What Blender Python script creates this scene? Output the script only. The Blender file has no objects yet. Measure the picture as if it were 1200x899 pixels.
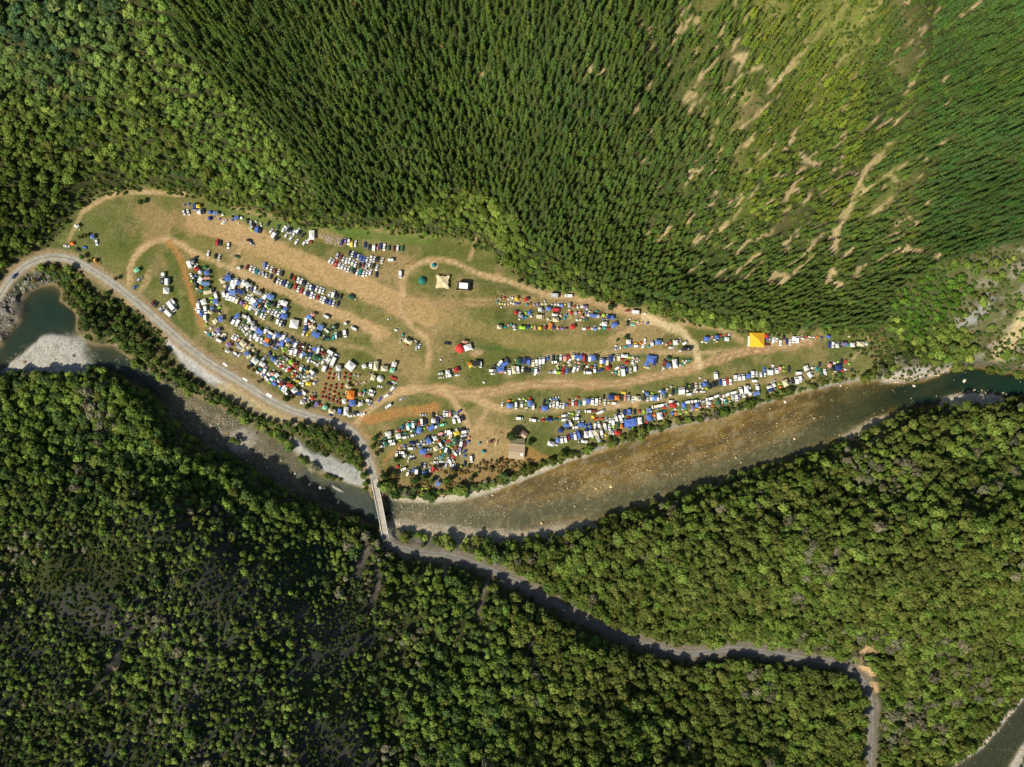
import bpy, bmesh, math, random
import numpy as np
from mathutils import Vector, Matrix, Euler
from math import radians, sin, cos, pi

# ------------------------------------------------------------------ camera, world, sun, exposure
SC = bpy.context.scene
HCAM = 450.0                       # drone altitude above the camp flat, metres
MPP = 0.6                          # metres per photo pixel on the flat
cam_d = bpy.data.cameras.new('camera')
cam_d.sensor_width = 36.0
cam_d.lens = 18.0 / (600 * MPP / HCAM)
cam_d.clip_start = 1.0
cam_d.clip_end = 5000.0
cam = bpy.data.objects.new('camera', cam_d)
SC.collection.objects.link(cam)
cam.location = (0, 0, HCAM)
SC.camera = cam

SUN_EL, SUN_DIR = radians(44), (-0.76, -0.65)      # towards the sun (lower left in the photo)
world = bpy.data.worlds.new("World")
SC.world = world
world.use_nodes = True
wn = world.node_tree
wn.nodes.clear()
w_out = wn.nodes.new('ShaderNodeOutputWorld')
w_bg = wn.nodes.new('ShaderNodeBackground')
w_sky = wn.nodes.new('ShaderNodeTexSky')
w_sky.sky_type = 'NISHITA'
w_sky.sun_disc = False
w_sky.sun_elevation = SUN_EL
w_sky.sun_rotation = math.atan2(SUN_DIR[0], SUN_DIR[1])
w_bg.inputs['Strength'].default_value = 0.085
wn.links.new(w_sky.outputs[0], w_bg.inputs[0])
wn.links.new(w_bg.outputs[0], w_out.inputs[0])

sun_d = bpy.data.lights.new('sun', 'SUN')
sun_d.energy = 4.8
sun_d.angle = radians(0.5)
sun_d.color = (1.0, 0.92, 0.76)
sun = bpy.data.objects.new('sun', sun_d)
SC.collection.objects.link(sun)
_n = math.hypot(*SUN_DIR)
_sv = Vector((SUN_DIR[0] / _n * cos(SUN_EL), SUN_DIR[1] / _n * cos(SUN_EL), sin(SUN_EL)))
sun.rotation_euler = _sv.to_track_quat('Z', 'Y').to_euler()
sun.location = (-300, -300, 400)

SC.view_settings.view_transform = 'Standard'
SC.view_settings.look = 'None'
SC.view_settings.exposure = 0.28
SC.view_settings.gamma = 1.0
SC.view_settings.use_curve_mapping = False
try:
    SC.cycles.max_bounces = 5
    SC.cycles.diffuse_bounces = 2
    SC.cycles.glossy_bounces = 2
    SC.cycles.transparent_max_bounces = 6
    SC.cycles.transmission_bounces = 2
except Exception:
    pass

rng = np.random.default_rng(7)
random.seed(7)
COL = SC.collection

# ------------------------------------------------------------------ helpers
def link(o, parent=None):
    COL.objects.link(o)
    if parent is not None:
        o.parent = parent
    return o

def tag(o, label=None, cat=None, group=None, kind=None):
    if label: o['label'] = label
    if cat: o['category'] = cat
    if group: o['group'] = group
    if kind: o['kind'] = kind
    return o

def empty(name, loc, rz=0.0, sc=1.0):
    o = bpy.data.objects.new(name, None)
    o.empty_display_size = 0.5
    o.location = loc
    o.rotation_euler = (0, 0, rz)
    if sc != 1.0:
        o.scale = (sc, sc, sc) if not hasattr(sc, '__len__') else sc
    return link(o)

def pobj(name, me, parent=None, loc=(0, 0, 0), rz=0.0, tint=None):
    o = bpy.data.objects.new(name, me)
    o.location = loc
    o.rotation_euler = (0, 0, rz)
    if tint is not None:
        o['tint'] = [float(t) for t in tint]
    return link(o, parent)

def mesh_py(name, verts, faces, mats=(), midx=None, smooth=False):
    me = bpy.data.meshes.new(name)
    me.from_pydata([tuple(map(float, v)) for v in verts], [], [tuple(map(int, f)) for f in faces])
    for m in mats:
        me.materials.append(m)
    if midx is not None:
        me.polygons.foreach_set('material_index', np.array(midx, dtype=np.int32))
    if smooth:
        me.polygons.foreach_set('use_smooth', np.ones(len(me.polygons), dtype=bool))
    me.update()
    return me

class MB:
    """collects boxes and prisms of one part"""
    def __init__(s): s.v = []; s.f = []; s.m = []
    def add(s, vs, fs, m=0):
        b = len(s.v); s.v += [tuple(v) for v in vs]; s.f += [tuple(i + b for i in f) for f in fs]; s.m += [m] * len(fs)
    def box(s, x0, x1, y0, y1, z0, z1, m=0, tx=0.0, ty=0.0):
        """box, its top inset by tx, ty"""
        vs = [(x0, y0, z0), (x1, y0, z0), (x1, y1, z0), (x0, y1, z0),
              (x0 + tx, y0 + ty, z1), (x1 - tx, y0 + ty, z1), (x1 - tx, y1 - ty, z1), (x0 + tx, y1 - ty, z1)]
        s.add(vs, [(0, 3, 2, 1), (4, 5, 6, 7), (0, 1, 5, 4), (1, 2, 6, 5), (2, 3, 7, 6), (3, 0, 4, 7)], m)
    def cyl(s, x, y, z0, z1, r0, r1=None, n=8, m=0):
        r1 = r0 if r1 is None else r1
        vs = [(x + r0 * cos(2 * pi * i / n), y + r0 * sin(2 * pi * i / n), z0) for i in range(n)]
        vs += [(x + r1 * cos(2 * pi * i / n), y + r1 * sin(2 * pi * i / n), z1) for i in range(n)]
        fs = [(i, (i + 1) % n, n + (i + 1) % n, n + i) for i in range(n)] + [tuple(range(n - 1, -1, -1)), tuple(range(n, 2 * n))]
        s.add(vs, fs, m)
    def mesh(s, name, mats, smooth=False):
        return mesh_py(name, s.v, s.f, mats, s.m, smooth)

def _val_noise(x, y, cell, seed):
    r = np.random.default_rng(seed)
    g = r.random((257, 257)).astype(np.float32)
    u = x / cell + 1000.37; v = y / cell + 1000.71
    iu = np.floor(u).astype(int); iv = np.floor(v).astype(int)
    fu = u - iu; fv = v - iv
    fu = fu * fu * (3 - 2 * fu); fv = fv * fv * (3 - 2 * fv)
    a = g[iu % 256, iv % 256]; b = g[(iu + 1) % 256, iv % 256]; c = g[iu % 256, (iv + 1) % 256]; d = g[(iu + 1) % 256, (iv + 1) % 256]
    return (a * (1 - fu) + b * fu) * (1 - fv) + (c * (1 - fu) + d * fu) * fv

def fbm(x, y, cell, seed, octs=4):
    s = 0; a = 1.0; t = 0
    for k in range(octs):
        s = s + a * _val_noise(x, y, cell / 2 ** k, seed + k * 17); t += a; a *= 0.55
    return s / t            # about 0..1

def sstep(a, b, x):
    t = np.clip((x - a) / (b - a), 0, 1)
    return t * t * (3 - 2 * t)

def seg_dist(X, Y, P):
    """distance to an open polyline and the fractional index of the nearest point"""
    best = np.full(X.shape, 1e9); par = np.zeros(X.shape)
    for i in range(len(P) - 1):
        ax, ay = P[i][0], P[i][1]; bx, by = P[i + 1][0], P[i + 1][1]
        dx, dy = bx - ax, by - ay
        L = dx * dx + dy * dy + 1e-9
        t = np.clip(((X - ax) * dx + (Y - ay) * dy) / L, 0, 1)
        d = np.hypot(X - ax - t * dx, Y - ay - t * dy)
        m = d < best
        best = np.where(m, d, best); par = np.where(m, i + t, par)
    return best, par

def near_dist(X, Y, P, r):
    """distance to a polyline, exact within r of it and 1e3 elsewhere"""
    P = np.array(P, float)
    m = (X > P[:, 0].min() - r) & (X < P[:, 0].max() + r) & (Y > P[:, 1].min() - r) & (Y < P[:, 1].max() + r)
    out = np.full(X.shape, 1e3)
    if m.any(): out[m] = seg_dist(X[m], Y[m], P)[0]
    return out

def inside(X, Y, P):
    c = np.zeros(X.shape, dtype=bool)
    n = len(P)
    for i in range(n):
        x0, y0 = P[i][0], P[i][1]; x1, y1 = P[(i + 1) % n][0], P[(i + 1) % n][1]
        if y0 == y1: continue
        m = ((y0 > Y) != (y1 > Y)) & (X < (x1 - x0) * (Y - y0) / (y1 - y0) + x0)
        c ^= m
    return c

def sdist(X, Y, P):
    """signed distance to a polygon, positive inside"""
    d, _ = seg_dist(X, Y, list(P) + [P[0]])
    return np.where(inside(X, Y, P), d, -d)

def unproj(px, py, z=0.0):
    k = MPP * (HCAM - z) / HCAM
    return (px - 600.0) * k, (449.5 - py) * k

def proj(x, y, z):
    k = MPP * (HCAM - z) / HCAM
    return x / k + 600.0, 449.5 - y / k

def wpoly(P, z=0.0):
    return [unproj(p[0], p[1], z) for p in P]

def smooth_line(P, n=6):
    """Catmull-Rom through the points"""
    P = [tuple(p) for p in P]
    Q = [P[0]] + P + [P[-1]]
    out = []
    for i in range(1, len(Q) - 2):
        p0, p1, p2, p3 = (np.array(Q[i - 1], float), np.array(Q[i], float), np.array(Q[i + 1], float), np.array(Q[i + 2], float))
        for k in range(n):
            t = k / n
            out.append(tuple(0.5 * ((2 * p1) + (-p0 + p2) * t + (2 * p0 - 5 * p1 + 4 * p2 - p3) * t * t + (-p0 + 3 * p1 - 3 * p2 + p3) * t ** 3)))
    out.append(P[-1])
    return out

# ------------------------------------------------------------------ layout traced on the photo (photo pixels)
WATER_Z = -4.0
CAMP = [(55,298),(75,272),(92,247),(115,228),(160,222),(215,226),(250,236),(300,250),(350,262),(400,268),(455,272),(500,278),(550,285),(575,300),(600,315),(630,335),(660,342),(700,350),(735,358),(775,368),(815,378),(850,386),(900,390),(960,390),(1010,392),(1040,402),(1035,425),(1005,440),(960,448),(920,457),(880,470),(830,484),(780,495),(730,508),(690,522),(650,533),(610,550),(570,563),(530,573),(480,574),(450,566),(440,545),(430,515),(412,508),(380,498),(340,488),(300,465),(270,446),(235,424),(205,398),(180,375),(150,350),(115,325),(85,308)]
RIVER = [(-60,385),(-20,398),(0,404),(10,388),(24,376),(28,366),(23,352),(34,341),(48,333),(64,333),(74,342),(71,352),(84,362),(92,374),(90,386),(100,398),(118,404),(134,404),(150,417),(170,431),(200,447),(240,466),(270,481),(295,496),(325,509),(345,526),(365,546),(392,560),(430,570),(442,577),(462,583),(500,586),(540,583),(580,572),(620,557),(660,541),(700,528),(740,516),(780,503),(830,492),(880,478),(920,465),(960,456),(1000,447),(1035,445),(1060,448),(1088,443),(1110,434),(1140,429),(1175,436),(1240,446),(1300,440),(1300,480),(1230,472),(1196,466),(1180,470),(1150,472),(1120,468),(1100,476),(1050,484),(1035,495),(1000,512),(960,529),(900,546),(850,562),(800,575),(760,592),(720,607),(680,620),(640,629),(590,635),(540,631),(500,628),(460,622),(440,618),(400,604),(370,590),(330,572),(290,546),(250,527),(215,506),(193,478),(183,468),(160,452),(132,438),(105,432),(60,432),(0,436),(-60,432)]
BAR_LEFT = [(8,427),(30,407),(44,394),(60,389),(84,392),(98,402),(104,414),(109,428),(100,436),(5,436)]
BAR_MID = [(343,514),(356,523),(367,534),(386,535),(402,543),(418,546),(428,556),(431,568),(424,571),(396,560),(372,547),(350,530)]
BAR_R1 = [(1034,448),(1044,438),(1062,432),(1085,430),(1112,428),(1112,436),(1090,441),(1070,443),(1048,448)]
BAR_R2 = [(1104,468),(1118,461),(1140,458),(1165,460),(1180,466),(1178,475),(1104,476)]
BAR_R3 = [(985,512),(1005,500),(1022,492),(1038,488),(1040,496),(1010,516)]
BAR_SW = [(200,472),(222,470),(250,482),(285,500),(305,512),(322,538),(345,562),(372,580),(395,596),(370,598),(330,576),(290,552),(250,532),(212,508),(194,484)]
BAR_ISL = [(266,520),(272,508),(284,504),(298,508),(300,520),(290,530),(275,530)]
BAR_S2 = [(458,606),(480,612),(520,616),(560,620),(610,622),(650,617),(690,610),(700,618),(640,634),(580,640),(520,636),(458,628)]
RIVER2 = [(1240,775),(1206,812),(1180,842),(1160,866),(1140,884),(1106,905),(1080,935),(1150,970),(1180,905),(1215,855),(1260,820)]
ROAD_A = [(-60,430),(-25,385),(0,346),(14,326),(34,309),(60,301),(86,305),(112,319),(140,338),(166,359),(190,380),(215,402),(245,425),(275,443),(305,462),(335,478),(370,490),(398,498),(414,507),(425,522),(433,541),(439,562),(441.5,577)]
ROAD_B = [(450.5,621),(453,630),(461,639),(476,644),(500,648),(530,652),(562,662),(600,679),(640,701),(680,722),(720,741),(760,755),(800,765),(830,764),(860,760),(890,763),(930,770),(968,775),(995,783),(1011,797),(1019,815),(1021,835),(1020,870),(1018,915),(1016,960)]
ROAD_BZ = {0:0.4,3:0.6,7:2,10:6,12:9,14:10,18:11,21:10,25:9}
# dirt and worn tracks on the flat: (points, half width px, strength, colour key)
TRACKS = [
 ([(412,503),(425,488),(442,473),(462,461),(485,456),(510,455),(530,458),(550,465),(572,474),(592,480)],4.5,1.0,'tan'),
 ([(500,456),(540,462),(575,460),(610,452),(650,449),(690,451),(725,449),(760,443),(790,436),(820,428),(850,419),(880,411),(912,406),(948,401)],5.5,0.95,'brown'),
 ([(592,480),(640,482),(690,476),(740,472),(790,466),(830,459),(870,451),(920,443),(960,438)],3.0,0.35,'tan'),
 ([(703,481),(722,476),(745,474)],3.5,0.8,'tan'),
 ([(515,455),(528,466),(538,480),(546,494),(552,505)],3.2,0.85,'tan'),
 ([(572,474),(566,490),(556,502)],3.5,0.6,'tan'),
 ([(152,336),(152,315),(160,298),(175,286),(192,281),(206,284),(226,295),(250,306),(278,318),(310,330)],3.6,0.95,'tan'),
 ([(310,330),(340,344),(370,357),(400,369),(425,380),(444,390)],6.5,0.9,'tan'),
 ([(230,258),(262,268),(295,280),(330,298),(365,314),(400,325),(440,345),(470,358),(500,368)],13,0.9,'tan'),
 ([(218,262),(206,254),(225,268)],8,0.5,'brown'),
 ([(198,284),(207,296),(215,315),(222,338),(228,360),(238,384)],3.2,0.85,'orange'),
 ([(284,284),(277,301),(270,316)],2.3,0.8,'tan'),
 ([(175,318),(172,330),(162,343),(156,352)],4.0,0.5,'tan'),
 ([(160,350),(150,356)],3.0,0.7,'orange'),
 ([(472,345),(473,328),(480,315),(496,307),(514,304),(534,308),(552,317),(566,322),(600,331),(640,345),(690,353),(735,366),(770,378)],3.2,0.85,'tan'),
 ([(472,345),(469,358),(474,372),(486,386),(498,395),(503,408),(502,430)],2.8,0.9,'tan'),
 ([(470,355),(520,356),(570,354),(640,351),(700,357),(745,368)],6.0,0.5,'brown'),
 ([(756,374),(778,380),(798,389),(810,400),(817,414),(819,428)],4.6,1.0,'pale'),
 ([(640,418),(700,414),(750,412),(800,414),(860,412)],3.2,0.55,'tan'),
 ([(818,425),(806,438),(790,436)],2.0,0.7,'tan'),
 ([(722,398),(712,400),(735,388),(745,380)],3.2,0.6,'tan'),
 ([(95,250),(112,238),(135,228),(170,226),(215,228)],2.2,0.8,'tan'),
 ([(80,282),(90,262),(97,248)],2.2,0.5,'tan'),
 ([(800,378),(840,384),(868,398)],3.5,0.6,'tan'),
 ([(430,492),(470,484),(510,478)],6,0.85,'orange'),
 ([(418,500),(424,505),(432,512)],3,0.6,'orange'),
 ([(450,545),(452,538),(462,530),(468,522)],2.0,0.8,'orange'),
 ([(556,518),(575,512),(598,522),(592,538),(566,535)],14,0.65,'tan'),
 ([(440,395),(452,390),(430,386)],7,0.6,'tan'),
 ([(556,414),(563,413)],4.2,.8,'brown'),
 ([(505,402),(514,408)],5,.3,'brown'),
 ([(550,305),(556,288),(558,280)],1.8,0.8,'tan'),
 ([(420,310),(450,300),(480,312)],8,0.45,'brown'),
 ([(378,275),(398,282)],7,0.6,'brown'),
 ([(450,560),(470,572),(495,578)],3.5,0.7,'orange'),
 ([(565,560),(590,548),(620,535),(640,545)],10,0.6,'orange'),
 ([(170,245),(190,262),(180,275)],12,0.45,'brown'),
 ([(480,362),(520,372),(560,385),(620,402),(700,404),(760,398)],9,0.5,'straw'),
 ([(250,300),(240,290),(225,280)],10,0.35,'straw'),
 ([(300,318),(340,318),(290,300)],9,0.4,'straw'),
 ([(246,430),(275,452),(320,470),(350,482)],4,0.6,'orange'),
 ([(340,440),(345,455)],3,0.0,'tan'),
 ([(266,362),(262,378),(275,392),(305,408),(340,425),(370,445)],2.2,0.35,'tan'),
 ([(255,300),(258,325),(258,345),(262,362)],2.5,0.25,'tan'),
 ([(300,372),(340,390),(380,402),(430,410),(465,440)],2.4,0.3,'tan'),
 ([(450,400),(470,420),(490,440)],14,0.35,'tan'),
 ([(1000,420),(1012,405),(1020,392)],1.0,0.6,'pale'),
]
GRAVEL_LOT = [(190,384),(202,392),(232,418),(262,440),(280,452),(262,458),(238,446),(215,428),(196,404)]
DIRT_LOT = [(250,448),(275,448),(310,468),(345,488),(380,498),(400,506),(370,504),(330,500),(290,482),(262,466)]
PINES = [(188,-60),(198,20),(216,62),(262,100),(300,132),(330,165),(352,190),(366,215),(384,244),(420,256),(450,260),(486,244),(508,226),(540,224),(575,228),(600,250),(622,285),(650,305),(700,330),(740,346),(800,356),(860,372),(930,382),(1000,386),(1030,384),(1042,352),(1060,330),(1100,310),(1140,296),(1180,286),(1300,270),(1300,-80)]
LIGHT_N = [(150,-50),(190,-50),(215,62),(262,100),(300,132),(352,190),(384,244),(360,246),(300,225),(240,190),(200,140),(170,80)]
SCRUB_R = [(1040,352),(1060,330),(1100,310),(1150,292),(1300,270),(1300,440),(1110,430),(1050,430),(1035,395)]
BARE = [  # pale slips and clearings in the plantation: polyline, half width px
 ([(1040,172),(1022,190),(1010,205),(1002,225),(995,245),(985,256),(978,280),(974,298)],5.0),
 ([(1000,238),(1014,240)],3),([(1004,205),(985,195)],2.5),
 ([(782,60),(792,42),(800,30)],5),([(862,66),(852,74)],3),([(904,98),(897,84)],3.5),
 ([(900,110),(920,85),(930,72)],3.5),([(925,80),(940,60),(960,40)],2.6),([(975,30),(990,8)],6),
 ([(1080,42),(1092,22),(1104,5)],4),([(1125,20),(1150,2)],5),([(1048,118),(1062,108)],6),([(1072,92),(1084,72)],3),
 ([(1098,98),(1110,92)],5),([(915,240),(925,226),(935,224)],6),([(842,270),(858,258),(866,250)],6),([(838,200),(826,210)],4),
 ([(822,178),(806,206)],3),([(884,158),(872,172)],4),([(935,180),(958,196)],8),([(960,100),(970,85)],3.5),([(965,120),(962,116)],3),
 ([(955,190),(930,205),(905,208)],4),([(800,120),(815,100),(840,70)],2.6),([(845,110),(870,88),(890,78)],2.6),([(868,150),(895,128),(912,112)],3),
 ([(770,150),(775,135)],4),([(780,230),(772,222)],4),([(815,250),(806,262)],4),([(740,190),(746,180)],2.5),([(1045,205),(1052,212)],4),
 ([(1050,298),(1062,292),(1100,300)],6),([(975,318),(968,330),(985,335)],9),([(1078,190),(1086,186)],3),([(1100,170),(1120,160)],2.5),([(910,320),(900,330),(915,332)],5),
 ([(1100,130),(1112,120)],2.5),([(1140,190),(1150,180)],2.5),([(560,90),(566,86)],2),([(686,92),(692,80)],4),([(700,60),(696,66)],2.5),([(702,90),(706,84)],4),
 ([(154,732),(138,765),(120,798),(104,815)],3.4),
 ([(440,662),(444,680),(440,700),(432,712)],3),([(522,655),(520,676)],2.6),([(572,680),(566,700),(560,726)],2.6),([(430,640),(424,660),(418,672)],5),
 ([(1008,766),(1018,758),(1026,764)],5),([(1012,780),(1022,790),(1026,808)],5),([(976,650),(980,646)],4),([(1116,640),(1112,655),(1105,672)],2),([(1092,690),(1080,706)],2),([(1078,772),(1076,790)],2),
 
 ([(626,748),(618,765)],3),
]
BARE = [(P_, w_ * (.50 if P_[0][1] < 500 and P_[0][0] < 1160 and P_[0] != (1040, 172) else 1)) for P_, w_ in BARE]
_rb = random.Random(31)
for _ in range(190):
    _a = _rb.uniform(745, 1075); _b = _rb.uniform(5, 345)
    if _b > 150 + (_a - 745) * 1.6 + 120: continue
    _l = _rb.uniform(5, 24); _t = math.atan2(_b - 449.5, _a - 600) + _rb.uniform(-.35, .05)
    BARE.append(([(_a, _b), (_a + _l * math.cos(_t), _b + _l * math.sin(_t))], _rb.uniform(.8, 2.0)))
# ------------------------------------------------------------------ relief
HILLS = [  # photo x, photo y, height
 (60,235,8),(100,190,22),(160,190,12),(230,215,8),(300,235,8),(350,240,8),(400,250,8),(480,262,4),(560,265,6),(600,285,7),(640,318,6),(690,335,6),(740,345,5),(800,360,5),(860,372,4),(930,378,4),(1000,384,5),
 (20,300,2),(-40,330,4),(0,260,16),(-60,200,35),(0,190,36),(60,120,52),(20,80,50),(90,60,78),(0,20,92),(-100,0,100),(100,-40,108),(150,140,40),(200,90,62),(200,30,84),(200,-60,112),
 (250,170,28),(260,110,54),(340,195,18),(330,150,36),(300,60,68),(300,0,88),(400,210,20),(400,130,48),(400,50,72),(400,-50,105),(500,200,22),(500,100,52),(500,0,82),(600,220,26),(600,120,52),(600,0,88),(600,-80,115),
 (700,280,20),(700,180,48),(700,80,74),(700,-40,108),(800,310,18),(800,220,44),(800,100,78),(800,0,104),(880,300,26),(900,200,62),(900,100,90),(940,20,116),(1000,-60,135),
 (960,340,14),(1000,300,24),(980,240,42),(1020,180,62),(1000,100,92),(1080,60,100),(1080,160,66),(1100,220,48),(1060,280,30),(1100,340,20),(1060,370,9),(1160,360,22),(1180,300,42),(1200,240,52),(1200,150,70),(1200,50,90),(1250,-40,110),(1300,100,90),(1300,250,70),(1280,340,50),(1200,400,14),(1260,420,8),(1120,405,5),
 # south side
 (-60,450,8),(0,448,8),(60,446,9),(100,450,12),(150,480,20),(200,530,22),(250,570,20),(300,600,20),(350,640,22),(400,640,10),(430,640,4),
 (-60,600,60),(0,560,46),(80,540,42),(140,560,44),(200,600,62),(140,590,60),(250,640,56),(100,650,66),(0,700,78),(200,700,60),(300,680,50),(300,740,58),(380,690,28),(400,760,46),
 (-60,800,104),(0,899,112),(100,800,88),(200,800,80),(200,920,108),(300,880,86),(400,860,74),(420,960,95),(-80,980,130),
 (470,700,20),(480,760,40),(500,850,62),(560,700,16),(560,780,42),(600,860,62),(620,960,84),(640,740,16),(680,790,34),(740,800,24),(720,880,56),(760,960,70),(800,800,18),(850,830,24),(820,900,42),(900,800,16),(930,860,26),(900,960,40),(980,830,16),(990,900,20),(980,980,26),
 (480,632,3),(560,645,3),(620,645,4),(640,660,6),(700,640,8),(700,690,11),(760,620,10),(760,700,14),(820,600,10),(840,680,22),(840,740,13),(900,570,9),(900,640,26),(920,720,18),(960,550,9),(1000,620,32),(1000,700,28),(1040,520,9),(1060,600,36),(1060,680,38),(1100,500,8),(1120,560,32),(1140,640,40),(1100,740,28),(1180,500,9),(1200,560,26),(1260,620,36),(1200,680,30),(1060,800,14),(1100,830,5),(1190,800,-2),(1195,815,-3),(1150,858,-3),(1165,850,-3),(1110,893,-3),(1160,810,3),(1120,850,2),(1070,885,3),(1185,770,3),(1210,870,-3),(1050,960,8),(1200,740,7),(1270,900,9),(1220,960,22),(1300,820,20),(1080,940,0),
]
def rbf_fit(pts, vals, lam):
    n = len(pts)
    d = np.hypot(pts[:, None, 0] - pts[None, :, 0], pts[:, None, 1] - pts[None, :, 1])
    A = np.zeros((n + 3, n + 3))
    K = d                                     # linear kernel: no overshoot
    A[:n, :n] = K + np.eye(n) * (-lam)
    A[:n, n] = 1; A[:n, n + 1:] = pts; A[n, :n] = 1; A[n + 1:, :n] = pts.T
    return np.linalg.solve(A, np.concatenate([vals, np.zeros(3)]))

_hp = []
for (a, b, z) in HILLS:
    if b > 445 and a < 620: z = z * ((.46 if b < 575 else .70) if a < 460 else .66)
    if b > 445 and a >= 620 and b > 700 and a < 1000: z *= .75
    x, y = unproj(a, b, z); _hp.append((x, y, z))
for i in range(0, len(CAMP), 2):              # the flat's own edge
    x, y = unproj(CAMP[i][0], CAMP[i][1], 0); _hp.append((x, y, 0))
_hp = np.array(_hp, float)
_w = rbf_fit(_hp[:, :2] / 100, _hp[:, 2], 0.12)

STEP = 1.5
NX, NY = int(960 / STEP) + 1, int(780 / STEP) + 1
GX = np.linspace(-480, 480, NX); GY = np.linspace(-390, 390, NY)
X, Y = np.meshgrid(GX, GY)                    # shape (NY, NX)
# coarse evaluation of the hills, then bilinear refinement
cs = 6
cx = np.linspace(-480, 480, 161); cy = np.linspace(-390, 390, 131)
CXm, CYm = np.meshgrid(cx, cy)
Zc = np.full(CXm.shape, _w[-3]) + _w[-2] * CXm / 100 + _w[-1] * CYm / 100
for i in range(len(_hp)):
    Zc += _w[i] * np.hypot(CXm - _hp[i, 0], CYm - _hp[i, 1]) / 100
for _ in range(2):                            # soften
    P = np.pad(Zc, 1, mode='edge')
    Zc = (P[:-2, 1:-1] + P[2:, 1:-1] + P[1:-1, :-2] + P[1:-1, 2:] + 4 * P[1:-1, 1:-1]) / 8
def bil(G, gx0, gy0, sx, sy, x, y):
    u = np.clip((x - gx0) / sx, 0, G.shape[1] - 1.001); v = np.clip((y - gy0) / sy, 0, G.shape[0] - 1.001)
    iu = np.floor(u).astype(int); iv = np.floor(v).astype(int); fu = u - iu; fv = v - iv
    return (G[iv, iu] * (1 - fu) + G[iv, iu + 1] * fu) * (1 - fv) + (G[iv + 1, iu] * (1 - fu) + G[iv + 1, iu + 1] * fu) * fv
Z = bil(Zc, -480, -390, 6, 6, X, Y)
amp = sstep(3, 25, Z)
Z += amp * ((fbm(X, Y, 75, 3, 3) - 0.5) * 30 + (fbm(X, Y, 24, 9, 3) - 0.5) * 8)
# gully down the right of the plantation, spurs elsewhere
gl, _ = seg_dist(X, Y, [unproj(1045, 150, 70), unproj(1000, 235, 42), unproj(975, 300, 24), unproj(965, 345, 12)])
Z -= 6 * np.exp(-(gl / 12) ** 2)

# camp flat
Wc = smooth_line(wpoly(CAMP, 0) + [wpoly(CAMP, 0)[0]], 2)[:-1]
dc = sdist(X, Y, Wc)
wflat = sstep(-9, 3, dc)
flat = (fbm(X, Y, 45, 21, 3) - 0.5) * 1.6
# the low bank between the upper tent rows and the middle rows
bk, _ = seg_dist(X, Y, wpoly([(560, 392), (640, 396), (720, 404)], 0))
flat += 0.0 * bk
Z = Z * (1 - wflat) + flat * wflat
# land between road and river on the left
Wl = wpoly([(-60,440),(0,400),(28,340),(60,312),(100,320),(160,365),(215,410),(275,448),(340,485),(400,505),(425,530),(436,575),(400,560),(340,520),(290,490),(200,445),(130,405),(95,400),(60,360),(30,360)], 0)
dl = sdist(X, Y, Wl)
wl = sstep(-7, 2, dl)
zl = -1.2 + (fbm(X, Y, 12, 31, 3) - 0.5) * 1.6
Z = Z * (1 - wl) + zl * wl

# roads: the ground is graded to them
WA = smooth_line(wpoly(ROAD_A, 0.3), 4)
def road_b_world():
    ks = sorted(ROAD_BZ)
    out = []
    for i, p in enumerate(ROAD_B):
        z = float(np.interp(i, ks, [ROAD_BZ[k] for k in ks]))
        x, y = unproj(p[0], p[1], z)
        out.append((x, y, z))
    return smooth_line(out, 4)
WB = road_b_world()
da, _ = seg_dist(X, Y, WA)
wa = sstep(9.5, 4.6, da)
Z = Z * (1 - wa) + 0.3 * wa
db, pb = seg_dist(X, Y, WB)
zb = np.interp(pb, np.arange(len(WB)), [p[2] for p in WB])
wb = sstep(11, 4.2, db)
Z = Z * (1 - wb) + zb * wb

# river beds
Wr = smooth_line(wpoly(RIVER, WATER_Z) + [unproj(*RIVER[0], WATER_Z)], 2)[:-1]
dr = sdist(X, Y, Wr) + (fbm(X, Y, 7, 41, 3) - 0.5) * 2.4
Wr2 = smooth_line(wpoly(RIVER2, WATER_Z) + [unproj(*RIVER2[0], WATER_Z)], 2)[:-1]
dr2 = sdist(X, Y, Wr2) + (fbm(X, Y, 7, 47, 3) - 0.5) * 2.4
brd, _ = seg_dist(X, Y, [unproj(440, 566, 0), unproj(452, 632, 0)])
def carve(Z, d, depth):
    """bank slopes down over about 5 m to the water's edge"""
    bank = sstep(-7.5, 0.5, d)
    Z = Z * (1 - bank) + np.minimum(Z, WATER_Z - 0.05) * bank
    return np.where(d > 0, np.minimum(Z, WATER_Z - depth * sstep(0, 4.5, d) - 0.05 * np.clip(d, 0, 1)), Z)
# depth of the water: pools deep, riffles shallow
def blob(px, py, r, z=-4):
    x, y = unproj(px, py, z)
    return np.exp(-((X - x) ** 2 + (Y - y) ** 2) / (r * MPP) ** 2)
deep = 0.38 + 0.0 * X
deep += 4.2 * blob(50, 370, 30) + 3.5 * blob(20, 410, 25) + 2.2 * blob(78, 375, 20) + 1.6 * blob(140, 440, 26) + 2.0 * blob(180, 455, 20)
deep += 1.5 * blob(118, 416, 20) + 1.8 * blob(150, 436, 20) + .5 * blob(250, 492, 40) + .7 * blob(320, 535, 30)
deep += 2.4 * blob(400, 585, 26) + 2.8 * blob(435, 600, 22) + 1.2 * blob(362, 560, 18) + 2.0 * blob(452, 596, 10)
sd, _ = seg_dist(X, Y, wpoly([(470, 592), (540, 606), (600, 610), (660, 598), (720, 590), (780, 570), (850, 548), (940, 520), (1000, 490), (1050, 465)], -4))
deep += .42 * np.exp(-(sd / 6.5) ** 2)
deep += 2.8 * blob(1130, 448, 40) + 1.1 * blob(1070, 458, 30) + 3.4 * blob(1190, 452, 40) + 3.0 * blob(1230, 455, 50) + 1.2 * blob(1010, 468, 32) + .5 * blob(960, 485, 26) + 1.2 * blob(1070, 462, 30)
Z = carve(Z, dr, deep)
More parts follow.
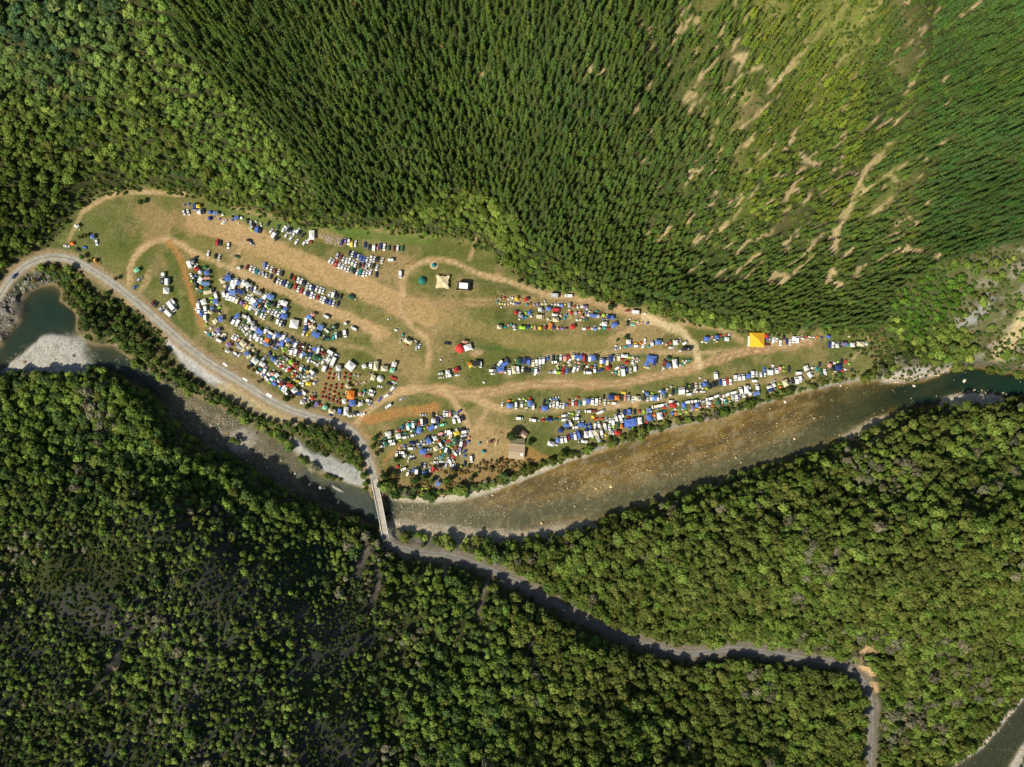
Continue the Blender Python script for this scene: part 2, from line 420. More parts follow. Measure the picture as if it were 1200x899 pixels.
Z = carve(Z, dr2, 0.9)
def raise_bar(Z, poly, h, rough=0.5, seed=1, soft=3.0):
    d = sdist(X, Y, wpoly(poly, WATER_Z))
    w = sstep(-soft, soft, d + (fbm(X, Y, 6, seed, 3) - 0.5) * 5)
    zb_ = WATER_Z + h * sstep(-soft, soft * 2.2, d) + (fbm(X, Y, 4.5, seed + 5, 3) - 0.5) * rough
    return np.where(w > 0, Z * (1 - w) + np.maximum(zb_, Z) * w, Z)
Z = raise_bar(Z, BAR_LEFT, 0.9, 0.6, 101)
Z = raise_bar(Z, BAR_MID, 0.9, 0.5, 102)
Z = raise_bar(Z, BAR_R1, 1.6, 2.0, 103)
Z = raise_bar(Z, BAR_R2, 0.8, 0.6, 104)
Z = raise_bar(Z, BAR_R3, 0.45, 0.6, 105)
Z = raise_bar(Z, BAR_SW, -0.55, 1.0, 106)
Z = raise_bar(Z, BAR_ISL, 0.8, 0.9, 107)
Z = raise_bar(Z, BAR_S2, 0.4, 0.9, 108)
# rock outcrop beside the pool
ROCK = [(-40,395),(-20,352),(0,356),(14,340),(26,326),(40,318),(62,320),(66,330),(48,334),(34,342),(24,354),(28,367),(22,378),(10,388),(0,402),(-30,400)]
dk = sdist(X, Y, wpoly(ROCK, -2))
wk = sstep(-1, 1.5, dk)
ridged = (1 - np.abs(fbm(X, Y, 7, 55, 4) * 2 - 1)) ** 2
Z = Z * (1 - wk) + (-3.8 + 3.6 * ridged + 0.8 * (fbm(X, Y, 3.5, 58, 2) - .5)) * wk
# grade again beneath the roads, which must win over the banks
wa2 = sstep(7.0, 4.2, da) * sstep(1.0, 4.0, np.hypot(X - WA[-1][0], Y - WA[-1][1]))
Z = Z * (1 - wa2) + 0.25 * wa2
wb2 = sstep(6.0, 3.6, db)
wb2 = wb2 * sstep(0.5, 3.0, np.hypot(X - WB[0][0], Y - WB[0][1]))
Z = Z * (1 - wb2) + (zb - 0.05) * wb2
# cliffy slope on the far right
PXa, PYa = proj(X, Y, Z)
cl = sstep(-12, 10, sdist(PXa, PYa, SCRUB_R) - 6) * sstep(1110, 1160, PXa)
Z += cl * (fbm(X, Y, 14, 61, 4) - 0.5) * 9

PX, PY = proj(X, Y, Z)

def ground(x, y):
    return bil(Z, -480, -390, STEP, STEP, np.asarray(x, float), np.asarray(y, float))

def world_of(px, py):
    """world point of the ground seen at photo pixel (px, py)"""
    px = np.asarray(px, float); py = np.asarray(py, float)
    z = np.zeros(px.shape)
    for _ in range(14):
        x, y = unproj(px, py, z)
        z = 0.5 * z + 0.5 * ground(x, y)
    x, y = unproj(px, py, z)
    return x, y, ground(x, y)

# ------------------------------------------------------------------ what the ground is made of (albedo per vertex)
def C(*c): return np.array(c, dtype=np.float32)
alb = np.zeros(X.shape + (3,), np.float32)
n1 = fbm(X, Y, 30, 71, 4); n2 = fbm(X, Y, 8, 73, 4); n3 = fbm(X, Y, 90, 75, 3); n4 = fbm(X, Y, 3.2, 77, 2)
def lay(col, w):
    global alb
    w = np.clip(w, 0, 1)[..., None]
    alb = alb * (1 - w) + np.asarray(col, np.float32) * w
# forest floor
alb[:] = C(.055, .060, .022)
lay(C(.055, .065, .026), sstep(.5, .75, n2) * .6)
lay(C(.045, .062, .018), sstep(-4, 4, sdist(PX, PY, PINES)) * .9)
# pasture
pas = sstep(-7, -1, sdist(PX, PY, CAMP))
lay(C(.118, .130, .034), pas)
lay(C(.215, .180, .072), pas * sstep(.36, .60, n1 * .7 + n3 * .3) * .85)
lay(C(.075, .105, .022), pas * sstep(.60, .80, fbm(X, Y, 26, 79, 4)) * .7)
lay(C(.29, .225, .10), pas * sstep(.50, .72, fbm(X, Y, 14, 83, 4)) * .6)
lay(C(.35, .245, .12), pas * sstep(.50, .66, fbm(X, Y, 34, 85, 4)) * .65)
lay(C(.07, .085, .022), pas * sstep(.62, .74, fbm(X, Y, 5, 86, 3)) * .5)
# greener left paddock and the low green lanes
for (a, b, r, s) in [(110, 265, 55, .75), (180, 350, 40, .55), (70, 285, 30, .6), (650, 415, 60, .0), (740, 440, 30, .6), (300, 400, 60, .25), (920, 420, 90, .25), (480, 500, 60, .35), (620, 495, 40, .6), (1000, 435, 50, .5), (330, 365, 30, .35), (400, 375, 30, .35)]:
    x0, y0 = unproj(a, b, 0)
    lay(C(.085, .120, .028), pas * s * np.exp(-((X - x0) ** 2 + (Y - y0) ** 2) / (r * MPP) ** 2))
gl1, _ = seg_dist(PX, PY, [(560, 408), (600, 409), (660, 408), (700, 412), (760, 418)])
lay(C(.075, .12, .03), pas * np.exp(-(gl1 / 3.5) ** 2) * .8)
gl1, _ = seg_dist(PX, PY, [(560, 330), (600, 335), (640, 352), (700, 362)])
lay(C(.07, .10, .028), pas * np.exp(-(gl1 / 5) ** 2) * .6)
gl1, _ = seg_dist(PX, PY, [(500, 282), (450, 278), (400, 272), (340, 266), (290, 256), (250, 242)])
lay(C(.10, .16, .03), sstep(9, 3, gl1) * .8)
KEY = {'tan': C(.45, .30, .145), 'brown': C(.37, .235, .115), 'orange': C(.38, .195, .065), 'pale': C(.58, .45, .25), 'straw': C(.32, .24, .09)}
edge = (n2 - .5) * 6
brk = 0.72 + 0.4 * fbm(X, Y, 10, 87, 3)
for (P, hw, s, key) in TRACKS:
    if s <= 0: continue
    d = near_dist(PX, PY, smooth_line(P, 3), hw + 10)
    e_ = edge * min(1.3, hw / 3.2) + (n4 - .5) * 1.6
    w = sstep(hw + 2.2, hw - 1.6, d + e_)
    lay(KEY[key], w * s * np.clip(brk, 0, 1))
    if key in ('tan', 'brown') and 2 < hw < 8:      # wheel ruts
        rut = np.exp(-((d - max(1.2, hw * .38)) / .62) ** 2)
        lay(C(.55, .43, .26), rut * s * .6)
        lay(C(.2, .17, .07), np.exp(-(d / .7) ** 2) * s * .28 * sstep(.4, .6, n2))
# fine straw on everything worn
lay(C(.30, .25, .12), pas * sstep(.62, .85, n4) * .25)
# dry scrub at the river end of the flat
dsc = sdist(PX, PY, [(440,548),(470,560),(520,556),(560,545),(600,540),(640,545),(620,560),(560,578),(480,582),(446,576)])
lay(C(.24, .17, .07), sstep(-4, 5, dsc + edge) * .75)
# waste ground between road and river
dw = sdist(PX, PY, [(28,345),(60,318),(110,326),(160,366),(215,412),(275,452),(330,482),(390,502),(424,530),(434,570),(350,515),(280,485),(200,445),(130,405),(96,398),(70,340)])
lay(C(.15, .13, .055), sstep(-3, 3, dw) * sstep(.35, .6, n2) * .9)
# gravel lot
dg = sdist(PX, PY, GRAVEL_LOT) + edge * .7
lay(C(.34, .33, .30) , sstep(-2, 3, dg))
sw = 0.5 + 0.5 * np.sin(np.hypot(PX - 248, PY - 431) * 2.2 + 5 * n2)
lay(C(.46, .45, .42), sstep(-1, 4, dg) * sw * .55)
swb = 0.5 + 0.5 * np.sin(np.hypot(PX - 215, PY - 408) * 1.9 + 5 * n2)
lay(C(.42, .42, .42), sstep(-1, 4, dg) * swb * .4)
dd = sdist(PX, PY, DIRT_LOT) + edge * .6
lay(C(.34, .285, .16), sstep(-2, 3, dd) * .9)
# verges of the road
lay(C(.30, .22, .125), sstep(7.2, 4.6, da + (n2 - .5) * 3.5) * .85)
lay(C(.20, .17, .13), sstep(7.0, 4.2, db + (n2 - .5) * 4) * .8)
# slips and clearings
jag = fbm(X, Y, 4, 91, 3) - .5
for (P, hw) in BARE:
    d = near_dist(PX, PY, P, hw * 3 + 4)
    w = sstep(hw + 1, hw * .3, d + jag * hw * 4.2)
    lay(C(.37, .285, .15) if P[0][1] < 500 else (C(.42, .28, .15) if P[0][0] > 1000 and P[0][0] < 1015 else C(.19, .155, .115)), w)
hilln = sstep(20, 40, Z) * (PY < 330) * sstep(770, 860, PX) * sstep(1110, 1040, PX)
lay(C(.26, .20, .09), hilln * .45 * sstep(.55, .70, fbm(X, Y, 16, 93, 4)) * .9)
lay(C(.17, .19, .035), hilln * sstep(.45, .6, fbm(X, Y, 22, 95, 3)) * .3)
brid = np.exp(-((PX - 985) / 60) ** 2) * np.exp(-((PY - 25) / 60) ** 2)
lay(C(.20, .22, .05), brid * .8)
# the open shrubby hillside at lower left
sh = (PY > 590) & (PX < 440)
lay(C(.050, .052, .046), sh * sstep(.35, .6, n1) * .85)
lay(C(.12, .10, .08), sh * sstep(.64, .80, n1) * .5)
# cliff and scree on the far right
sr = sstep(-4, 8, sdist(PX, PY, SCRUB_R))
lay(C(.11, .115, .045), sr * .8)
lay(C(.235, .215, .165), sr * sstep(1115, 1165, PX + 50 * (n1 - .5)) * sstep(.42, .6, fbm(X, Y, 5, 201, 3)) * .85)
lay(C(.05, .075, .022), sr * sstep(1130, 1080, PX) * .8)
ds_, _ = seg_dist(PX, PY, [(1205, 365), (1192, 385), (1180, 405), (1172, 415)])
lay(C(.38, .32, .17), sstep(13, 4, ds_ + edge))
ds_, _ = seg_dist(PX, PY, [(1125, 378), (1140, 372), (1152, 362), (1160, 350)])
lay(C(.27, .27, .26), sstep(8, 2, ds_ + edge * 2) * .8)
# river bed, gravel bars, rock
wet = sstep(-2.5, 0.5, dr) 
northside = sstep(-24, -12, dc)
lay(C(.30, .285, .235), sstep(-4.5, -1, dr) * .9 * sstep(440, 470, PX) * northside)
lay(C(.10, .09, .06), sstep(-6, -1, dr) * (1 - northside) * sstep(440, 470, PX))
lay(C(.20, .17, .105), sstep(-1.6, -.3, dr) * .6 * sstep(520, 440, PX))
uu = X * .94 + Y * .34; vv = -X * .34 + Y * .94
nf = fbm(uu / 4.0, vv, 4.5, 191, 4)
bed = C(.26, .160, .040)
bedw = sstep(-.5, 1.5, dr)
lay(bed, bedw)
lay(C(.13, .092, .034), bedw * sstep(.48, .62, nf) * .75)
lay(C(.44, .33, .16), bedw * sstep(.44, .34, nf) * .5 * sstep(440, 470, PX))
lay(C(.185, .145, .075), bedw * sstep(480, 400, PX) * .85)
gr = np.exp(-(sd / 11) ** 2) * bedw * sstep(1050, 1000, PX)
lay(C(.19, .18, .11), gr * .7)
lay(C(.40, .33, .21), bedw * sstep(.60, .74, fbm(X, Y, 2.6, 99, 2)) * .5 * sstep(1.5, .8, deep))
lay(C(.10, .092, .06), sstep(-.5, 1, dr2))
lay(C(.42, .40, .34), sstep(-5, -1, dr2) * sstep(1.5, -.5, dr2))
for (P, c, s) in [(BAR_LEFT, C(.42, .405, .36), 1), (BAR_MID, C(.33, .335, .31), 1), (BAR_R1, C(.40, .36, .31), 1), (BAR_R2, C(.46, .43, .34), 1), (BAR_R3, C(.42, .37, .26), .9), (BAR_SW, C(.17, .14, .09), .6), (BAR_ISL, C(.36, .33, .27), .9), (BAR_S2, C(.40, .35, .27), .8)]:
    d = sdist(X, Y, wpoly(P, WATER_Z))
    lay(c * 1.0, sstep(-3, 1.5, d + (n2 - .5) * 5) * s)
    lay(c * .6, sstep(-3, 1.5, d) * sstep(.5, .75, n4) * .45)
beach, _ = seg_dist(PX, PY, [(462, 583), (500, 586), (540, 583), (580, 572), (620, 556), (660, 540), (690, 530)])
lay(C(.46, .42, .32), sstep(5.5, 2.5, beach + edge * .6))
lay(C(.15, .135, .105) , wk * 1.0)
lay(C(.09, .085, .07), wk * sstep(.45, .2, ridged) * .7)
lay(C(.07, .085, .03), wk * sstep(.48, .6, n2) * .9)
# low orange-brown spots
alb *= (0.86 + 0.28 * fbm(X, Y, 2.4, 111, 2))[..., None]

def grid_mesh(name, Xg, Yg, Zg, keep=None):
    ny, nx = Xg.shape
    idx = np.arange(ny * nx).reshape(ny, nx)
    q = np.stack([idx[:-1, :-1], idx[:-1, 1:], idx[1:, 1:], idx[1:, :-1]], -1)
    if keep is not None:
        q = q[keep]
    q = q.reshape(-1, 4)
    used = np.unique(q)
    remap = np.full(ny * nx, -1, np.int64); remap[used] = np.arange(len(used))
    q = remap[q]
    co = np.stack([Xg.ravel(), Yg.ravel(), Zg.ravel()], -1)[used].astype(np.float32)
    me = bpy.data.meshes.new(name)
    me.vertices.add(len(co)); me.vertices.foreach_set('co', co.ravel())
    me.loops.add(q.size); me.loops.foreach_set('vertex_index', q.ravel().astype(np.int32))
    me.polygons.add(len(q)); me.polygons.foreach_set('loop_start', (np.arange(len(q)) * 4).astype(np.int32))
    me.update(calc_edges=True)
    me.polygons.foreach_set('use_smooth', np.ones(len(q), dtype=bool))
    return me, used

def set_col(me, name, arr):
    a = me.attributes.new(name, 'FLOAT_COLOR', 'POINT')
    out = np.ones((len(me.vertices), 4), np.float32); out[:, :3] = arr
    a.data.foreach_set('color', out.ravel())
# ------------------------------------------------------------------ materials
def mat(name):
    m = bpy.data.materials.new(name); m.use_nodes = True
    nt = m.node_tree; nt.nodes.clear()
    out = nt.nodes.new('ShaderNodeOutputMaterial')
    return m, nt, out
def N(nt, t, **kw):
    n = nt.nodes.new(t)
    for k, v in kw.items():
        if k in n.inputs: n.inputs[k].default_value = v
        else: setattr(n, k, v)
    return n
def bsdf(nt, out, rough=.8, spec=.2):
    b = nt.nodes.new('ShaderNodeBsdfPrincipled')
    b.inputs['Roughness'].default_value = rough
    b.inputs['Specular IOR Level'].default_value = spec
    nt.links.new(b.outputs[0], out.inputs['Surface'])
    return b
def noise(nt, scale, detail=4, rough=.6, coord=None):
    n = nt.nodes.new('ShaderNodeTexNoise')
    n.inputs['Scale'].default_value = scale; n.inputs['Detail'].default_value = detail; n.inputs['Roughness'].default_value = rough
    if coord: nt.links.new(coord, n.inputs['Vector'])
    return n
def ramp(nt, fac, a, b, c0, c1):
    r = nt.nodes.new('ShaderNodeMapRange')
    r.inputs[1].default_value = a; r.inputs[2].default_value = b; r.inputs[3].default_value = c0; r.inputs[4].default_value = c1
    nt.links.new(fac, r.inputs[0])
    return r.outputs[0]
def mulc(nt, col, fac):
    m = nt.nodes.new('ShaderNodeVectorMath'); m.operation = 'SCALE'
    nt.links.new(col, m.inputs[0])
    if hasattr(fac, 'links'): nt.links.new(fac, m.inputs['Scale'])
    else: m.inputs['Scale'].default_value = fac
    return m.outputs[0]

def m_ground():
    m, nt, out = mat('ground')
    b = bsdf(nt, out, .95, .05)
    at = N(nt, 'ShaderNodeAttribute', attribute_name='albedo')
    tc = N(nt, 'ShaderNodeTexCoord')
    a = noise(nt, .55, 5, .7, tc.outputs['Object']); f = ramp(nt, a.outputs[0], .3, .7, .72, 1.28)
    a2 = noise(nt, 2.2, 3, .7, tc.outputs['Object']); f2 = ramp(nt, a2.outputs[0], .3, .7, .78, 1.22)
    tf = noise(nt, .9, 6, .75, tc.outputs['Object']); f3 = ramp(nt, tf.outputs[0], .54, .62, 1.0, .70)
    nt.links.new(mulc(nt, mulc(nt, mulc(nt, at.outputs['Color'], f), f2), f3), b.inputs['Base Color'])
    bp = N(nt, 'ShaderNodeBump'); bp.inputs['Strength'].default_value = .9; bp.inputs['Distance'].default_value = .35
    nt.links.new(a2.outputs[0], bp.inputs['Height']); nt.links.new(bp.outputs[0], b.inputs['Normal'])
    return m
def m_road():
    m, nt, out = mat('gravel_road')
    b = bsdf(nt, out, .9, .1)
    at = N(nt, 'ShaderNodeAttribute', attribute_name='albedo')
    tc = N(nt, 'ShaderNodeTexCoord')
    a = noise(nt, .25, 5, .7, tc.outputs['Object']); f = ramp(nt, a.outputs[0], .3, .7, .72, 1.25)
    a2 = noise(nt, 3.0, 3, .7, tc.outputs['Object']); f2 = ramp(nt, a2.outputs[0], .3, .7, .85, 1.15)
    nt.links.new(mulc(nt, mulc(nt, at.outputs['Color'], f), f2), b.inputs['Base Color'])
    return m
def m_water():
    """clear river water: light passes to the bed, thinned and greened by the depth it crosses"""
    m, nt, out = mat('river_water')
    dp = N(nt, 'ShaderNodeAttribute', attribute_name='depth')
    tc = N(nt, 'ShaderNodeTexCoord')
    tr = N(nt, 'ShaderNodeBsdfTransparent')
    # tint = exp(-k * depth)
    comb = N(nt, 'ShaderNodeCombineXYZ')
    for i, k in enumerate((.19, .155, .25)):
        e = N(nt, 'ShaderNodeMath', operation='MULTIPLY'); nt.links.new(dp.outputs['Fac'], e.inputs[0]); e.inputs[1].default_value = -k
        x = N(nt, 'ShaderNodeMath', operation='EXPONENT'); nt.links.new(e.outputs[0], x.inputs[0])
        nt.links.new(x.outputs[0], comb.inputs[i])
    nt.links.new(comb.outputs[0], tr.inputs['Color'])
    df = N(nt, 'ShaderNodeBsdfDiffuse'); df.inputs['Color'].default_value = (.009, .030, .018, 1)
    e = N(nt, 'ShaderNodeMath', operation='MULTIPLY'); nt.links.new(dp.outputs['Fac'], e.inputs[0]); e.inputs[1].default_value = -.30
    x = N(nt, 'ShaderNodeMath', operation='EXPONENT'); nt.links.new(e.outputs[0], x.inputs[0])
    inv = N(nt, 'ShaderNodeMath', operation='SUBTRACT'); inv.inputs[0].default_value = 1.0; nt.links.new(x.outputs[0], inv.inputs[1])
    mx = N(nt, 'ShaderNodeMixShader'); nt.links.new(inv.outputs[0], mx.inputs[0]); nt.links.new(tr.outputs[0], mx.inputs[1]); nt.links.new(df.outputs[0], mx.inputs[2])
    gl = N(nt, 'ShaderNodeBsdfGlossy'); gl.inputs['Roughness'].default_value = .17; gl.inputs['Color'].default_value = (1, 1, 1, 1)
    a = noise(nt, 1.3, 4, .65, tc.outputs['Object'])
    bp = N(nt, 'ShaderNodeBump'); bp.inputs['Strength'].default_value = .8; bp.inputs['Distance'].default_value = .36
    nt.links.new(a.outputs[0], bp.inputs['Height']); nt.links.new(bp.outputs[0], gl.inputs['Normal'])
    lw = N(nt, 'ShaderNodeLayerWeight'); lw.inputs['Blend'].default_value = .5
    pw = N(nt, 'ShaderNodeMath', operation='POWER'); nt.links.new(lw.outputs['Facing'], pw.inputs[0]); pw.inputs[1].default_value = 5.0
    fr = N(nt, 'ShaderNodeMath', operation='MULTIPLY_ADD'); nt.links.new(pw.outputs[0], fr.inputs[0]); fr.inputs[1].default_value = .96; fr.inputs[2].default_value = .02
    m2 = N(nt, 'ShaderNodeMixShader'); nt.links.new(fr.outputs[0], m2.inputs[0]); nt.links.new(mx.outputs[0], m2.inputs[1]); nt.links.new(gl.outputs[0], m2.inputs[2])
    # broken white water where a riffle runs
    fm = N(nt, 'ShaderNodeAttribute', attribute_name='riffle')
    fo = noise(nt, .9, 5, .75, tc.outputs['Object'])
    s1 = ramp(nt, fo.outputs[0], .60, .70, 0, .75)
    ml = N(nt, 'ShaderNodeMath', operation='MULTIPLY'); nt.links.new(s1, ml.inputs[0]); nt.links.new(fm.outputs['Fac'], ml.inputs[1])
    wd = N(nt, 'ShaderNodeBsdfDiffuse'); wd.inputs['Color'].default_value = (.55, .60, .58, 1)
    m3 = N(nt, 'ShaderNodeMixShader'); nt.links.new(ml.outputs[0], m3.inputs[0]); nt.links.new(m2.outputs[0], m3.inputs[1]); nt.links.new(wd.outputs[0], m3.inputs[2])
    nt.links.new(m3.outputs[0], out.inputs['Surface'])
    return m
def m_leaf(name, trans=.22, lo=.75, hi=1.3):
    m, nt, out = mat(name)
    ti = N(nt, 'ShaderNodeAttribute', attribute_name='tint', attribute_type='INSTANCER')
    va = N(nt, 'ShaderNodeAttribute', attribute_name='var')
    col = mulc(nt, ti.outputs['Color'], ramp(nt, va.outputs['Fac'], 0, 1, lo, hi))
    d = N(nt, 'ShaderNodeBsdfDiffuse'); nt.links.new(col, d.inputs['Color'])
    t = N(nt, 'ShaderNodeBsdfTranslucent'); nt.links.new(mulc(nt, col, 1.1), t.inputs['Color'])
    mx = N(nt, 'ShaderNodeMixShader'); mx.inputs[0].default_value = trans
    nt.links.new(d.outputs[0], mx.inputs[1]); nt.links.new(t.outputs[0], mx.inputs[2]); nt.links.new(mx.outputs[0], out.inputs['Surface'])
    return m
def m_plain(name, col, rough=.8, spec=.2, var=.12, scale=1.2, metal=0.0):
    m, nt, out = mat(name)
    b = bsdf(nt, out, rough, spec); b.inputs['Metallic'].default_value = metal
    tc = N(nt, 'ShaderNodeTexCoord')
    a = noise(nt, scale, 4, .6, tc.outputs['Object'])
    rgb = N(nt, 'ShaderNodeRGB'); rgb.outputs[0].default_value = (*col, 1)
    nt.links.new(mulc(nt, rgb.outputs[0], ramp(nt, a.outputs[0], .3, .7, 1 - var, 1 + var)), b.inputs['Base Color'])
    return m
def m_tint(name, rough=.5, spec=.4, var=.08, scale=2.0, trans=0.0, coat=0.0):
    """colour of the thing itself comes from its own tint property"""
    m, nt, out = mat(name)
    b = bsdf(nt, out, rough, spec); b.inputs['Coat Weight'].default_value = coat
    ti = N(nt, 'ShaderNodeAttribute', attribute_name='tint', attribute_type='INSTANCER')
    tc = N(nt, 'ShaderNodeTexCoord')
    a = noise(nt, scale, 3, .6, tc.outputs['Object'])
    c = mulc(nt, ti.outputs['Color'], ramp(nt, a.outputs[0], .3, .7, 1 - var, 1 + var))
    nt.links.new(c, b.inputs['Base Color'])
    if trans:
        t = N(nt, 'ShaderNodeBsdfTranslucent'); nt.links.new(c, t.inputs['Color'])
        mx = N(nt, 'ShaderNodeMixShader'); mx.inputs[0].default_value = trans
        nt.links.new(b.outputs[0], mx.inputs[1]); nt.links.new(t.outputs[0], mx.inputs[2]); nt.links.new(mx.outputs[0], out.inputs['Surface'])
    return m
def m_stone():
    m, nt, out = mat('river_stone')
    b = bsdf(nt, out, .85, .2)
    ti = N(nt, 'ShaderNodeAttribute', attribute_name='tint', attribute_type='INSTANCER')
    tc = N(nt, 'ShaderNodeTexCoord'); a = noise(nt, 2, 4, .6, tc.outputs['Object'])
    nt.links.new(mulc(nt, ti.outputs['Color'], ramp(nt, a.outputs[0], .3, .7, .8, 1.2)), b.inputs['Base Color'])
    return m

M = dict(ground=m_ground(), road=m_road(), water=m_water(), leaf=m_leaf('broadleaf_foliage'), needle=m_leaf('pine_foliage', .1, .7, 1.35),
         bark=m_plain('bark', (.11, .08, .055)), paint=m_tint('vehicle_paint', .28, .5, .05, 1.0, 0, .5), fabric=m_tint('tent_fabric', .75, .15, .10, 1.5, .15),
         glass=m_plain('window_glass', (.02, .025, .03), .08, .6, .05), tyre=m_plain('tyre_rubber', (.02, .02, .02), .9, .1),
         pole=m_plain('metal_pole', (.5, .5, .5), .4, .5, .05, 1, .6), stone=m_stone(), concrete=m_plain('weathered_concrete', (.36, .33, .27), .9, .1, .2, .8),
         deck=m_plain('bridge_deck', (.40, .36, .29), .9, .1, .2, .6), rail=m_plain('white_rail_paint', (.72, .74, .76), .5, .3, .08), white=m_plain('white_paint', (.80, .79, .75), .7, .2, .08),
         timber=m_plain('bare_timber', (.52, .38, .22), .8, .1, .2, 2), darkwood=m_plain('dark_red_timber', (.16, .07, .045), .8, .1, .2), black=m_plain('black_cloth', (.025, .025, .028), .8, .1),
         iron=m_plain('rusty_roof_iron', (.40, .31, .20), .8, .15, .35, 1.1), ironred=m_plain('red_brown_roof_iron', (.33, .19, .13), .75, .2, .2, .6), thatch=m_plain('brush_thatch', (.25, .22, .14), .95, .05, .3, 1.6),
         person=m_tint('clothing', .85, .1, .1, 6), sea=m_plain('plank', (.55, .47, .40), .8, .1, .2))

# ------------------------------------------------------------------ setting: ground, water, roads, bridge
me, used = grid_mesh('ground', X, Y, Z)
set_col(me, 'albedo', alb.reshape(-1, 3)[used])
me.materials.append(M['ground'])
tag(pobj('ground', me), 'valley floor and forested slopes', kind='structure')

# outer land to the horizon, one coarse sheet beneath the detailed one's rim
def apron():
    fx = np.concatenate([[-3000, -1800, -1100, -750], np.linspace(-480, 480, 49), [750, 1100, 1800, 3000]])
    fy = np.concatenate([[-3000, -1700, -1000, -650], np.linspace(-390, 390, 41), [650, 1000, 1700, 3000]])
    AX, AY = np.meshgrid(fx, fy)
    AZ = bil(Z, -480, -390, STEP, STEP, AX, AY)
    far = np.hypot(np.maximum(np.abs(AX) - 480, 0), np.maximum(np.abs(AY) - 390, 0))
    AZ = AZ + sstep(0, 900, far) * (fbm(AX, AY, 500, 5, 3) * 120) - .02 * (far > 0)
    cxm = (AX[:-1, :-1] + AX[1:, 1:]) / 2; cym = (AY[:-1, :-1] + AY[1:, 1:]) / 2
    keep = (np.abs(cxm) > 480) | (np.abs(cym) > 390)
    me, us = grid_mesh('outer_hills', AX, AY, AZ, keep)
    set_col(me, 'albedo', np.tile(C(.045, .065, .022), (len(us), 1)))
    me.materials.append(M['ground'])
    tag(pobj('hills', me), 'surrounding forested hills', kind='structure')
apron()

wm = (Z < WATER_Z + 0.4)
wk_ = wm[:-1, :-1] | wm[1:, 1:] | wm[1:, :-1] | wm[:-1, 1:]
me, used = grid_mesh('river', X, Y, np.full(X.shape, WATER_Z), wk_)
a = me.attributes.new('depth', 'FLOAT', 'POINT'); a.data.foreach_set('value', np.clip(WATER_Z - Z, 0, 9).ravel()[used].astype(np.float32))
rif = np.exp(-((PX - 520) / 70) ** 2 - ((PY - 597) / 12) ** 2) * 1.0 + np.exp(-((PX - 262) / 22) ** 2 - ((PY - 475) / 10) ** 2) + np.exp(-((PX - 330) / 50) ** 2 - ((PY - 512) / 14) ** 2) * .5
rif += .55 * sstep(620, 700, PX) * sstep(1000, 900, PX)
a = me.attributes.new('riffle', 'FLOAT', 'POINT'); a.data.foreach_set('value', np.clip(rif, 0, 1).ravel()[used].astype(np.float32))
me.materials.append(M['water'])
tag(pobj('river', me), 'shallow stony river with deep green pools', kind='structure')

def ribbon(name, W, hw, zf, cols, n=7, label=None):
    W = [np.array(w, float) for w in W]
    vs = []; cs = []
    for i, p in enumerate(W):
        a = W[max(0, i - 1)][:2]; b = W[min(len(W) - 1, i + 1)][:2]
        t = (b - a) / (np.linalg.norm(b - a) + 1e-9); nrm = np.array([-t[1], t[0]])
        h = hw(i / (len(W) - 1)) if callable(hw) else hw
        for k in range(n):
            s = -1 + 2 * k / (n - 1)
            jit = (random.random() - .5) * .5 if k in (0, n - 1) else 0
            q = p[:2] + nrm * (s * h + jit)
            vs.append((q[0], q[1], zf(q[0], q[1], i) - (.06 if k in (0, n - 1) else 0)))
            cs.append(cols(s, i))
    fs = []
    for i in range(len(W) - 1):
        for k in range(n - 1):
            a = i * n + k
            fs.append((a, a + n, a + n + 1, a + 1))
    me = mesh_py(name, vs, fs, [M['road']], smooth=True)
    me.update()
    if me.polygons[0].normal.z < 0:
        me.flip_normals()
    set_col(me, 'albedo', np.array(cs, np.float32))
    return tag(pobj(name, me), label, kind='structure')
def roadcol(s, i):
    base = C(.285, .265, .215)
    if abs(abs(s) - .42) < .13: base = C(.37, .35, .30)
    if abs(s) < .12: base = C(.24, .22, .17)
    if abs(s) > .8: base = C(.33, .26, .16)
    return base * (.93 + .14 * random.random())
WAf = smooth_line(wpoly(ROAD_A, .3), 8); WBf = smooth_line([tuple(p) for p in WB], 2)
ribbon('road', WAf, 3.05, lambda x, y, i: float(ground(x, y)) + .10, roadcol, 11, 'pale gravel road along the camp edge')
ribbon('road', WBf, 2.35, lambda x, y, i: float(ground(x, y)) + .10, lambda s, i: roadcol(s, i) * C(.58, .58, .62), 11, 'darker road through the forest')

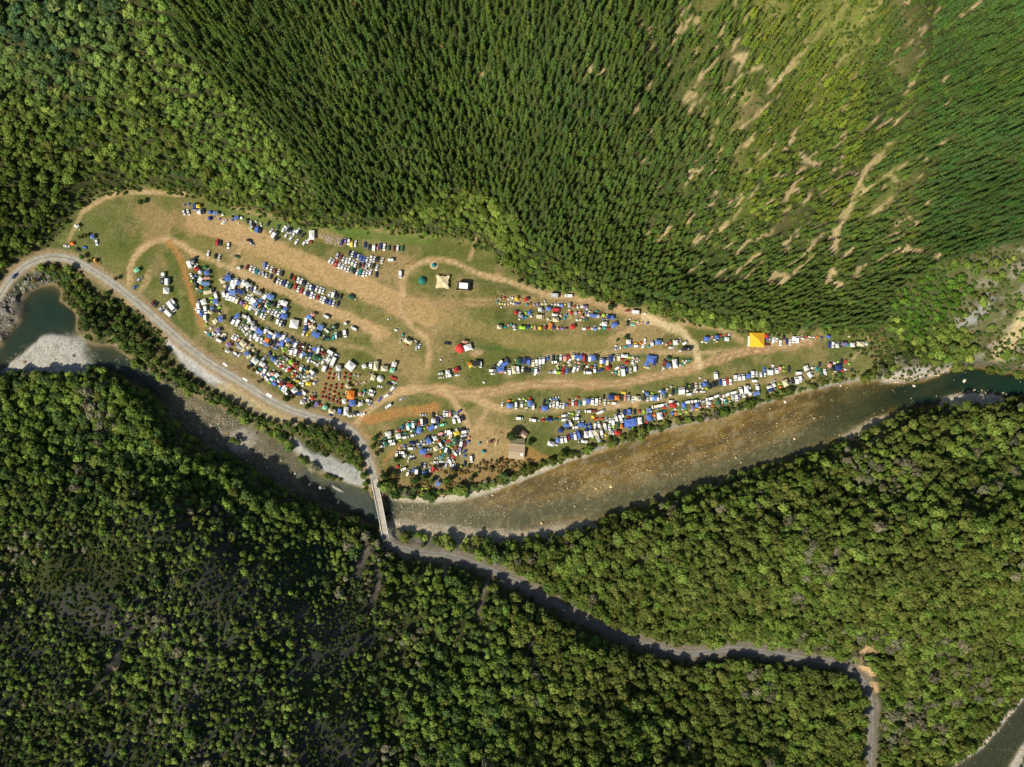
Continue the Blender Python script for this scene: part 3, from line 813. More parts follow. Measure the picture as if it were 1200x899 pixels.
def bridge():
    A = np.array([*unproj(438.8, 562, 0.4)]); B = np.array([*unproj(452.4, 631, 0.4)])
    L = float(np.linalg.norm(B - A)); ang = math.atan2(B[1] - A[1], B[0] - A[0])
    t = empty('bridge', (A[0], A[1], 0), ang)
    tag(t, 'narrow one lane concrete bridge with white rails across the river', 'bridge')
    mb = MB(); mb.box(0, L, -2.15, 2.15, -.5, .42); pobj('deck', mb.mesh('bridge_deck', [M['deck']]), t)
    for s in (-1, 1):
        mb = MB(); mb.box(0, L, s * 2.15 - .16, s * 2.15 + .16, .42, .62); pobj('kerb', mb.mesh('bridge_kerb', [M['concrete']]), t)
        mb = MB(); mb.box(0, L, s * 2.22 - .11, s * 2.22 + .11, 1.15, 1.35); r = pobj('guard_rail', mb.mesh('guard_rail', [M['rail']]), t)
        n = int(L / 2.2)
        pm = None
        for k in range(n + 1):
            if pm is None:
                mb = MB(); mb.box(-.08, .08, -.08, .08, 0, .72); pm = mb.mesh('rail_post', [M['rail']])
            pobj('rail_post', pm, r, (.1 + k * (L - .2) / n, s * 2.22, .43))
    for s in (-1, 1):
        mb = MB(); mb.box(0, L, s * 1.5 - .3, s * 1.5 + .3, -1.5, -.5); pobj('girder', mb.mesh('girder', [M['concrete']]), t)
    for f in (.02, .34, .66, .98):
        mb = MB(); mb.box(f * L - .5, f * L + .5, -2.2, 2.2, -8, -1.5); pobj('pier', mb.mesh('pier', [M['concrete']]), t)
bridge()
# white painted bars across the road
for k, (a, b, an, lab) in enumerate([(263.8, 427.4, -38, 'pale painted bar on the gravel road beside the gravel lot'), (287.3, 444.8, -36, 'pale painted bar on the gravel road between two other bars'),
                         (315.3, 463.4, -30, 'largest pale painted bar on the gravel road near the dark bush'), (428, 527.5, 20, 'short pale painted bar on the road just before the bridge')]):
    x, y, z = world_of(a, b)
    L, Wd = (3.6, 1.3) if k < 3 else (2.6, .6)
    if k == 2: L, Wd = 4.2, 2.0
    mb = MB(); mb.box(-L / 2, L / 2, -Wd / 2, Wd / 2, 0, .02)
    o = pobj('road_marking', mb.mesh('road_marking', [M['white']]), None, (x, y, float(ground(x, y)) + .13), radians(an))
    tag(o, lab, kind='structure')
# ------------------------------------------------------------------ vegetation meshes
def _ico(sub=1):
    bm = bmesh.new(); bmesh.ops.create_icosphere(bm, subdivisions=sub, radius=1.0)
    v = np.array([tuple(x.co) for x in bm.verts]); f = [tuple(x.index for x in p.verts) for p in bm.faces]
    bm.free(); return v, f
ICO1, ICO1F = _ico(1)
ICO2, ICO2F = _ico(2)

def leaf_mesh(name, V, F, var, m):
    me = bpy.data.meshes.new(name)
    V = np.asarray(V, np.float32)
    me.vertices.add(len(V)); me.vertices.foreach_set('co', V.ravel())
    tot = sum(len(f) for f in F)
    me.loops.add(tot); me.loops.foreach_set('vertex_index', np.fromiter((i for f in F for i in f), np.int32, tot))
    me.polygons.add(len(F))
    ls = np.cumsum([0] + [len(f) for f in F[:-1]]).astype(np.int32)
    me.polygons.foreach_set('loop_start', ls)
    me.update(calc_edges=True)
    a = me.attributes.new('var', 'FLOAT', 'FACE'); a.data.foreach_set('value', np.asarray(var, np.float32))
    me.materials.append(m)
    return me

def crown_broad(seed, R=3.0, H=6.5, lobes=9, cards=34, spread=.62, card=.42, m=None):
    """crown of several lumpy boughs carrying leaf clumps; base of the crown about a third up"""
    r = np.random.default_rng(seed)
    V = []; F = []; var = []
    lob = [(0, 0, H - R * .55, R * .55)]
    for i in range(lobes):
        a = 2 * pi * (i + r.random() * .7) / lobes * 1.0
        q = R * spread * (.55 + .55 * r.random())
        rr = R * (.30 + .20 * r.random())
        lob.append((q * cos(a), q * sin(a), H * (.50 + .28 * r.random()), rr))
    for (x, y, z, rr) in lob:
        b = len(V)
        nz = 1 + .30 * (r.random(len(ICO1)) - .5)
        V += [(x + v[0] * rr * .86 * k, y + v[1] * rr * .86 * k, z + v[2] * rr * .72 * k) for v, k in zip(ICO1, nz)]
        F += [tuple(i + b for i in f) for f in ICO1F]
        tone = .25 + .45 * r.random()
        var += list(np.clip(tone * .55 + .1 * r.random(len(ICO1F)), 0, 1))  # bough cores coloured darker, standing in for shade between the leaf clumps
        n = int(cards * (rr / (R * .42)) ** 1.6)
        for _ in range(n):
            d = r.normal(size=3); d /= np.linalg.norm(d)
            if d[2] < -.25: d[2] = -d[2]
            c = np.array([x, y, z]) + d * np.array([rr, rr, rr * .85]) * (.88 + .30 * r.random())
            nn = d + r.normal(size=3) * .45; nn /= np.linalg.norm(nn)
            u = np.cross(nn, r.normal(size=3)); u /= np.linalg.norm(u) + 1e-9; w = np.cross(nn, u)
            s = card * (.6 + .8 * r.random()) * R / 3.0
            b = len(V)
            V += [tuple(c + u * s), tuple(c + w * s * .75), tuple(c - u * s * .9), tuple(c - w * s * .8)]
            F.append((b, b + 1, b + 2, b + 3)); var.append(float(np.clip(tone + .35 * (r.random() - .3) + .12 * d[2] * 0, 0, 1)))
    return leaf_mesh(name='tree_crown', V=V, F=F, var=var, m=m or M['leaf'])

def crown_pine(seed, R=1.9, H=14.0, tiers=11):
    r = np.random.default_rng(seed)
    V = []; F = []; var = []
    for t in range(tiers):
        f = t / (tiers - 1)
        z = H * (.16 + .80 * f)
        rad = R * (1 - f) ** .75 * (1.0 if f > .12 else .8) + .18
        nb = int(9 - 4 * f)
        a0 = r.random() * 6.28
        tone = .30 + .40 * r.random()
        for k in range(nb):
            a = a0 + 2 * pi * (k + .5 * (r.random() - .5)) / nb
            L = rad * (.75 + .45 * r.random())
            da = 2.6 / nb
            dr_ = .30 + .25 * r.random()
            b = len(V)
            tip = (L * cos(a), L * sin(a), z - L * dr_)
            m1 = (.62 * L * cos(a - da * .55), .62 * L * sin(a - da * .55), z - .62 * L * dr_ - .18)
            m2 = (.62 * L * cos(a + da * .55), .62 * L * sin(a + da * .55), z - .62 * L * dr_ - .18)
            V += [(0, 0, z + .45), m1, tip, m2]
            F += [(b, b + 1, b + 2), (b, b + 2, b + 3)]
            vv = float(np.clip(tone + .3 * (r.random() - .5), 0, 1))
            var += [vv, float(np.clip(vv + .12 * (r.random() - .5), 0, 1))]
            # a needle clump riding on the bough
            c = np.array([.7 * L * cos(a), .7 * L * sin(a), z - .55 * L * dr_ + .1]); s = .42 + .2 * r.random()
            b = len(V); q = r.normal(size=(3, 3)) * s * .75
            V += [tuple(c + q[0]), tuple(c + q[1]), tuple(c + q[2])]; F.append((b, b + 1, b + 2)); var.append(float(np.clip(vv + .2, 0, 1)))
    b = len(V); n = 6
    V += [(R * .33 * cos(2 * pi * i / n), R * .33 * sin(2 * pi * i / n), H * .12) for i in range(n)] + [(0, 0, H)]
    F += [(b + i, b + (i + 1) % n, b + n) for i in range(n)]; var += [.18] * n
    return leaf_mesh('pine_crown', V, F, var, M['needle'])

def shrub_mesh(seed, R=1.2):
    r = np.random.default_rng(seed)
    V = []; F = []; var = []
    for i in range(3):
        x, y = r.normal(size=2) * R * .4; z = R * (.45 + .25 * r.random()); rr = R * (.45 + .2 * r.random())
        b = len(V); V += [(x + v[0] * rr * .85, y + v[1] * rr * .85, z + v[2] * rr * .7) for v in ICO1]; F += [tuple(q + b for q in f) for f in ICO1F]; var += [.3] * len(ICO1F)
        for _ in range(16):
            d = r.normal(size=3); d /= np.linalg.norm(d); d[2] = abs(d[2])
            c = np.array([x, y, z]) + d * rr * (.85 + .35 * r.random()); nn = d + r.normal(size=3) * .6; nn /= np.linalg.norm(nn)
            u = np.cross(nn, r.normal(size=3)); u /= np.linalg.norm(u) + 1e-9; w = np.cross(nn, u); s = R * (.16 + .16 * r.random()); b = len(V)
            V += [tuple(c + u * s), tuple(c + w * s), tuple(c - u * s), tuple(c - w * s)]; F.append((b, b + 1, b + 2, b + 3)); var.append(.35 + .5 * r.random())
    return leaf_mesh('shrub', V, F, var, M['leaf'])

def trunk_mesh(h=5.0, r0=.22, limbs=4, seed=0):
    r = np.random.default_rng(seed)
    mb = MB(); n = 7
    def tube(a, b, ra, rb):
        a = np.array(a, float); b = np.array(b, float); t = (b - a) / np.linalg.norm(b - a)
        u = np.cross(t, (0.3, 0.9, 0.1)); u /= np.linalg.norm(u); w = np.cross(t, u)
        vs = [tuple(a + (u * cos(2 * pi * i / n) + w * sin(2 * pi * i / n)) * ra) for i in range(n)] + [tuple(b + (u * cos(2 * pi * i / n) + w * sin(2 * pi * i / n)) * rb) for i in range(n)]
        mb.add(vs, [(i, (i + 1) % n, n + (i + 1) % n, n + i) for i in range(n)] + [tuple(range(n, 2 * n))])
    tube((0, 0, -.8), (.1, .05, h * .5), r0 * 1.15, r0 * .8); tube((.1, .05, h * .5), (0, .1, h), r0 * .8, r0 * .3)
    for k in range(limbs):
        a = 6.28 * (k + r.random() * .5) / limbs; L = h * .42; z = h * (.4 + .12 * k)
        tube((.05, .05, z), (L * cos(a), L * sin(a), z + L * .6), r0 * .5, r0 * .15)
    return mb.mesh('tree_trunk', [M['bark']])

BROAD = [crown_broad(s, 3.0, 6.5, lobes=lb, cards=c_, m=None) for s, lb, c_ in [(1, 7, 30), (2, 8, 28), (3, 9, 26), (4, 6, 32), (5, 10, 26), (6, 8, 30)]]
ROUND = [crown_broad(20 + s, 2.6, 5.0, lobes=5, cards=26, spread=.5, card=.38) for s in range(4)]
PINE = [crown_pine(40 + s, R=1.45 + .14 * s, H=11.5 + 1.1 * (s % 3)) for s in range(5)]
SHRUB = [shrub_mesh(60 + s) for s in range(4)]
T_BROAD = trunk_mesh(5.2, .20, 5, 1); T_PINE = trunk_mesh(12.5, .17, 0, 2); T_SHRUB = trunk_mesh(1.0, .06, 3, 3)

def lump(seed, R=1.0, flat=.55):
    r = np.random.default_rng(seed)
    d = 1 + .45 * (r.random(len(ICO1)) - .5)
    v = ICO1 * d[:, None] * np.array([R, R * (.65 + .3 * r.random()), R * flat])
    return mesh_py('river_stone', v, ICO1F, [M['stone']], smooth=False)
STONES = [lump(80 + s) for s in range(5)]

# ------------------------------------------------------------------ scattering by geometry nodes
def scatter(name, protos, P, rot, scl, tint, idx, kind='stuff', label=None):
    """one object whose points each carry a copy of one of the protos"""
    me = bpy.data.meshes.new(name)
    n = len(P)
    me.vertices.add(n); me.vertices.foreach_set('co', np.asarray(P, np.float32).ravel())
    def at(nm, ty, arr, key='value'):
        a = me.attributes.new(nm, ty, 'POINT'); a.data.foreach_set(key, np.ascontiguousarray(arr).ravel())
    at('rot', 'FLOAT_VECTOR', np.asarray(rot, np.float32), 'vector')
    at('scl', 'FLOAT_VECTOR', np.asarray(scl, np.float32), 'vector')
    t4 = np.ones((n, 4), np.float32); t4[:, :3] = tint
    at('tint', 'FLOAT_COLOR', t4, 'color')
    at('idx', 'INT', np.asarray(idx, np.int32))
    me.update()
    coll = bpy.data.collections.new(name + '_kinds')
    for k, pm in enumerate(protos):
        coll.objects.link(bpy.data.objects.new('%s_%02d' % (name, k), pm))
    ng = bpy.data.node_groups.new(name, 'GeometryNodeTree')
    ng.interface.new_socket('Geometry', in_out='INPUT', socket_type='NodeSocketGeometry')
    ng.interface.new_socket('Geometry', in_out='OUTPUT', socket_type='NodeSocketGeometry')
    gi = ng.nodes.new('NodeGroupInput'); go = ng.nodes.new('NodeGroupOutput')
    ci = ng.nodes.new('GeometryNodeCollectionInfo'); ci.inputs['Collection'].default_value = coll
    ci.inputs['Separate Children'].default_value = True; ci.inputs['Reset Children'].default_value = True
    ip = ng.nodes.new('GeometryNodeInstanceOnPoints'); ip.inputs['Pick Instance'].default_value = True
    def na(nm, ty):
        a = ng.nodes.new('GeometryNodeInputNamedAttribute'); a.data_type = ty; a.inputs['Name'].default_value = nm
        return a.outputs['Attribute']
    er = ng.nodes.new('FunctionNodeEulerToRotation')
    ng.links.new(na('rot', 'FLOAT_VECTOR'), er.inputs[0])
    ng.links.new(gi.outputs[0], ip.inputs['Points']); ng.links.new(ci.outputs[0], ip.inputs['Instance'])
    ng.links.new(na('idx', 'INT'), ip.inputs['Instance Index']); ng.links.new(er.outputs[0], ip.inputs['Rotation'])
    ng.links.new(na('scl', 'FLOAT_VECTOR'), ip.inputs['Scale']); ng.links.new(ip.outputs[0], go.inputs[0])
    o = bpy.data.objects.new(name, me)
    md = o.modifiers.new('scatter', 'NODES'); md.node_group = ng
    link(o)
    return tag(o, label, kind=kind)

# ------------------------------------------------------------------ where trees grow
def jgrid(cell, x0=-440, x1=440, y0=-350, y1=350, jit=.8, seed=1, ang=0.0):
    r = np.random.default_rng(seed)
    S = 620
    gx = np.arange(-S, S, cell[0]); gy = np.arange(-S, S, cell[1])
    a, b = np.meshgrid(gx, gy)
    a = a + (r.random(a.shape) - .5) * jit * cell[0]; b = b + (r.random(b.shape) - .5) * jit * cell[1]
    x = a * cos(ang) - b * sin(ang); y = a * sin(ang) + b * cos(ang)
    m = (x > x0) & (x < x1) & (y > y0) & (y < y1)
    return x[m], y[m]

def pine_d(px, py):   # signed px distance to plantation edge
    return sdist(px, py, PINES)

def bare_mask(px, py, extra=0):
    m = np.zeros(px.shape, bool)
    for (P, hw) in BARE:
        d = near_dist(px, py, P, hw + 5)
        m |= d < hw * .9 + extra
    return m

def common_ok(x, y, z, px, py, campd=0.0, roadm=6.4, lane=6.5):
    ok = sdist(px, py, CAMP) < -campd
    ok &= (sdist(x, y, Wr2) < -10) | (px < 1080) | (py < 700)
    ok &= (sdist(x, y, Wr) < np.where(py > 420, np.where(dc_of(x, y) < -14, 1.2, -1.2), -1.2)) & (sdist(x, y, Wr2) < -2.5)
    d, _ = seg_dist(x, y, WA); ok &= d > 6.5
    d, _ = seg_dist(x, y, WB); ok &= d > roadm
    for P in (BAR_MID, BAR_LEFT, BAR_ISL, ROCK):
        ok &= sdist(px, py, P) < -1
    ok &= (sdist(px, py, BAR_R1) < -3) & (sdist(px, py, BAR_R2) < 2)
    ok &= sdist(px, py, GRAVEL_LOT) < 0
    ok &= sdist(px, py, DIRT_LOT) < 2
    return ok

def dc_of(x, y): return bil(dc, -480, -390, STEP, STEP, x, y)
r0 = np.random.default_rng(11)
# --- plantation pines, in rows down the slope
x, y = jgrid((2.6, 3.15), seed=3, jit=.95, ang=.35)
z = ground(x, y); px, py = proj(x, y, z)
pd = pine_d(px, py)
ok = (pd > 1) & common_ok(x, y, z, px, py, 4)
thin = np.clip(sstep(740, 860, px) * sstep(1120, 1040, px) * sstep(345, 300, py), 0, 1)
gapn = fbm(x, y, 16, 93, 4)
ok &= ~((thin > .2) & (gapn > .575 + .12 * (1 - thin)) & (r0.random(len(x)) < .8))
ok &= ~bare_mask(px, py, 1.0)
ok &= (r0.random(len(x)) > .06 + .10 * thin)
ok &= ~((np.abs(px - 990) < 55) & (py < 60) & (r0.random(len(x)) < .7 * np.exp(-((px - 990) / 40) ** 2)))
ok_keep = ok
x, y, z, px, py = x[ok], y[ok], z[ok], px[ok], py[ok]
n = len(x)
sc = .62 + .50 * r0.random(n) + .25 * (fbm(x, y, 18, 181, 3) - .5); sc *= 1 - .14 * sstep(750, 900, px) + .10 * sstep(1000, 1150, px)
hue = fbm(x, y, 40, 121, 3)
tint = np.stack([.054 + .030 * (hue - .4) + .018 * r0.random(n), .086 + .035 * (hue - .4) + .025 * r0.random(n), .020 + .008 * r0.random(n)], -1)
tint *= 1.14 * (.8 + .5 * fbm(x, y, 28, 183, 3))[:, None]
yt = (r0.random(n) < .05 + .12 * thin[ok_keep]); tint[yt] *= np.array([1.5, 1.35, 1.1])
tint[px > 1080] *= np.array([.72, .88, .95])
yl = (px > 860) & (px < 1010) & (py < 260); tint[yl] *= np.array([1.35, 1.2, .9])
tree_pines = dict(x=x, y=y, z=z, px=px, py=py, sc=sc, tint=np.clip(tint, .01, .5), rz=r0.random(n) * 6.28, idx=r0.integers(0, len(PINE), n))

# --- broadleaf bush everywhere else
x, y = jgrid((3.15, 3.1), seed=5, jit=.95)
z = ground(x, y); px, py = proj(x, y, z)
pd = pine_d(px, py)
south = py > 420
ok = (pd < -1) & common_ok(x, y, z, px, py, 1.0)
ok &= ~bare_mask(px, py, 1.5)
scr = sdist(px, py, SCRUB_R)
ok &= ~((scr > 0) & (r0.random(len(x)) < .04 + .84 * sstep(1110, 1150, px)))
ok &= ~((py > 375) & (py < 430) & (px > 1000) & (sdist(px, py, CAMP) > -14) & (r0.random(len(x)) < .8))
# thinner cover on the open hillside
opn = sstep(560, 690, py + (px - 200) * -.15 + 90 * (fbm(x, y, 60, 171, 3) - .5)) * sstep(560, 400, px)
gn = fbm(x, y, 34, 123, 3)
ok &= ~((opn > .3) & (r0.random(len(x)) < opn * (.26 + .70 * sstep(.48, .66, gn))))
op2 = np.exp(-((px - 560) / 110) ** 2 - ((py - 730) / 60) ** 2)
ok &= ~(r0.random(len(x)) < op2 * .35)
strip = south & (sdist(px, py, [(28,345),(60,312),(110,326),(160,366),(215,412),(275,452),(330,482),(390,502),(434,560),(434,570),(350,520),(280,485),(200,445),(130,405),(96,398),(70,340)]) > 0)
strip |= (sdist(px, py, [(66,326),(110,326),(160,366),(215,412),(275,452),(330,482),(398,505),(424,530),(436,572),(420,566),(350,515),(280,487),(200,445),(130,405),(96,398),(76,350)]) > 0)
ok &= ~strip
x, y, z, px, py = x[ok], y[ok], z[ok], px[ok], py[ok]
n = len(x)
sn = fbm(x, y, 26, 131, 3)
sc = .58 + .78 * r0.random(n) ** 2.2 + .5 * (sn - .5); sc *= np.where(py < 420, .86, .90)
opn = sstep(560, 640, py + (px - 200) * -.15) * sstep(560, 400, px)
sc = sc * (1 - .18 * opn)
big = (px > 600) & (py > 560); sc[big] *= 1.08
edge_n = (py < 300) & (sdist(px, py, CAMP) > -16); sc[edge_n] *= .62
fern = sdist(px, py, [(1040,352),(1060,330),(1120,306),(1150,330),(1120,370),(1060,400)]) > 0; sc[fern] *= .7
hz = fbm(x, y, 30, 133, 3); rr = r0.random(n)
bright = C(.110, .150, .030); olive = C(.088, .104, .024); dark = C(.050, .078, .022); grey = C(.115, .110, .065); lime = C(.15, .19, .035); green = C(.078, .114, .021)
t = np.zeros((n, 3), np.float32)
pal_n = np.array([bright, green, lime, olive, dark]); pal_s = np.array([green, dark, bright, olive, grey]); pal_e = np.array([olive, olive, green, bright, grey])
for nm, pal, sel, cut in (('n', pal_n, py < 420, (.42, .72, .80, .90)), ('sw', pal_s, (py >= 420) & (px < 600), (.34, .62, .82, .975)), ('se', pal_e, (py >= 420) & (px >= 600), (.30, .55, .78, .985))):
    k = np.digitize(np.clip(rr * .8 + .1 + (hz - .5) * 1.3, 0, 1), cut)
    t[sel] = pal[k[sel]]
# upper left corner is a paler, bluer green; the bush near the bend is darker
ul = sstep(160, 40, np.hypot(px - 60, (py - 30) * 1.2)) * (py < 250)
t = t * (1 + .15 * ul[:, None]) + np.array([.0, .012, .018]) * ul[:, None]
lnb = inside(px, py, LIGHT_N); t[lnb] = t[lnb] * .45 + C(.115, .175, .036) * .6; sc[lnb] *= .92
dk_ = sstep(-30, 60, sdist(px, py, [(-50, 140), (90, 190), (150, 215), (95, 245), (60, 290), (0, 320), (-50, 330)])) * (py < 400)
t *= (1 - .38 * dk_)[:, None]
fr_ = fern; t[fr_] = green * np.array([.8, 1.05, .8])
t *= np.where(py < 420, 1.66, np.where(px < 600, 2.05, 1.62))[:, None]
t *= (.62 + .80 * r0.random((n, 1)) ** 1.3)
t[:, 0] *= .92 + .16 * r0.random(n)
idx = r0.integers(0, len(BROAD) + len(ROUND), n)
rnd = r0.random(n) < .75 * opn + .15
idx = np.where(rnd, len(BROAD) + r0.integers(0, len(ROUND), n), r0.integers(0, len(BROAD), n))
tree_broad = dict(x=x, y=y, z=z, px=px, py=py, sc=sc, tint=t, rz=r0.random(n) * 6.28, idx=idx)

BR_ALL = BROAD + ROUND
def sub(d, m): return {k: v[m] for k, v in d.items()}
def frame_in(d): return (d['px'] > 2) & (d['px'] < 1198) & (d['py'] > 2) & (d['py'] < 897)
def rots(d): return np.stack([np.zeros(len(d['x'])), np.zeros(len(d['x'])), d['rz']], -1)
def scls(d, v=.12):
    r = np.random.default_rng(len(d['x'])); k = 1 + v * (r.random(len(d['x'])) - .5) * 2
    return np.stack([d['sc'] * 1.12, d['sc'] * 1.12, d['sc'] * k * .95], -1)

# 300 of each kind stand as trees of their own: those that show largest
def show(d, h):
    return d['sc'] * h / (HCAM - d['z']) * (1 + .6 * np.hypot(d['x'], d['y']) / (HCAM - d['z']))
fi = frame_in(tree_pines)
s = show(tree_pines, 13) * fi
pick = np.zeros(len(s), bool); pick[np.argsort(-s)[:300]] = True
ind_p = sub(tree_pines, pick); rest_p = sub(tree_pines, ~pick)
NSOLO = 174                                    # single trees placed by hand further down
fi = frame_in(tree_broad)
s = show(tree_broad, 6.5) * fi
pick = np.zeros(len(s), bool); pick[np.argsort(-s)[:300 - NSOLO]] = True
ind_b = sub(tree_broad, pick); rest_b = sub(tree_broad, ~pick)

def scat_d(name, protos, d, label):
    return scatter(name, protos, np.stack([d['x'], d['y'], d['z'] - .1], -1), rots(d), scls(d), d['tint'], d['idx'], label=label)
scat_d('pine_plantation', PINE, rest_p, 'dark green pine plantation covering the slope above the campsite')
scat_d('forest', BR_ALL, rest_b, 'mixed green broadleaf bush covering the slopes on both sides of the river')

def solo_tree(x, y, z, crown, trunk, sc, rz, tint, label, group=None, name='tree', cat='tree', cname='crown'):
    t = empty(name, (x, y, z - .1), rz, (sc, sc, sc))
    tag(t, label, cat, group)
    pobj('trunk', trunk, t)
    pobj(cname, crown, t, tint=tint)
    return t
for i in range(len(ind_p['x'])):
    d = ind_p; px_, py_ = d['px'][i], d['py'][i]
    reg = ('in the plantation at the top right corner' if px_ > 1000 else 'on the high plantation slope at the top right' if px_ > 800 else 'at the top edge of the plantation above the camp' if py_ < 120 else 'on the plantation slope')
    solo_tree(d['x'][i], d['y'][i], d['z'][i], PINE[d['idx'][i]], T_PINE, d['sc'][i], d['rz'][i], d['tint'][i], 'tall narrow dark green pine ' + reg, 'plantation pines ' + reg, 'pine_tree', 'pine tree')
def reg_b(px_, py_):
    if py_ < 420:
        return 'in the bright green bush at upper left' if px_ < 450 else 'in the green bush right of the plantation'
    if px_ < 440: return 'on the dark hillside below the river at lower left'
    if px_ < 780 and py_ > 640 + (px_ - 520) * .36: return 'on the shaded slope below the forest road'
    return 'in the olive green bush right of the bridge'
for i in range(len(ind_b['x'])):
    d = ind_b; rg = reg_b(d['px'][i], d['py'][i]); tt = d['tint'][i]
    tone = 'pale grey green' if tt[2] > .06 and tt[0] > .1 else 'bright green' if tt[1] > .13 else 'olive green' if tt[0] > tt[1] * .9 else 'mid green' if tt[1] > .09 else 'dark green'
    solo_tree(d['x'][i], d['y'][i], d['z'][i], BR_ALL[d['idx'][i]], T_BROAD, d['sc'][i], d['rz'][i], tt, 'large %s broadleaf tree %s' % (tone, rg), '%s trees %s' % (tone, rg), 'broadleaf_tree', 'tree')

# --- hand placed trees: (area key, photo x, y, crown radius px, tone)
ORD = ['first', 'second', 'third', 'fourth', 'fifth', 'sixth', 'seventh', 'eighth', 'ninth', 'tenth', 'eleventh', 'twelfth', 'thirteenth', 'fourteenth', 'fifteenth', 'sixteenth', 'seventeenth', 'eighteenth', 'nineteenth', 'twentieth']
def ordw(i):
    if i < 20: return ORD[i]
    tens = ['', '', 'twenty', 'thirty', 'forty', 'fifty', 'sixty', 'seventy', 'eighty', 'ninety']
    n = i + 1
    if n % 10 == 0: return {20: 'twentieth', 30: 'thirtieth', 40: 'fortieth', 50: 'fiftieth', 60: 'sixtieth', 70: 'seventieth', 80: 'eightieth', 90: 'ninetieth', 100: 'hundredth'}.get(n, 'last')
    return tens[n // 10] + ' ' + ORD[n % 10 - 1] if n < 100 else 'last'
TONE = {'d': C(.060, .090, .026), 'g': C(.095, .150, .034), 'b': C(.150, .200, .042), 'o': C(.150, .145, .048), 'r': C(.14, .095, .045), 'l': C(.20, .26, .04)}
TN = {'d': 'dark green', 'g': 'mid green', 'b': 'bright green', 'o': 'olive', 'r': 'brownish', 'l': 'lime green'}
SOLO = [
 ('between gravel road and green pool', '86 326 4 g;92 333 4 b;99 338 5 b;91 345 5 g;84 338 4 b;80 346 3 o;96 352 4 b;104 345 5 g;110 352 5 b;103 360 5 g;112 362 5 g;97 364 4 o;112 376 11 d;122 366 6 g;126 378 7 d;104 372 6 d;119 387 6 d;106 384 6 d;133 357 5 g;121 350 5 d;128 345 4 g;135 367 6 d;143 374 6 g;150 367 5 g;140 384 6 g;133 390 6 d;148 385 6 g;156 378 5 g;151 394 6 d;142 398 6 g;160 390 5 g;160 402 6 g;150 406 6 g;168 396 6 o;171 408 6 g;163 414 5 g;177 402 5 d;180 414 6 d;174 420 5 b;187 423 6 b;182 428 5 g;193 413 5 o;197 430 5 d;205 436 6 g;210 444 5 g;201 440 5 g;217 446 6 g;226 450 5 d;222 455 4 g;233 455 5 g;241 459 4 g;78 318 3 g;62 328 3 o;58 321 2.6 b;44 330 2.6 o'),
 ('in the strip between dirt lot and riffle', '250 463 5 d;258 467 5 g;266 470 5 g;274 474 5 d;281 479 5 g;289 484 5 g;297 488 4 g;305 491 4 d;313 494 4 g;321 496 4 g;330 500 5 g'),
 ('in the strip beside the road above the bridge', '340 498 6 g;348 503 6 g;356 499 6 d;363 505 6 g;371 501 7 d;379 506 7 g;386 500 6 o;372 510 6 b;382 514 6 g;392 508 7 d;395 517 7 g;389 521 6 b;403 513 6 o;404 523 6 g;399 528 5 b;411 520 6 g;412 530 6 g;420 530 5 o;417 539 6 b;422 547 5 b;411 538 5 g;427 556 5 b;430 566 4.5 b;424 538 5 g;429 573 3.6 b'),
 ('beside the brown roofed barn', '600 510 7.5 d'),
 ('just right of the brown roofed barn', '619 520 5 b'),
 ('around the riverside tent block', '440 514 4 g;445 521 4 o;438 523 4 g;443 531 4 d;452 557 6 d;459 566 5 g;447 567 5 d;463 556 4 o;466 538 4.5 d;487 562 6 d;498 559 5 g;507 563 4 g;525 562 6 g;531 552 5 o;552 561 4 o;541 568 4 o;487 572 4 g;576 549 3 o;584 541 3.4 r;470 574 3.4 d'),
 ('along the bank above the right river', '700 506 0 g;728 379 0 g;733 396 5 g;723 399 3 g;690 509 3.4 d;705 518 3.4 g;715 519 3.2 g;735 515 4 g;742 512 4 d;752 508 4 r;760 503 4 g;768 500 4 g;775 504 3.4 r;783 500 3.6 g;795 497 3.4 d;805 491 4 r;812 493 3 d;820 490 3.4 g;835 487 4.5 l;846 485 3.4 g;855 480 3.4 g;868 474 3.4 d;876 472 3 g;887 470 4 g;897 466 4 g;908 462 4 g;920 461 3.4 g;937 457 3.8 g;952 452 3.4 g;965 448 3 g;998 442 3 d'),
 ('beside the road below the tents', '338 467 5 d;343 464 3.6 r;362 476 4 d;367 474 3 g;305 447 2.6 r;293 430 3 r;299 434 2.8 r'),
 ('standing alone in the upper left paddock', '168 238 4.2 d;138 327 3 r'),
 ('beside the cars at the left paddock edge', '95 279 3 o;103 277 3 o;99 302 3.6 g;107 307 3 g'),
 ('along the top edge of the camp above the parked cars', '261 236 3.4 d'),
 ('at the foot of the plantation', '852 376 5 d;862 380 5 g;872 372 5 g;884 378 5 g;897 380 5 g;912 384 5 g;930 386 5 g;800 364 5 g;780 358 5 d;715 360 5 d;742 356 9 d;690 344 7 d;653 337 5 g;618 333 3 d;609 330 3 d;636 338 3.4 d'),
 ('on the small island in the left riffle', '276 515 4.6 b;282 518 4 b'),
]
nsolo = 0; SOLO_POS = []
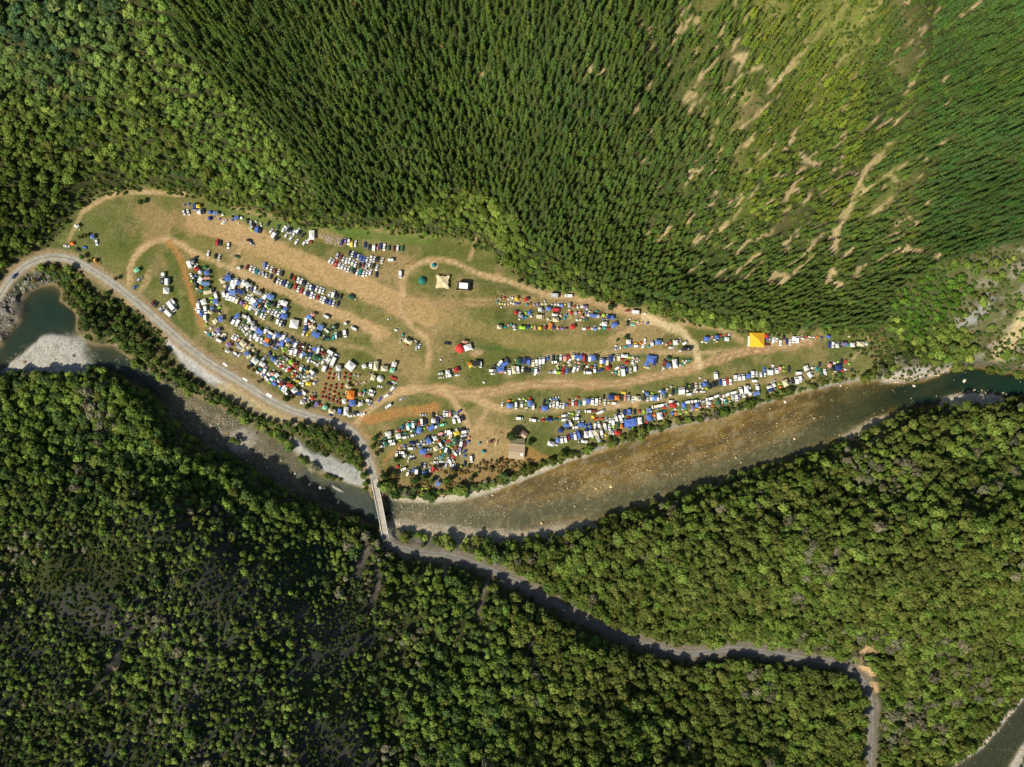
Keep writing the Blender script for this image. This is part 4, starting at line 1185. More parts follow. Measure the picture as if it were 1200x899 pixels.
for area, items in SOLO:
    L = []
    for it in items.split(';'):
        q = it.split(); a, b, rp = float(q[0]), float(q[1]), float(q[2])
        if rp <= 0: continue
        L.append((a, b, rp, q[3]))
    L.sort()
    cnt = {}
    for q in L: cnt[q[3]] = cnt.get(q[3], 0) + 1
    seen = {}
    for (a, b, rp, tn) in L:
        if area.startswith('along the bank'): rp *= .66
        x_, y_, z_ = [float(v) for v in world_of(a, b)]
        k = nsolo % 6; R_ = rp * MPP
        if cnt[tn] == 1: lab = '%s tree %s' % (TN[tn], area)
        else:
            i = seen.get(tn, 0); seen[tn] = i + 1
            lab = '%s %s tree from the left %s' % (ordw(i), TN[tn], area)
        solo_tree(x_, y_, z_, BROAD[k], T_BROAD, R_ / 3.0 * .92, random.random() * 6.28, TONE[tn] * (.9 + .2 * random.random()), lab, 'trees ' + area, 'broadleaf_tree', 'tree')
        SOLO_POS.append((x_, y_, R_)); nsolo += 1
print('solo trees', nsolo, 'pines', len(tree_pines['x']), 'broad', len(tree_broad['x']))

# --- shrubs and ferns: banks, forest edge, open ground between trees
x, y = jgrid((1.9, 1.9), seed=9, jit=.95)
z = ground(x, y); px, py = proj(x, y, z)
dC = sdist(px, py, CAMP); dR = sdist(x, y, Wr); dR2 = sdist(x, y, Wr2)
dA, _ = seg_dist(x, y, WA); dB, _ = seg_dist(x, y, WB)
nn = fbm(x, y, 12, 141, 3); r1 = r0.random(len(x))
p = np.zeros(len(x))
p += .9 * ((dC < 3) & (dC > -12) & (py < 420) & (px > 95) & (nn > .42))                      # forest edge
p += .5 * ((dR < -1) & (dR > -9) & (py < 520) & (px > 640) & (nn > .40))                    # river bank right

p += .85 * ((dR < -1) & (dA > 5.0) & (sdist(px, py, [(66,322),(110,326),(160,366),(215,412),(275,452),(330,482),(398,505),(436,572),(350,515),(280,485),(200,445),(130,405),(96,398),(72,345)]) > 0) & (nn > .36))
p += .85 * ((dR2 < -2.5) & (dR2 > -12) & (px > 1080))
p += .6 * ((dsc_ := sdist(px, py, [(440,540),(470,556),(520,552),(560,540),(600,536),(645,540),(620,562),(560,580),(482,584),(446,578)])) > 0) * (nn > .5)
p += .42 * ((py > 560) & (px < 470)) + .12 * (py > 600) + .22 * (py < 330) * (px < 420) * (dC < -4)
p += .5 * (sdist(px, py, SCRUB_R) > 0) * (nn > .45)
p += .34 * (sdist(px, py, PINES) > 0) * (px > 760) * sstep(.3, .6, nn) + .10 * (sdist(px, py, PINES) > 0)
p += .7 * ((sdist(px, py, [(980, 400), (1040, 395), (1100, 425), (1040, 440), (990, 445)]) > 0) & (nn > .5))
ok = (r1 < p) & (dA > 5.4) & (dB > 4.0) & (dR < -.8) & (dR2 < -1) & (sdist(px, py, GRAVEL_LOT) < 1) & (sdist(px, py, DIRT_LOT) < 1) & ~bare_mask(px, py)
ok &= ~((sdist(px, py, BAR_MID) > 0) | (sdist(px, py, BAR_LEFT) > 0))
ok &= ~((px > 597) & (px < 620) & (py > 500) & (py < 540))
x, y, z, px, py = x[ok], y[ok], z[ok], px[ok], py[ok]; n = len(x)
rr = r0.random(n)
t = np.where((rr < .4)[:, None], C(.075, .125, .028), np.where((rr < .7)[:, None], C(.055, .085, .024), np.where((rr < .9)[:, None], C(.13, .14, .04), C(.19, .14, .06))))
dry = (sdist(px, py, [(440,540),(470,556),(520,552),(560,540),(600,536),(645,540),(620,562),(560,580),(482,584),(446,578)]) > 0) & (r0.random(n) < .7)
t[dry] = C(.24, .16, .06)
pn = (sdist(px, py, PINES) > 0) & (px > 700); t[pn] = np.where((r0.random(pn.sum()) < .5)[:, None], C(.13, .17, .035), C(.08, .12, .03))
hs = (py > 590) & (px < 470); t[hs] = t[hs] * .5 + C(.05, .07, .022) * .6
t = t * (.8 + .4 * r0.random((n, 1)))
d = dict(x=x, y=y, z=z, sc=.55 + .65 * r0.random(n), tint=t, rz=r0.random(n) * 6.28, idx=r0.integers(0, len(SHRUB), n))
scat_d('undergrowth', SHRUB, d, 'low shrubs, ferns and gorse along banks and forest edges')

# --- river stones
x, y = jgrid((1.25, 1.25), seed=13, jit=.98, x0=-365, x1=365, y0=-275, y1=120)
z = ground(x, y); px, py = proj(x, y, z)
dR = sdist(x, y, Wr); dR2 = sdist(x, y, Wr2)
m0 = (dR > -3.5) | (dR2 > -4) | (sdist(px, py, ROCK) > -1)
x, y, z, px, py, dR, dR2 = [v[m0] for v in (x, y, z, px, py, dR, dR2)]
r1 = r0.random(len(x)); nn = .5 * fbm((x * .94 + y * .34) / 3.5, -x * .34 + y * .94, 5, 151, 3) + .5 * fbm(x, y, 9, 155, 3); nb = fbm(x, y, 24, 153, 3)
main = (px > 455) & (px < 985)
# the golden riffle field in the right reach
cl_ = smooth_line([(470,600),(540,598),(600,594),(660,575),(720,560),(790,540),(850,520),(900,505),(950,495)], 3)
dcl, _ = seg_dist(px, py, cl_)
p = .5 * main * (dR > 1) * np.exp(-(dcl / 20) ** 2) * sstep(.36, .60, nn) * (1.25 - .6 * sstep(700, 900, px))
p += .05 * main * (dR > 0) * sstep(.45, .65, nb)
p += .75 * ((np.abs(seg_dist(px, py, [(462, 583), (500, 586), (540, 583), (580, 572), (620, 556), (660, 540), (690, 530)])[0])) < 4.5)
p += .65 * (sdist(px, py, BAR_S2) > -2) + .6 * (sdist(px, py, BAR_R2) > -2) + .55 * (sdist(px, py, BAR_R3) > -3) + .75 * (sdist(px, py, BAR_R1) > -1)
p += .34 * (sdist(px, py, BAR_SW) > -3) * sstep(.4, .6, nn) + .45 * (sdist(px, py, ROCK) > -1) + .4 * (sdist(px, py, BAR_ISL) > -3) + .45 * (sdist(px, py, BAR_LEFT) > -2) + .30 * (sdist(px, py, BAR_MID) > -2)
p += .34 * ((dR > 0) & (px > 205) & (px < 350) & (nn > .42) & (seg_dist(px, py, [(210, 475), (260, 505), (310, 535), (350, 560)])[0] < 24))
p += .16 * ((dR > 0) & (px > 85) & (px < 145) & (py > 385) & (nn > .45)) + .10 * ((dR > 0) & (px < 400) & (px > 150) & (nn > .6))
p += .8 * ((np.abs(dR) < 1.8) & (px > 128) & (px < 250) & (py < 470) & (seg_dist(px, py, [(132, 404), (165, 428), (200, 447), (245, 468)])[0] < 5))
p += .7 * ((dR2 < 1.5) & (dR2 > -4) ) + .16 * (dR2 > 1) * (nn > .5)
p += .10 * ((px > 985) & (dR > 0) & (dR < 9) & (nn > .55))
# few stones in the green southern channel
gc, _ = seg_dist(px, py, [(600, 612), (660, 600), (720, 590), (780, 570), (850, 548), (940, 520), (1000, 490)])
p *= 1 - .85 * np.exp(-(gc / 9) ** 2) * (px > 560) * (sdist(px, py, BAR_S2) < 0)
pool = 5.0 * (np.hypot(px - 50, py - 370) < 34) + 5.0 * ((np.hypot(px - 400, py - 585) < 20) | (np.hypot(px - 432, py - 600) < 16)) * (sdist(px, py, BAR_SW) < 0)
ok = (r1 < p) & (pool < 1)
x, y, z, px, py, dR, dR2 = [v[ok] for v in (x, y, z, px, py, dR, dR2)]
n = len(x)
sz = .26 + .28 * r0.random(n) ** 2 + 1.0 * (r0.random(n) < .022) * r0.random(n)
sz[sdist(px, py, ROCK) > -1] *= 2.6; sz[sdist(px, py, BAR_R1) > -1] *= 1.8
inr = (dR > 2.5) & (z < WATER_Z - .2)
z2 = np.where(inr, np.maximum(z + .1, WATER_Z - .05 * sz), z + .05)
pale = C(.60, .49, .30); grey_ = C(.34, .31, .25); tan_ = C(.38, .28, .15)
t = np.where((r0.random(n) < .5)[:, None], pale, np.where((r0.random(n) < .5)[:, None], grey_, tan_)) * (.7 + .5 * r0.random((n, 1)))
t[(px < 400)] *= np.array([.80, .83, .88])
rk = sdist(px, py, ROCK) > -1; t[rk] = C(.17, .155, .13) * (.7 + .9 * r0.random((rk.sum(), 1))); sz_rk = rk
gl_ = main_ = (px > 600) & (px < 900) & inr
t[gl_] *= np.array([1.08, .98, .78])
scatter('river_stones', STONES, np.stack([x, y, z2], -1), np.stack([r0.random(n) * .6, r0.random(n) * .6, r0.random(n) * 6.28], -1), np.repeat(sz[:, None], 3, 1), t, r0.integers(0, 5, n), label='pale river stones in riffles and on gravel bars')
print('stones', n)
# single boulders one can point at
for a, b, rad, lab in [(1130, 446.5, 1.6, 'round white boulder in the dark water at the right end of the river'), (1071, 452, 1.4, 'brown boulder in the dark water below the rocky point'), (219, 464, 1.1, 'white boulder in the riffle above the left rocky bar'),
                       (375, 572, 1.4, 'pale boulder left of the long flat rock near the bridge'), (346, 555, 1.0, 'small pale boulder in the green water of the left reach'), (985, 452, .9, 'small pale rock by the right end of the camp bank'), (920, 471, 1.3, 'largest pale rock on the edge of the right bank'), (363, 568, 1.3, 'yellowish boulder cluster left of the bridge pool')]:
    x_, y_ = unproj(a, b, WATER_Z)
    o = pobj('boulder', STONES[int(a) % 5], None, (x_, y_, WATER_Z - .1), random.random() * 6, tint=(.62, .56, .45)); o.scale = (rad, rad, rad)
    tag(o, lab, 'boulder')
x_, y_ = unproj(396, 573.5, WATER_Z)
o = pobj('boulder', STONES[2], None, (x_, y_, WATER_Z - .2), radians(-28), tint=(.33, .30, .24)); o.scale = (5.4, 1.5, 1.2)
tag(o, 'long flat pale rock lying in the pool left of the bridge', 'boulder')
# ------------------------------------------------------------------ vehicles, tents and shelters
PAL = {'w': (.80, .80, .78), 's': (.42, .43, .45), 'k': (.030, .033, .038), 'r': (.50, .045, .04), 'b': (.10, .185, .54), 'n': (.035, .055, .19), 'g': (.045, .14, .075),
       't': (.04, .33, .33), 'y': (.80, .58, .06), 'o': (.75, .22, .04), 'l': (.38, .68, .07), 'e': (.70, .62, .42), 'm': (.20, .035, .045), 'p': (.27, .20, .42), 'f': (.70, .34, .28), 'i': (.25, .62, .42)}
PN = {'w': 'white', 's': 'silver grey', 'k': 'black', 'r': 'red', 'b': 'blue', 'n': 'navy blue', 'g': 'dark green', 't': 'teal', 'y': 'yellow', 'o': 'orange', 'l': 'lime green', 'e': 'cream', 'm': 'maroon', 'p': 'purple', 'f': 'salmon pink', 'i': 'mint green'}

def car_parts(style):
    """side profile swept across a body that narrows to bonnet and roof; x forward"""
    if style == 'hatchback': L, W, Hb, Hr, prof = 4.0, 1.70, .88, 1.44, (-1.85, -1.55, .30, .95)
    elif style == 'sedan':   L, W, Hb, Hr, prof = 4.6, 1.76, .90, 1.40, (-1.55, -.85, .45, 1.15)
    elif style == 'wagon':   L, W, Hb, Hr, prof = 4.7, 1.76, .92, 1.48, (-2.20, -1.95, .50, 1.15)
    elif style == 'suv':     L, W, Hb, Hr, prof = 4.7, 1.88, 1.05, 1.80, (-2.20, -2.02, .55, 1.05)
    else:                    L, W, Hb, Hr, prof = 5.1, 1.86, 1.00, 1.70, (-.55, -.35, .75, 1.20)      # ute
    x0, x1 = -L / 2, L / 2
    rb, rt, ft, fb = prof
    w = W / 2; wt = w * .80
    mb = MB()
    secs = [(x0, .38, .72 * Hb, w * .82), (x0 + .12, .28, .92 * Hb, w * .95), (x0 + .55, .26, Hb, w), (fb, .26, Hb, w), (x1 - .75, .26, .88 * Hb, w * .98), (x1 - .2, .28, .76 * Hb, w * .90), (x1, .38, .58 * Hb, w * .74)]
    vs = []; fs = []
    for (x, zl, zh, ww) in secs:
        vs += [(x, -ww * .96, zl), (x, -ww, (zl + zh) / 2), (x, -ww * .93, zh), (x, ww * .93, zh), (x, ww, (zl + zh) / 2), (x, ww * .96, zl)]
    for i in range(len(secs) - 1):
        for k in range(6):
            a = i * 6 + k; b = i * 6 + (k + 1) % 6
            fs.append((a, b, b + 6, a + 6))
    fs += [(5, 4, 3, 2, 1, 0), tuple(len(secs) * 6 - 6 + k for k in range(6))]
    mb.add(vs, fs)
    # roof panel
    mb.box(rt + .04, ft - .02, -wt, wt, Hr - .05, Hr, 0, .06, .06)
    for s in (-1, 1):       # pillars
        for (xa, xb) in ((rb, rt), (fb, ft)):
            mb.add([(xa - .05, s * w * .90, Hb - .02), (xa + .07, s * w * .90, Hb - .02), (xb + .07, s * wt, Hr - .03), (xb - .05, s * wt, Hr - .03)], [(0, 1, 2, 3), (3, 2, 1, 0)])
    if style == 'ute':      # tray walls and floor
        mb.box(x0 + .05, rb - .08, -w * .95, -w * .87, Hb - .02, Hb + .22); mb.box(x0 + .05, rb - .08, w * .87, w * .95, Hb - .02, Hb + .22); mb.box(x0 + .03, x0 + .1, -w * .95, w * .95, Hb - .02, Hb + .22)
    body = mb.mesh('car_body', [M['paint']])
    g = MB(); g.add([(fb + .03, -w * .84, Hb + .01), (fb + .03, w * .84, Hb + .01), (ft, wt * .92, Hr - .04), (ft, -wt * .92, Hr - .04)], [(0, 1, 2, 3)]); ws = g.mesh('windscreen', [M['glass']])
    g = MB(); g.add([(rb - .02, w * .82, Hb + .01), (rb - .02, -w * .82, Hb + .01), (rt, -wt * .90, Hr - .04), (rt, wt * .90, Hr - .04)], [(0, 1, 2, 3)]); rw = g.mesh('rear_window', [M['glass']])
    sw = []
    for s in (-1, 1):
        g = MB(); q = [(rb + .1, s * w * .895, Hb), (fb - .05, s * w * .895, Hb), (ft - .05, s * wt * .99, Hr - .05), (rt + .1, s * wt * .99, Hr - .05)]
        g.add(q, [(0, 1, 2, 3) if s < 0 else (3, 2, 1, 0)]); sw.append(g.mesh('side_window', [M['glass']]))
    t = MB(); n = 10; rr = .33 if style != 'suv' else .37
    for sgn, off in ((1, 0), (1, 1)):
        pass
    vs = [(rr * cos(6.283 * i / n), -.1, rr * sin(6.283 * i / n)) for i in range(n)] + [(rr * cos(6.283 * i / n), .1, rr * sin(6.283 * i / n)) for i in range(n)]
    t.add(vs, [(i, i + n, (i + 1) % n + n, (i + 1) % n) for i in range(n)] + [tuple(range(n)), tuple(range(2 * n - 1, n - 1, -1))])
    wheel = t.mesh('wheel', [M['tyre']])
    wp = [(x1 - .82, -w + .1), (x1 - .82, w - .1), (x0 + .78, -w + .1), (x0 + .78, w - .1)]
    return dict(body=body, ws=ws, rw=rw, sw=sw, wheel=wheel, wp=wp, rr=rr, L=L, W=W)
CARS = {s: car_parts(s) for s in ('hatchback', 'sedan', 'wagon', 'suv', 'ute')}

def make_car(style, x, y, z, rz, tint, full=False):
    c = CARS[style]
    t = empty('parked_car', (x, y, z), rz)
    pobj('body', c['body'], t, tint=tint)
    pobj('windscreen', c['ws'], t); pobj('rear_window', c['rw'], t)
    if full:
        for m_ in c['sw']: pobj('side_window', m_, t)
        for (wx, wy) in c['wp']: pobj('wheel', c['wheel'], t, (wx, wy, c['rr']))
    return t

_vc = {}
def van_meshes(L, W, kind):
    key = (round(L, 1), round(W, 1), kind)
    if key in _vc: return _vc[key]
    H = 2.15 if kind == 'v' else 3.0 if kind == 'b' else 2.5
    w = W / 2; x0, x1 = -L / 2, L / 2
    mb = MB()
    if kind in 'vb':
        nose = .75 if kind == 'v' else .35
        prof = [(x0, .35), (x0, H * .96), (x0 + .1, H), (x1 - nose - .75, H), (x1 - nose, H * .62), (x1 - .12, H * .46), (x1, H * .36), (x1, .35)]
        n = len(prof)
        vs = [(a, -w * (.93 if b > H * .9 else 1), b) for a, b in prof] + [(a, w * (.93 if b > H * .9 else 1), b) for a, b in prof]
        fs = [(i, (i + 1) % n, (i + 1) % n + n, i + n) for i in range(n)] + [tuple(range(n - 1, -1, -1)), tuple(range(n, 2 * n))]
        mb.add(vs, [tuple(reversed(f)) for f in fs])
        g = MB(); e = .015
        a, b = prof[3], prof[4]
        g.add([(a[0] + .10 + e, -w * .86, a[1] - .06), (b[0] + e, -w * .88, b[1] + .05), (b[0] + e, w * .88, b[1] + .05), (a[0] + .10 + e, w * .86, a[1] - .06)], [(0, 1, 2, 3)])
    else:   # caravan body, square shouldered
        mb.box(x0, x1, -w, w, .45, H * .55); mb.box(x0, x1, -w, w, H * .55, H, 0, .22, .1)
        g = MB(); g.box(-.28, .28, -.28, .28, H, H + .10)
        mb.box(x1, x1 + 1.1, -.06, .06, .45, .55)
    body = mb.mesh('van_body', [M['paint']]); gl = g.mesh('van_glass', [M['glass']])
    t = MB(); t.box(-.35, .35, -.3, .3, H, H + .09); vent = t.mesh('roof_vent', [M['white']])
    t = MB(); n = 10; rr = .34
    vs = [(rr * cos(6.283 * i / n), -.1, rr * sin(6.283 * i / n)) for i in range(n)] + [(rr * cos(6.283 * i / n), .1, rr * sin(6.283 * i / n)) for i in range(n)]
    t.add(vs, [(i, i + n, (i + 1) % n + n, (i + 1) % n) for i in range(n)] + [tuple(range(n)), tuple(range(2 * n - 1, n - 1, -1))])
    _vc[key] = (body, gl, vent, t.mesh('wheel', [M['tyre']]), x0, x1, w, H)
    return _vc[key]
def make_van(kind, x, y, z, rz, tint, L, W):
    body, gl, vent, wheel, x0, x1, w, H = van_meshes(L, W, kind)
    nm = {'v': 'van', 'b': 'campervan', 'c': 'caravan'}[kind]
    t = empty(nm, (x, y, z), rz)
    pobj('body', body, t, tint=tint)
    pobj('windscreen' if kind != 'c' else 'skylight', gl, t)
    if kind != 'v': pobj('roof_vent', vent, t, (-.8, 0, 0))
    for wx in ((x0 + 1.0, x1 - 1.0) if kind != 'c' else (0,)):
        for s in (-1, 1): pobj('wheel', wheel, t, (wx, s * (w - .08), .34))
    return t

_tc = {}
def q5(v): return max(.5, round(v * 4) / 4)
def dome_mesh(L, W):
    key = ('d', q5(L), q5(W))
    if key in _tc: return _tc[key]
    L, W = key[1], key[2]; H = min(2.2, .55 * min(L, W) + .35); n = 12; rings = 4
    vs = []; fs = []
    for j in range(rings):
        f = j / rings; rr = cos(f * pi / 2) ** .8; zz = H * sin(f * pi / 2)
        for i in range(n):
            a = 2 * pi * i / n; k = 1 + .07 * cos(4 * a) * (1 - f)
            seam = .96 if i % 3 else 1.0
            vs.append((L / 2 * rr * k * cos(a) * seam, W / 2 * rr * k * sin(a) * seam, zz))
    vs.append((0, 0, H))
    for j in range(rings - 1):
        for i in range(n): fs.append((j * n + i, j * n + (i + 1) % n, (j + 1) * n + (i + 1) % n, (j + 1) * n + i))
    for i in range(n): fs.append(((rings - 1) * n + i, (rings - 1) * n + (i + 1) % n, rings * n))
    _tc[key] = mesh_py('dome_tent', vs, fs, [M['fabric']])
    return _tc[key]
def cabin_mesh(L, W):
    """ridge tent with sloping ends"""
    key = ('r', q5(L), q5(W))
    if key in _tc: return _tc[key]
    L, W = key[1], key[2]; H = min(2.2, .6 * W + .4); l, w = L / 2, W / 2
    vs = [(-l, -w, 0), (l, -w, 0), (l, w, 0), (-l, w, 0), (-l * .96, -w * .92, H * .45), (l * .96, -w * .92, H * .45), (l * .96, w * .92, H * .45), (-l * .96, w * .92, H * .45), (-l * .7, 0, H), (l * .7, 0, H), (0, 0, H * .93)]
    fs = [(0, 1, 5, 4), (1, 2, 6, 5), (2, 3, 7, 6), (3, 0, 4, 7), (4, 5, 9, 10, 8), (6, 7, 8, 10, 9), (5, 6, 9), (7, 4, 8)]
    _tc[key] = mesh_py('ridge_tent', vs, fs, [M['fabric']])
    return _tc[key]
def gaz_mesh(L, W, peak=1.0, base=2.2, val=.3):
    key = ('g', q5(L), q5(W), peak, base)
    if key in _tc: return _tc[key]
    L, W = key[1], key[2]; l, w = L / 2, W / 2; n = 4
    vs = [(-l, -w, base - val), (l, -w, base - val), (l, w, base - val), (-l, w, base - val), (-l, -w, base), (l, -w, base), (l, w, base), (-l, w, base)]
    # sagging panels: mid edges dip a little, hips stay proud
    vs += [(0, -w * .98, base - .04), (l * .98, 0, base - .04), (0, w * .98, base - .04), (-l * .98, 0, base - .04), (-l * .5, -w * .5, base + peak * .45), (l * .5, -w * .5, base + peak * .45), (l * .5, w * .5, base + peak * .45), (-l * .5, w * .5, base + peak * .45), (0, 0, base + peak)]
    fs = [(0, 1, 5, 8, 4), (1, 2, 6, 9, 5), (2, 3, 7, 10, 6), (3, 0, 4, 11, 7)]
    for c0, mid, c1, i0, i1 in ((4, 8, 5, 12, 13), (5, 9, 6, 13, 14), (6, 10, 7, 14, 15), (7, 11, 4, 15, 12)):
        fs += [(c0, mid, i0), (mid, c1, i1), (mid, i1, i0), (i0, i1, 16)]
    _tc[key] = mesh_py('canopy', vs, fs, [M['fabric']])
    return _tc[key]
def tarp_mesh(L, W, seed):
    key = ('a', q5(L), q5(W), seed % 3)
    if key in _tc: return _tc[key]
    r = np.random.default_rng(seed % 3 + 5); L, W = key[1], key[2]; n = 7
    vs = []; fs = []
    ph = r.random(4) * 6
    for j in range(n):
        for i in range(n):
            u = i / (n - 1) * 2 - 1; v = j / (n - 1) * 2 - 1
            e = 1 - .10 * (1 - v * v) * abs(u) ** 3; e2 = 1 - .10 * (1 - u * u) * abs(v) ** 3
            z = 2.15 - .28 * (1 - abs(u)) * 0 + .30 * (1 - abs(v)) - .18 * cos(u * 3.1 + ph[0]) * (1 - v * v) + .12 * sin(v * 5 + u * 3 + ph[1])
            vs.append((u * e * L / 2, v * e2 * W / 2, z))
    for j in range(n - 1):
        for i in range(n - 1): a = j * n + i; fs.append((a, a + 1, a + n + 1, a + n))
    _tc[key] = mesh_py('tarpaulin', vs, fs, [M['fabric']])
    return _tc[key]
def _pole():
    if 'pole' not in _tc:
        mb = MB(); mb.cyl(0, 0, -.1, 2.15, .04, n=5); _tc['pole'] = mb.mesh('pole', [M['pole']])
    return _tc['pole']
def make_tent(kind, x, y, z, rz, tint, L, W, name=None, seed=0):
    if kind == 't':
        me = dome_mesh(L, W) if (seed % 3 or L < 2.4) else cabin_mesh(L, W)
        return pobj('dome_tent' if seed % 3 or L < 2.4 else 'ridge_tent', me, None, (x, y, z), rz, tint)
    if kind == 'u':
        o = empty('sun_umbrella', (x, y, z), rz)
        vs = [(L / 2 * cos(6.283 * i / 8), L / 2 * sin(6.283 * i / 8), 2.0 + (.03 if i % 2 else 0)) for i in range(8)] + [(0, 0, 2.6)]
        pobj('canopy', mesh_py('umbrella', vs, [(i, (i + 1) % 8, 8) for i in range(8)], [M['fabric']]), o, tint=tint); pobj('pole', _pole(), o)
        return o
    nm = {'g': 'gazebo', 'm': 'marquee', 'a': 'tarpaulin_shelter'}[kind]
    o = empty(nm, (x, y, z), rz)
    if kind == 'a': pobj('sheet', tarp_mesh(L, W, seed), o, tint=tint)
    elif kind == 'g': pobj('canopy', gaz_mesh(L, W), o, tint=tint)
    else:
        pobj('canopy', gaz_mesh(L, W, 1.6, 2.5, .35), o, tint=tint)
    for sx in (-1, 1):
        for sy in (-1, 1): pobj('leg', _pole(), o, (sx * L * .46, sy * W * .46, 0))
    return o

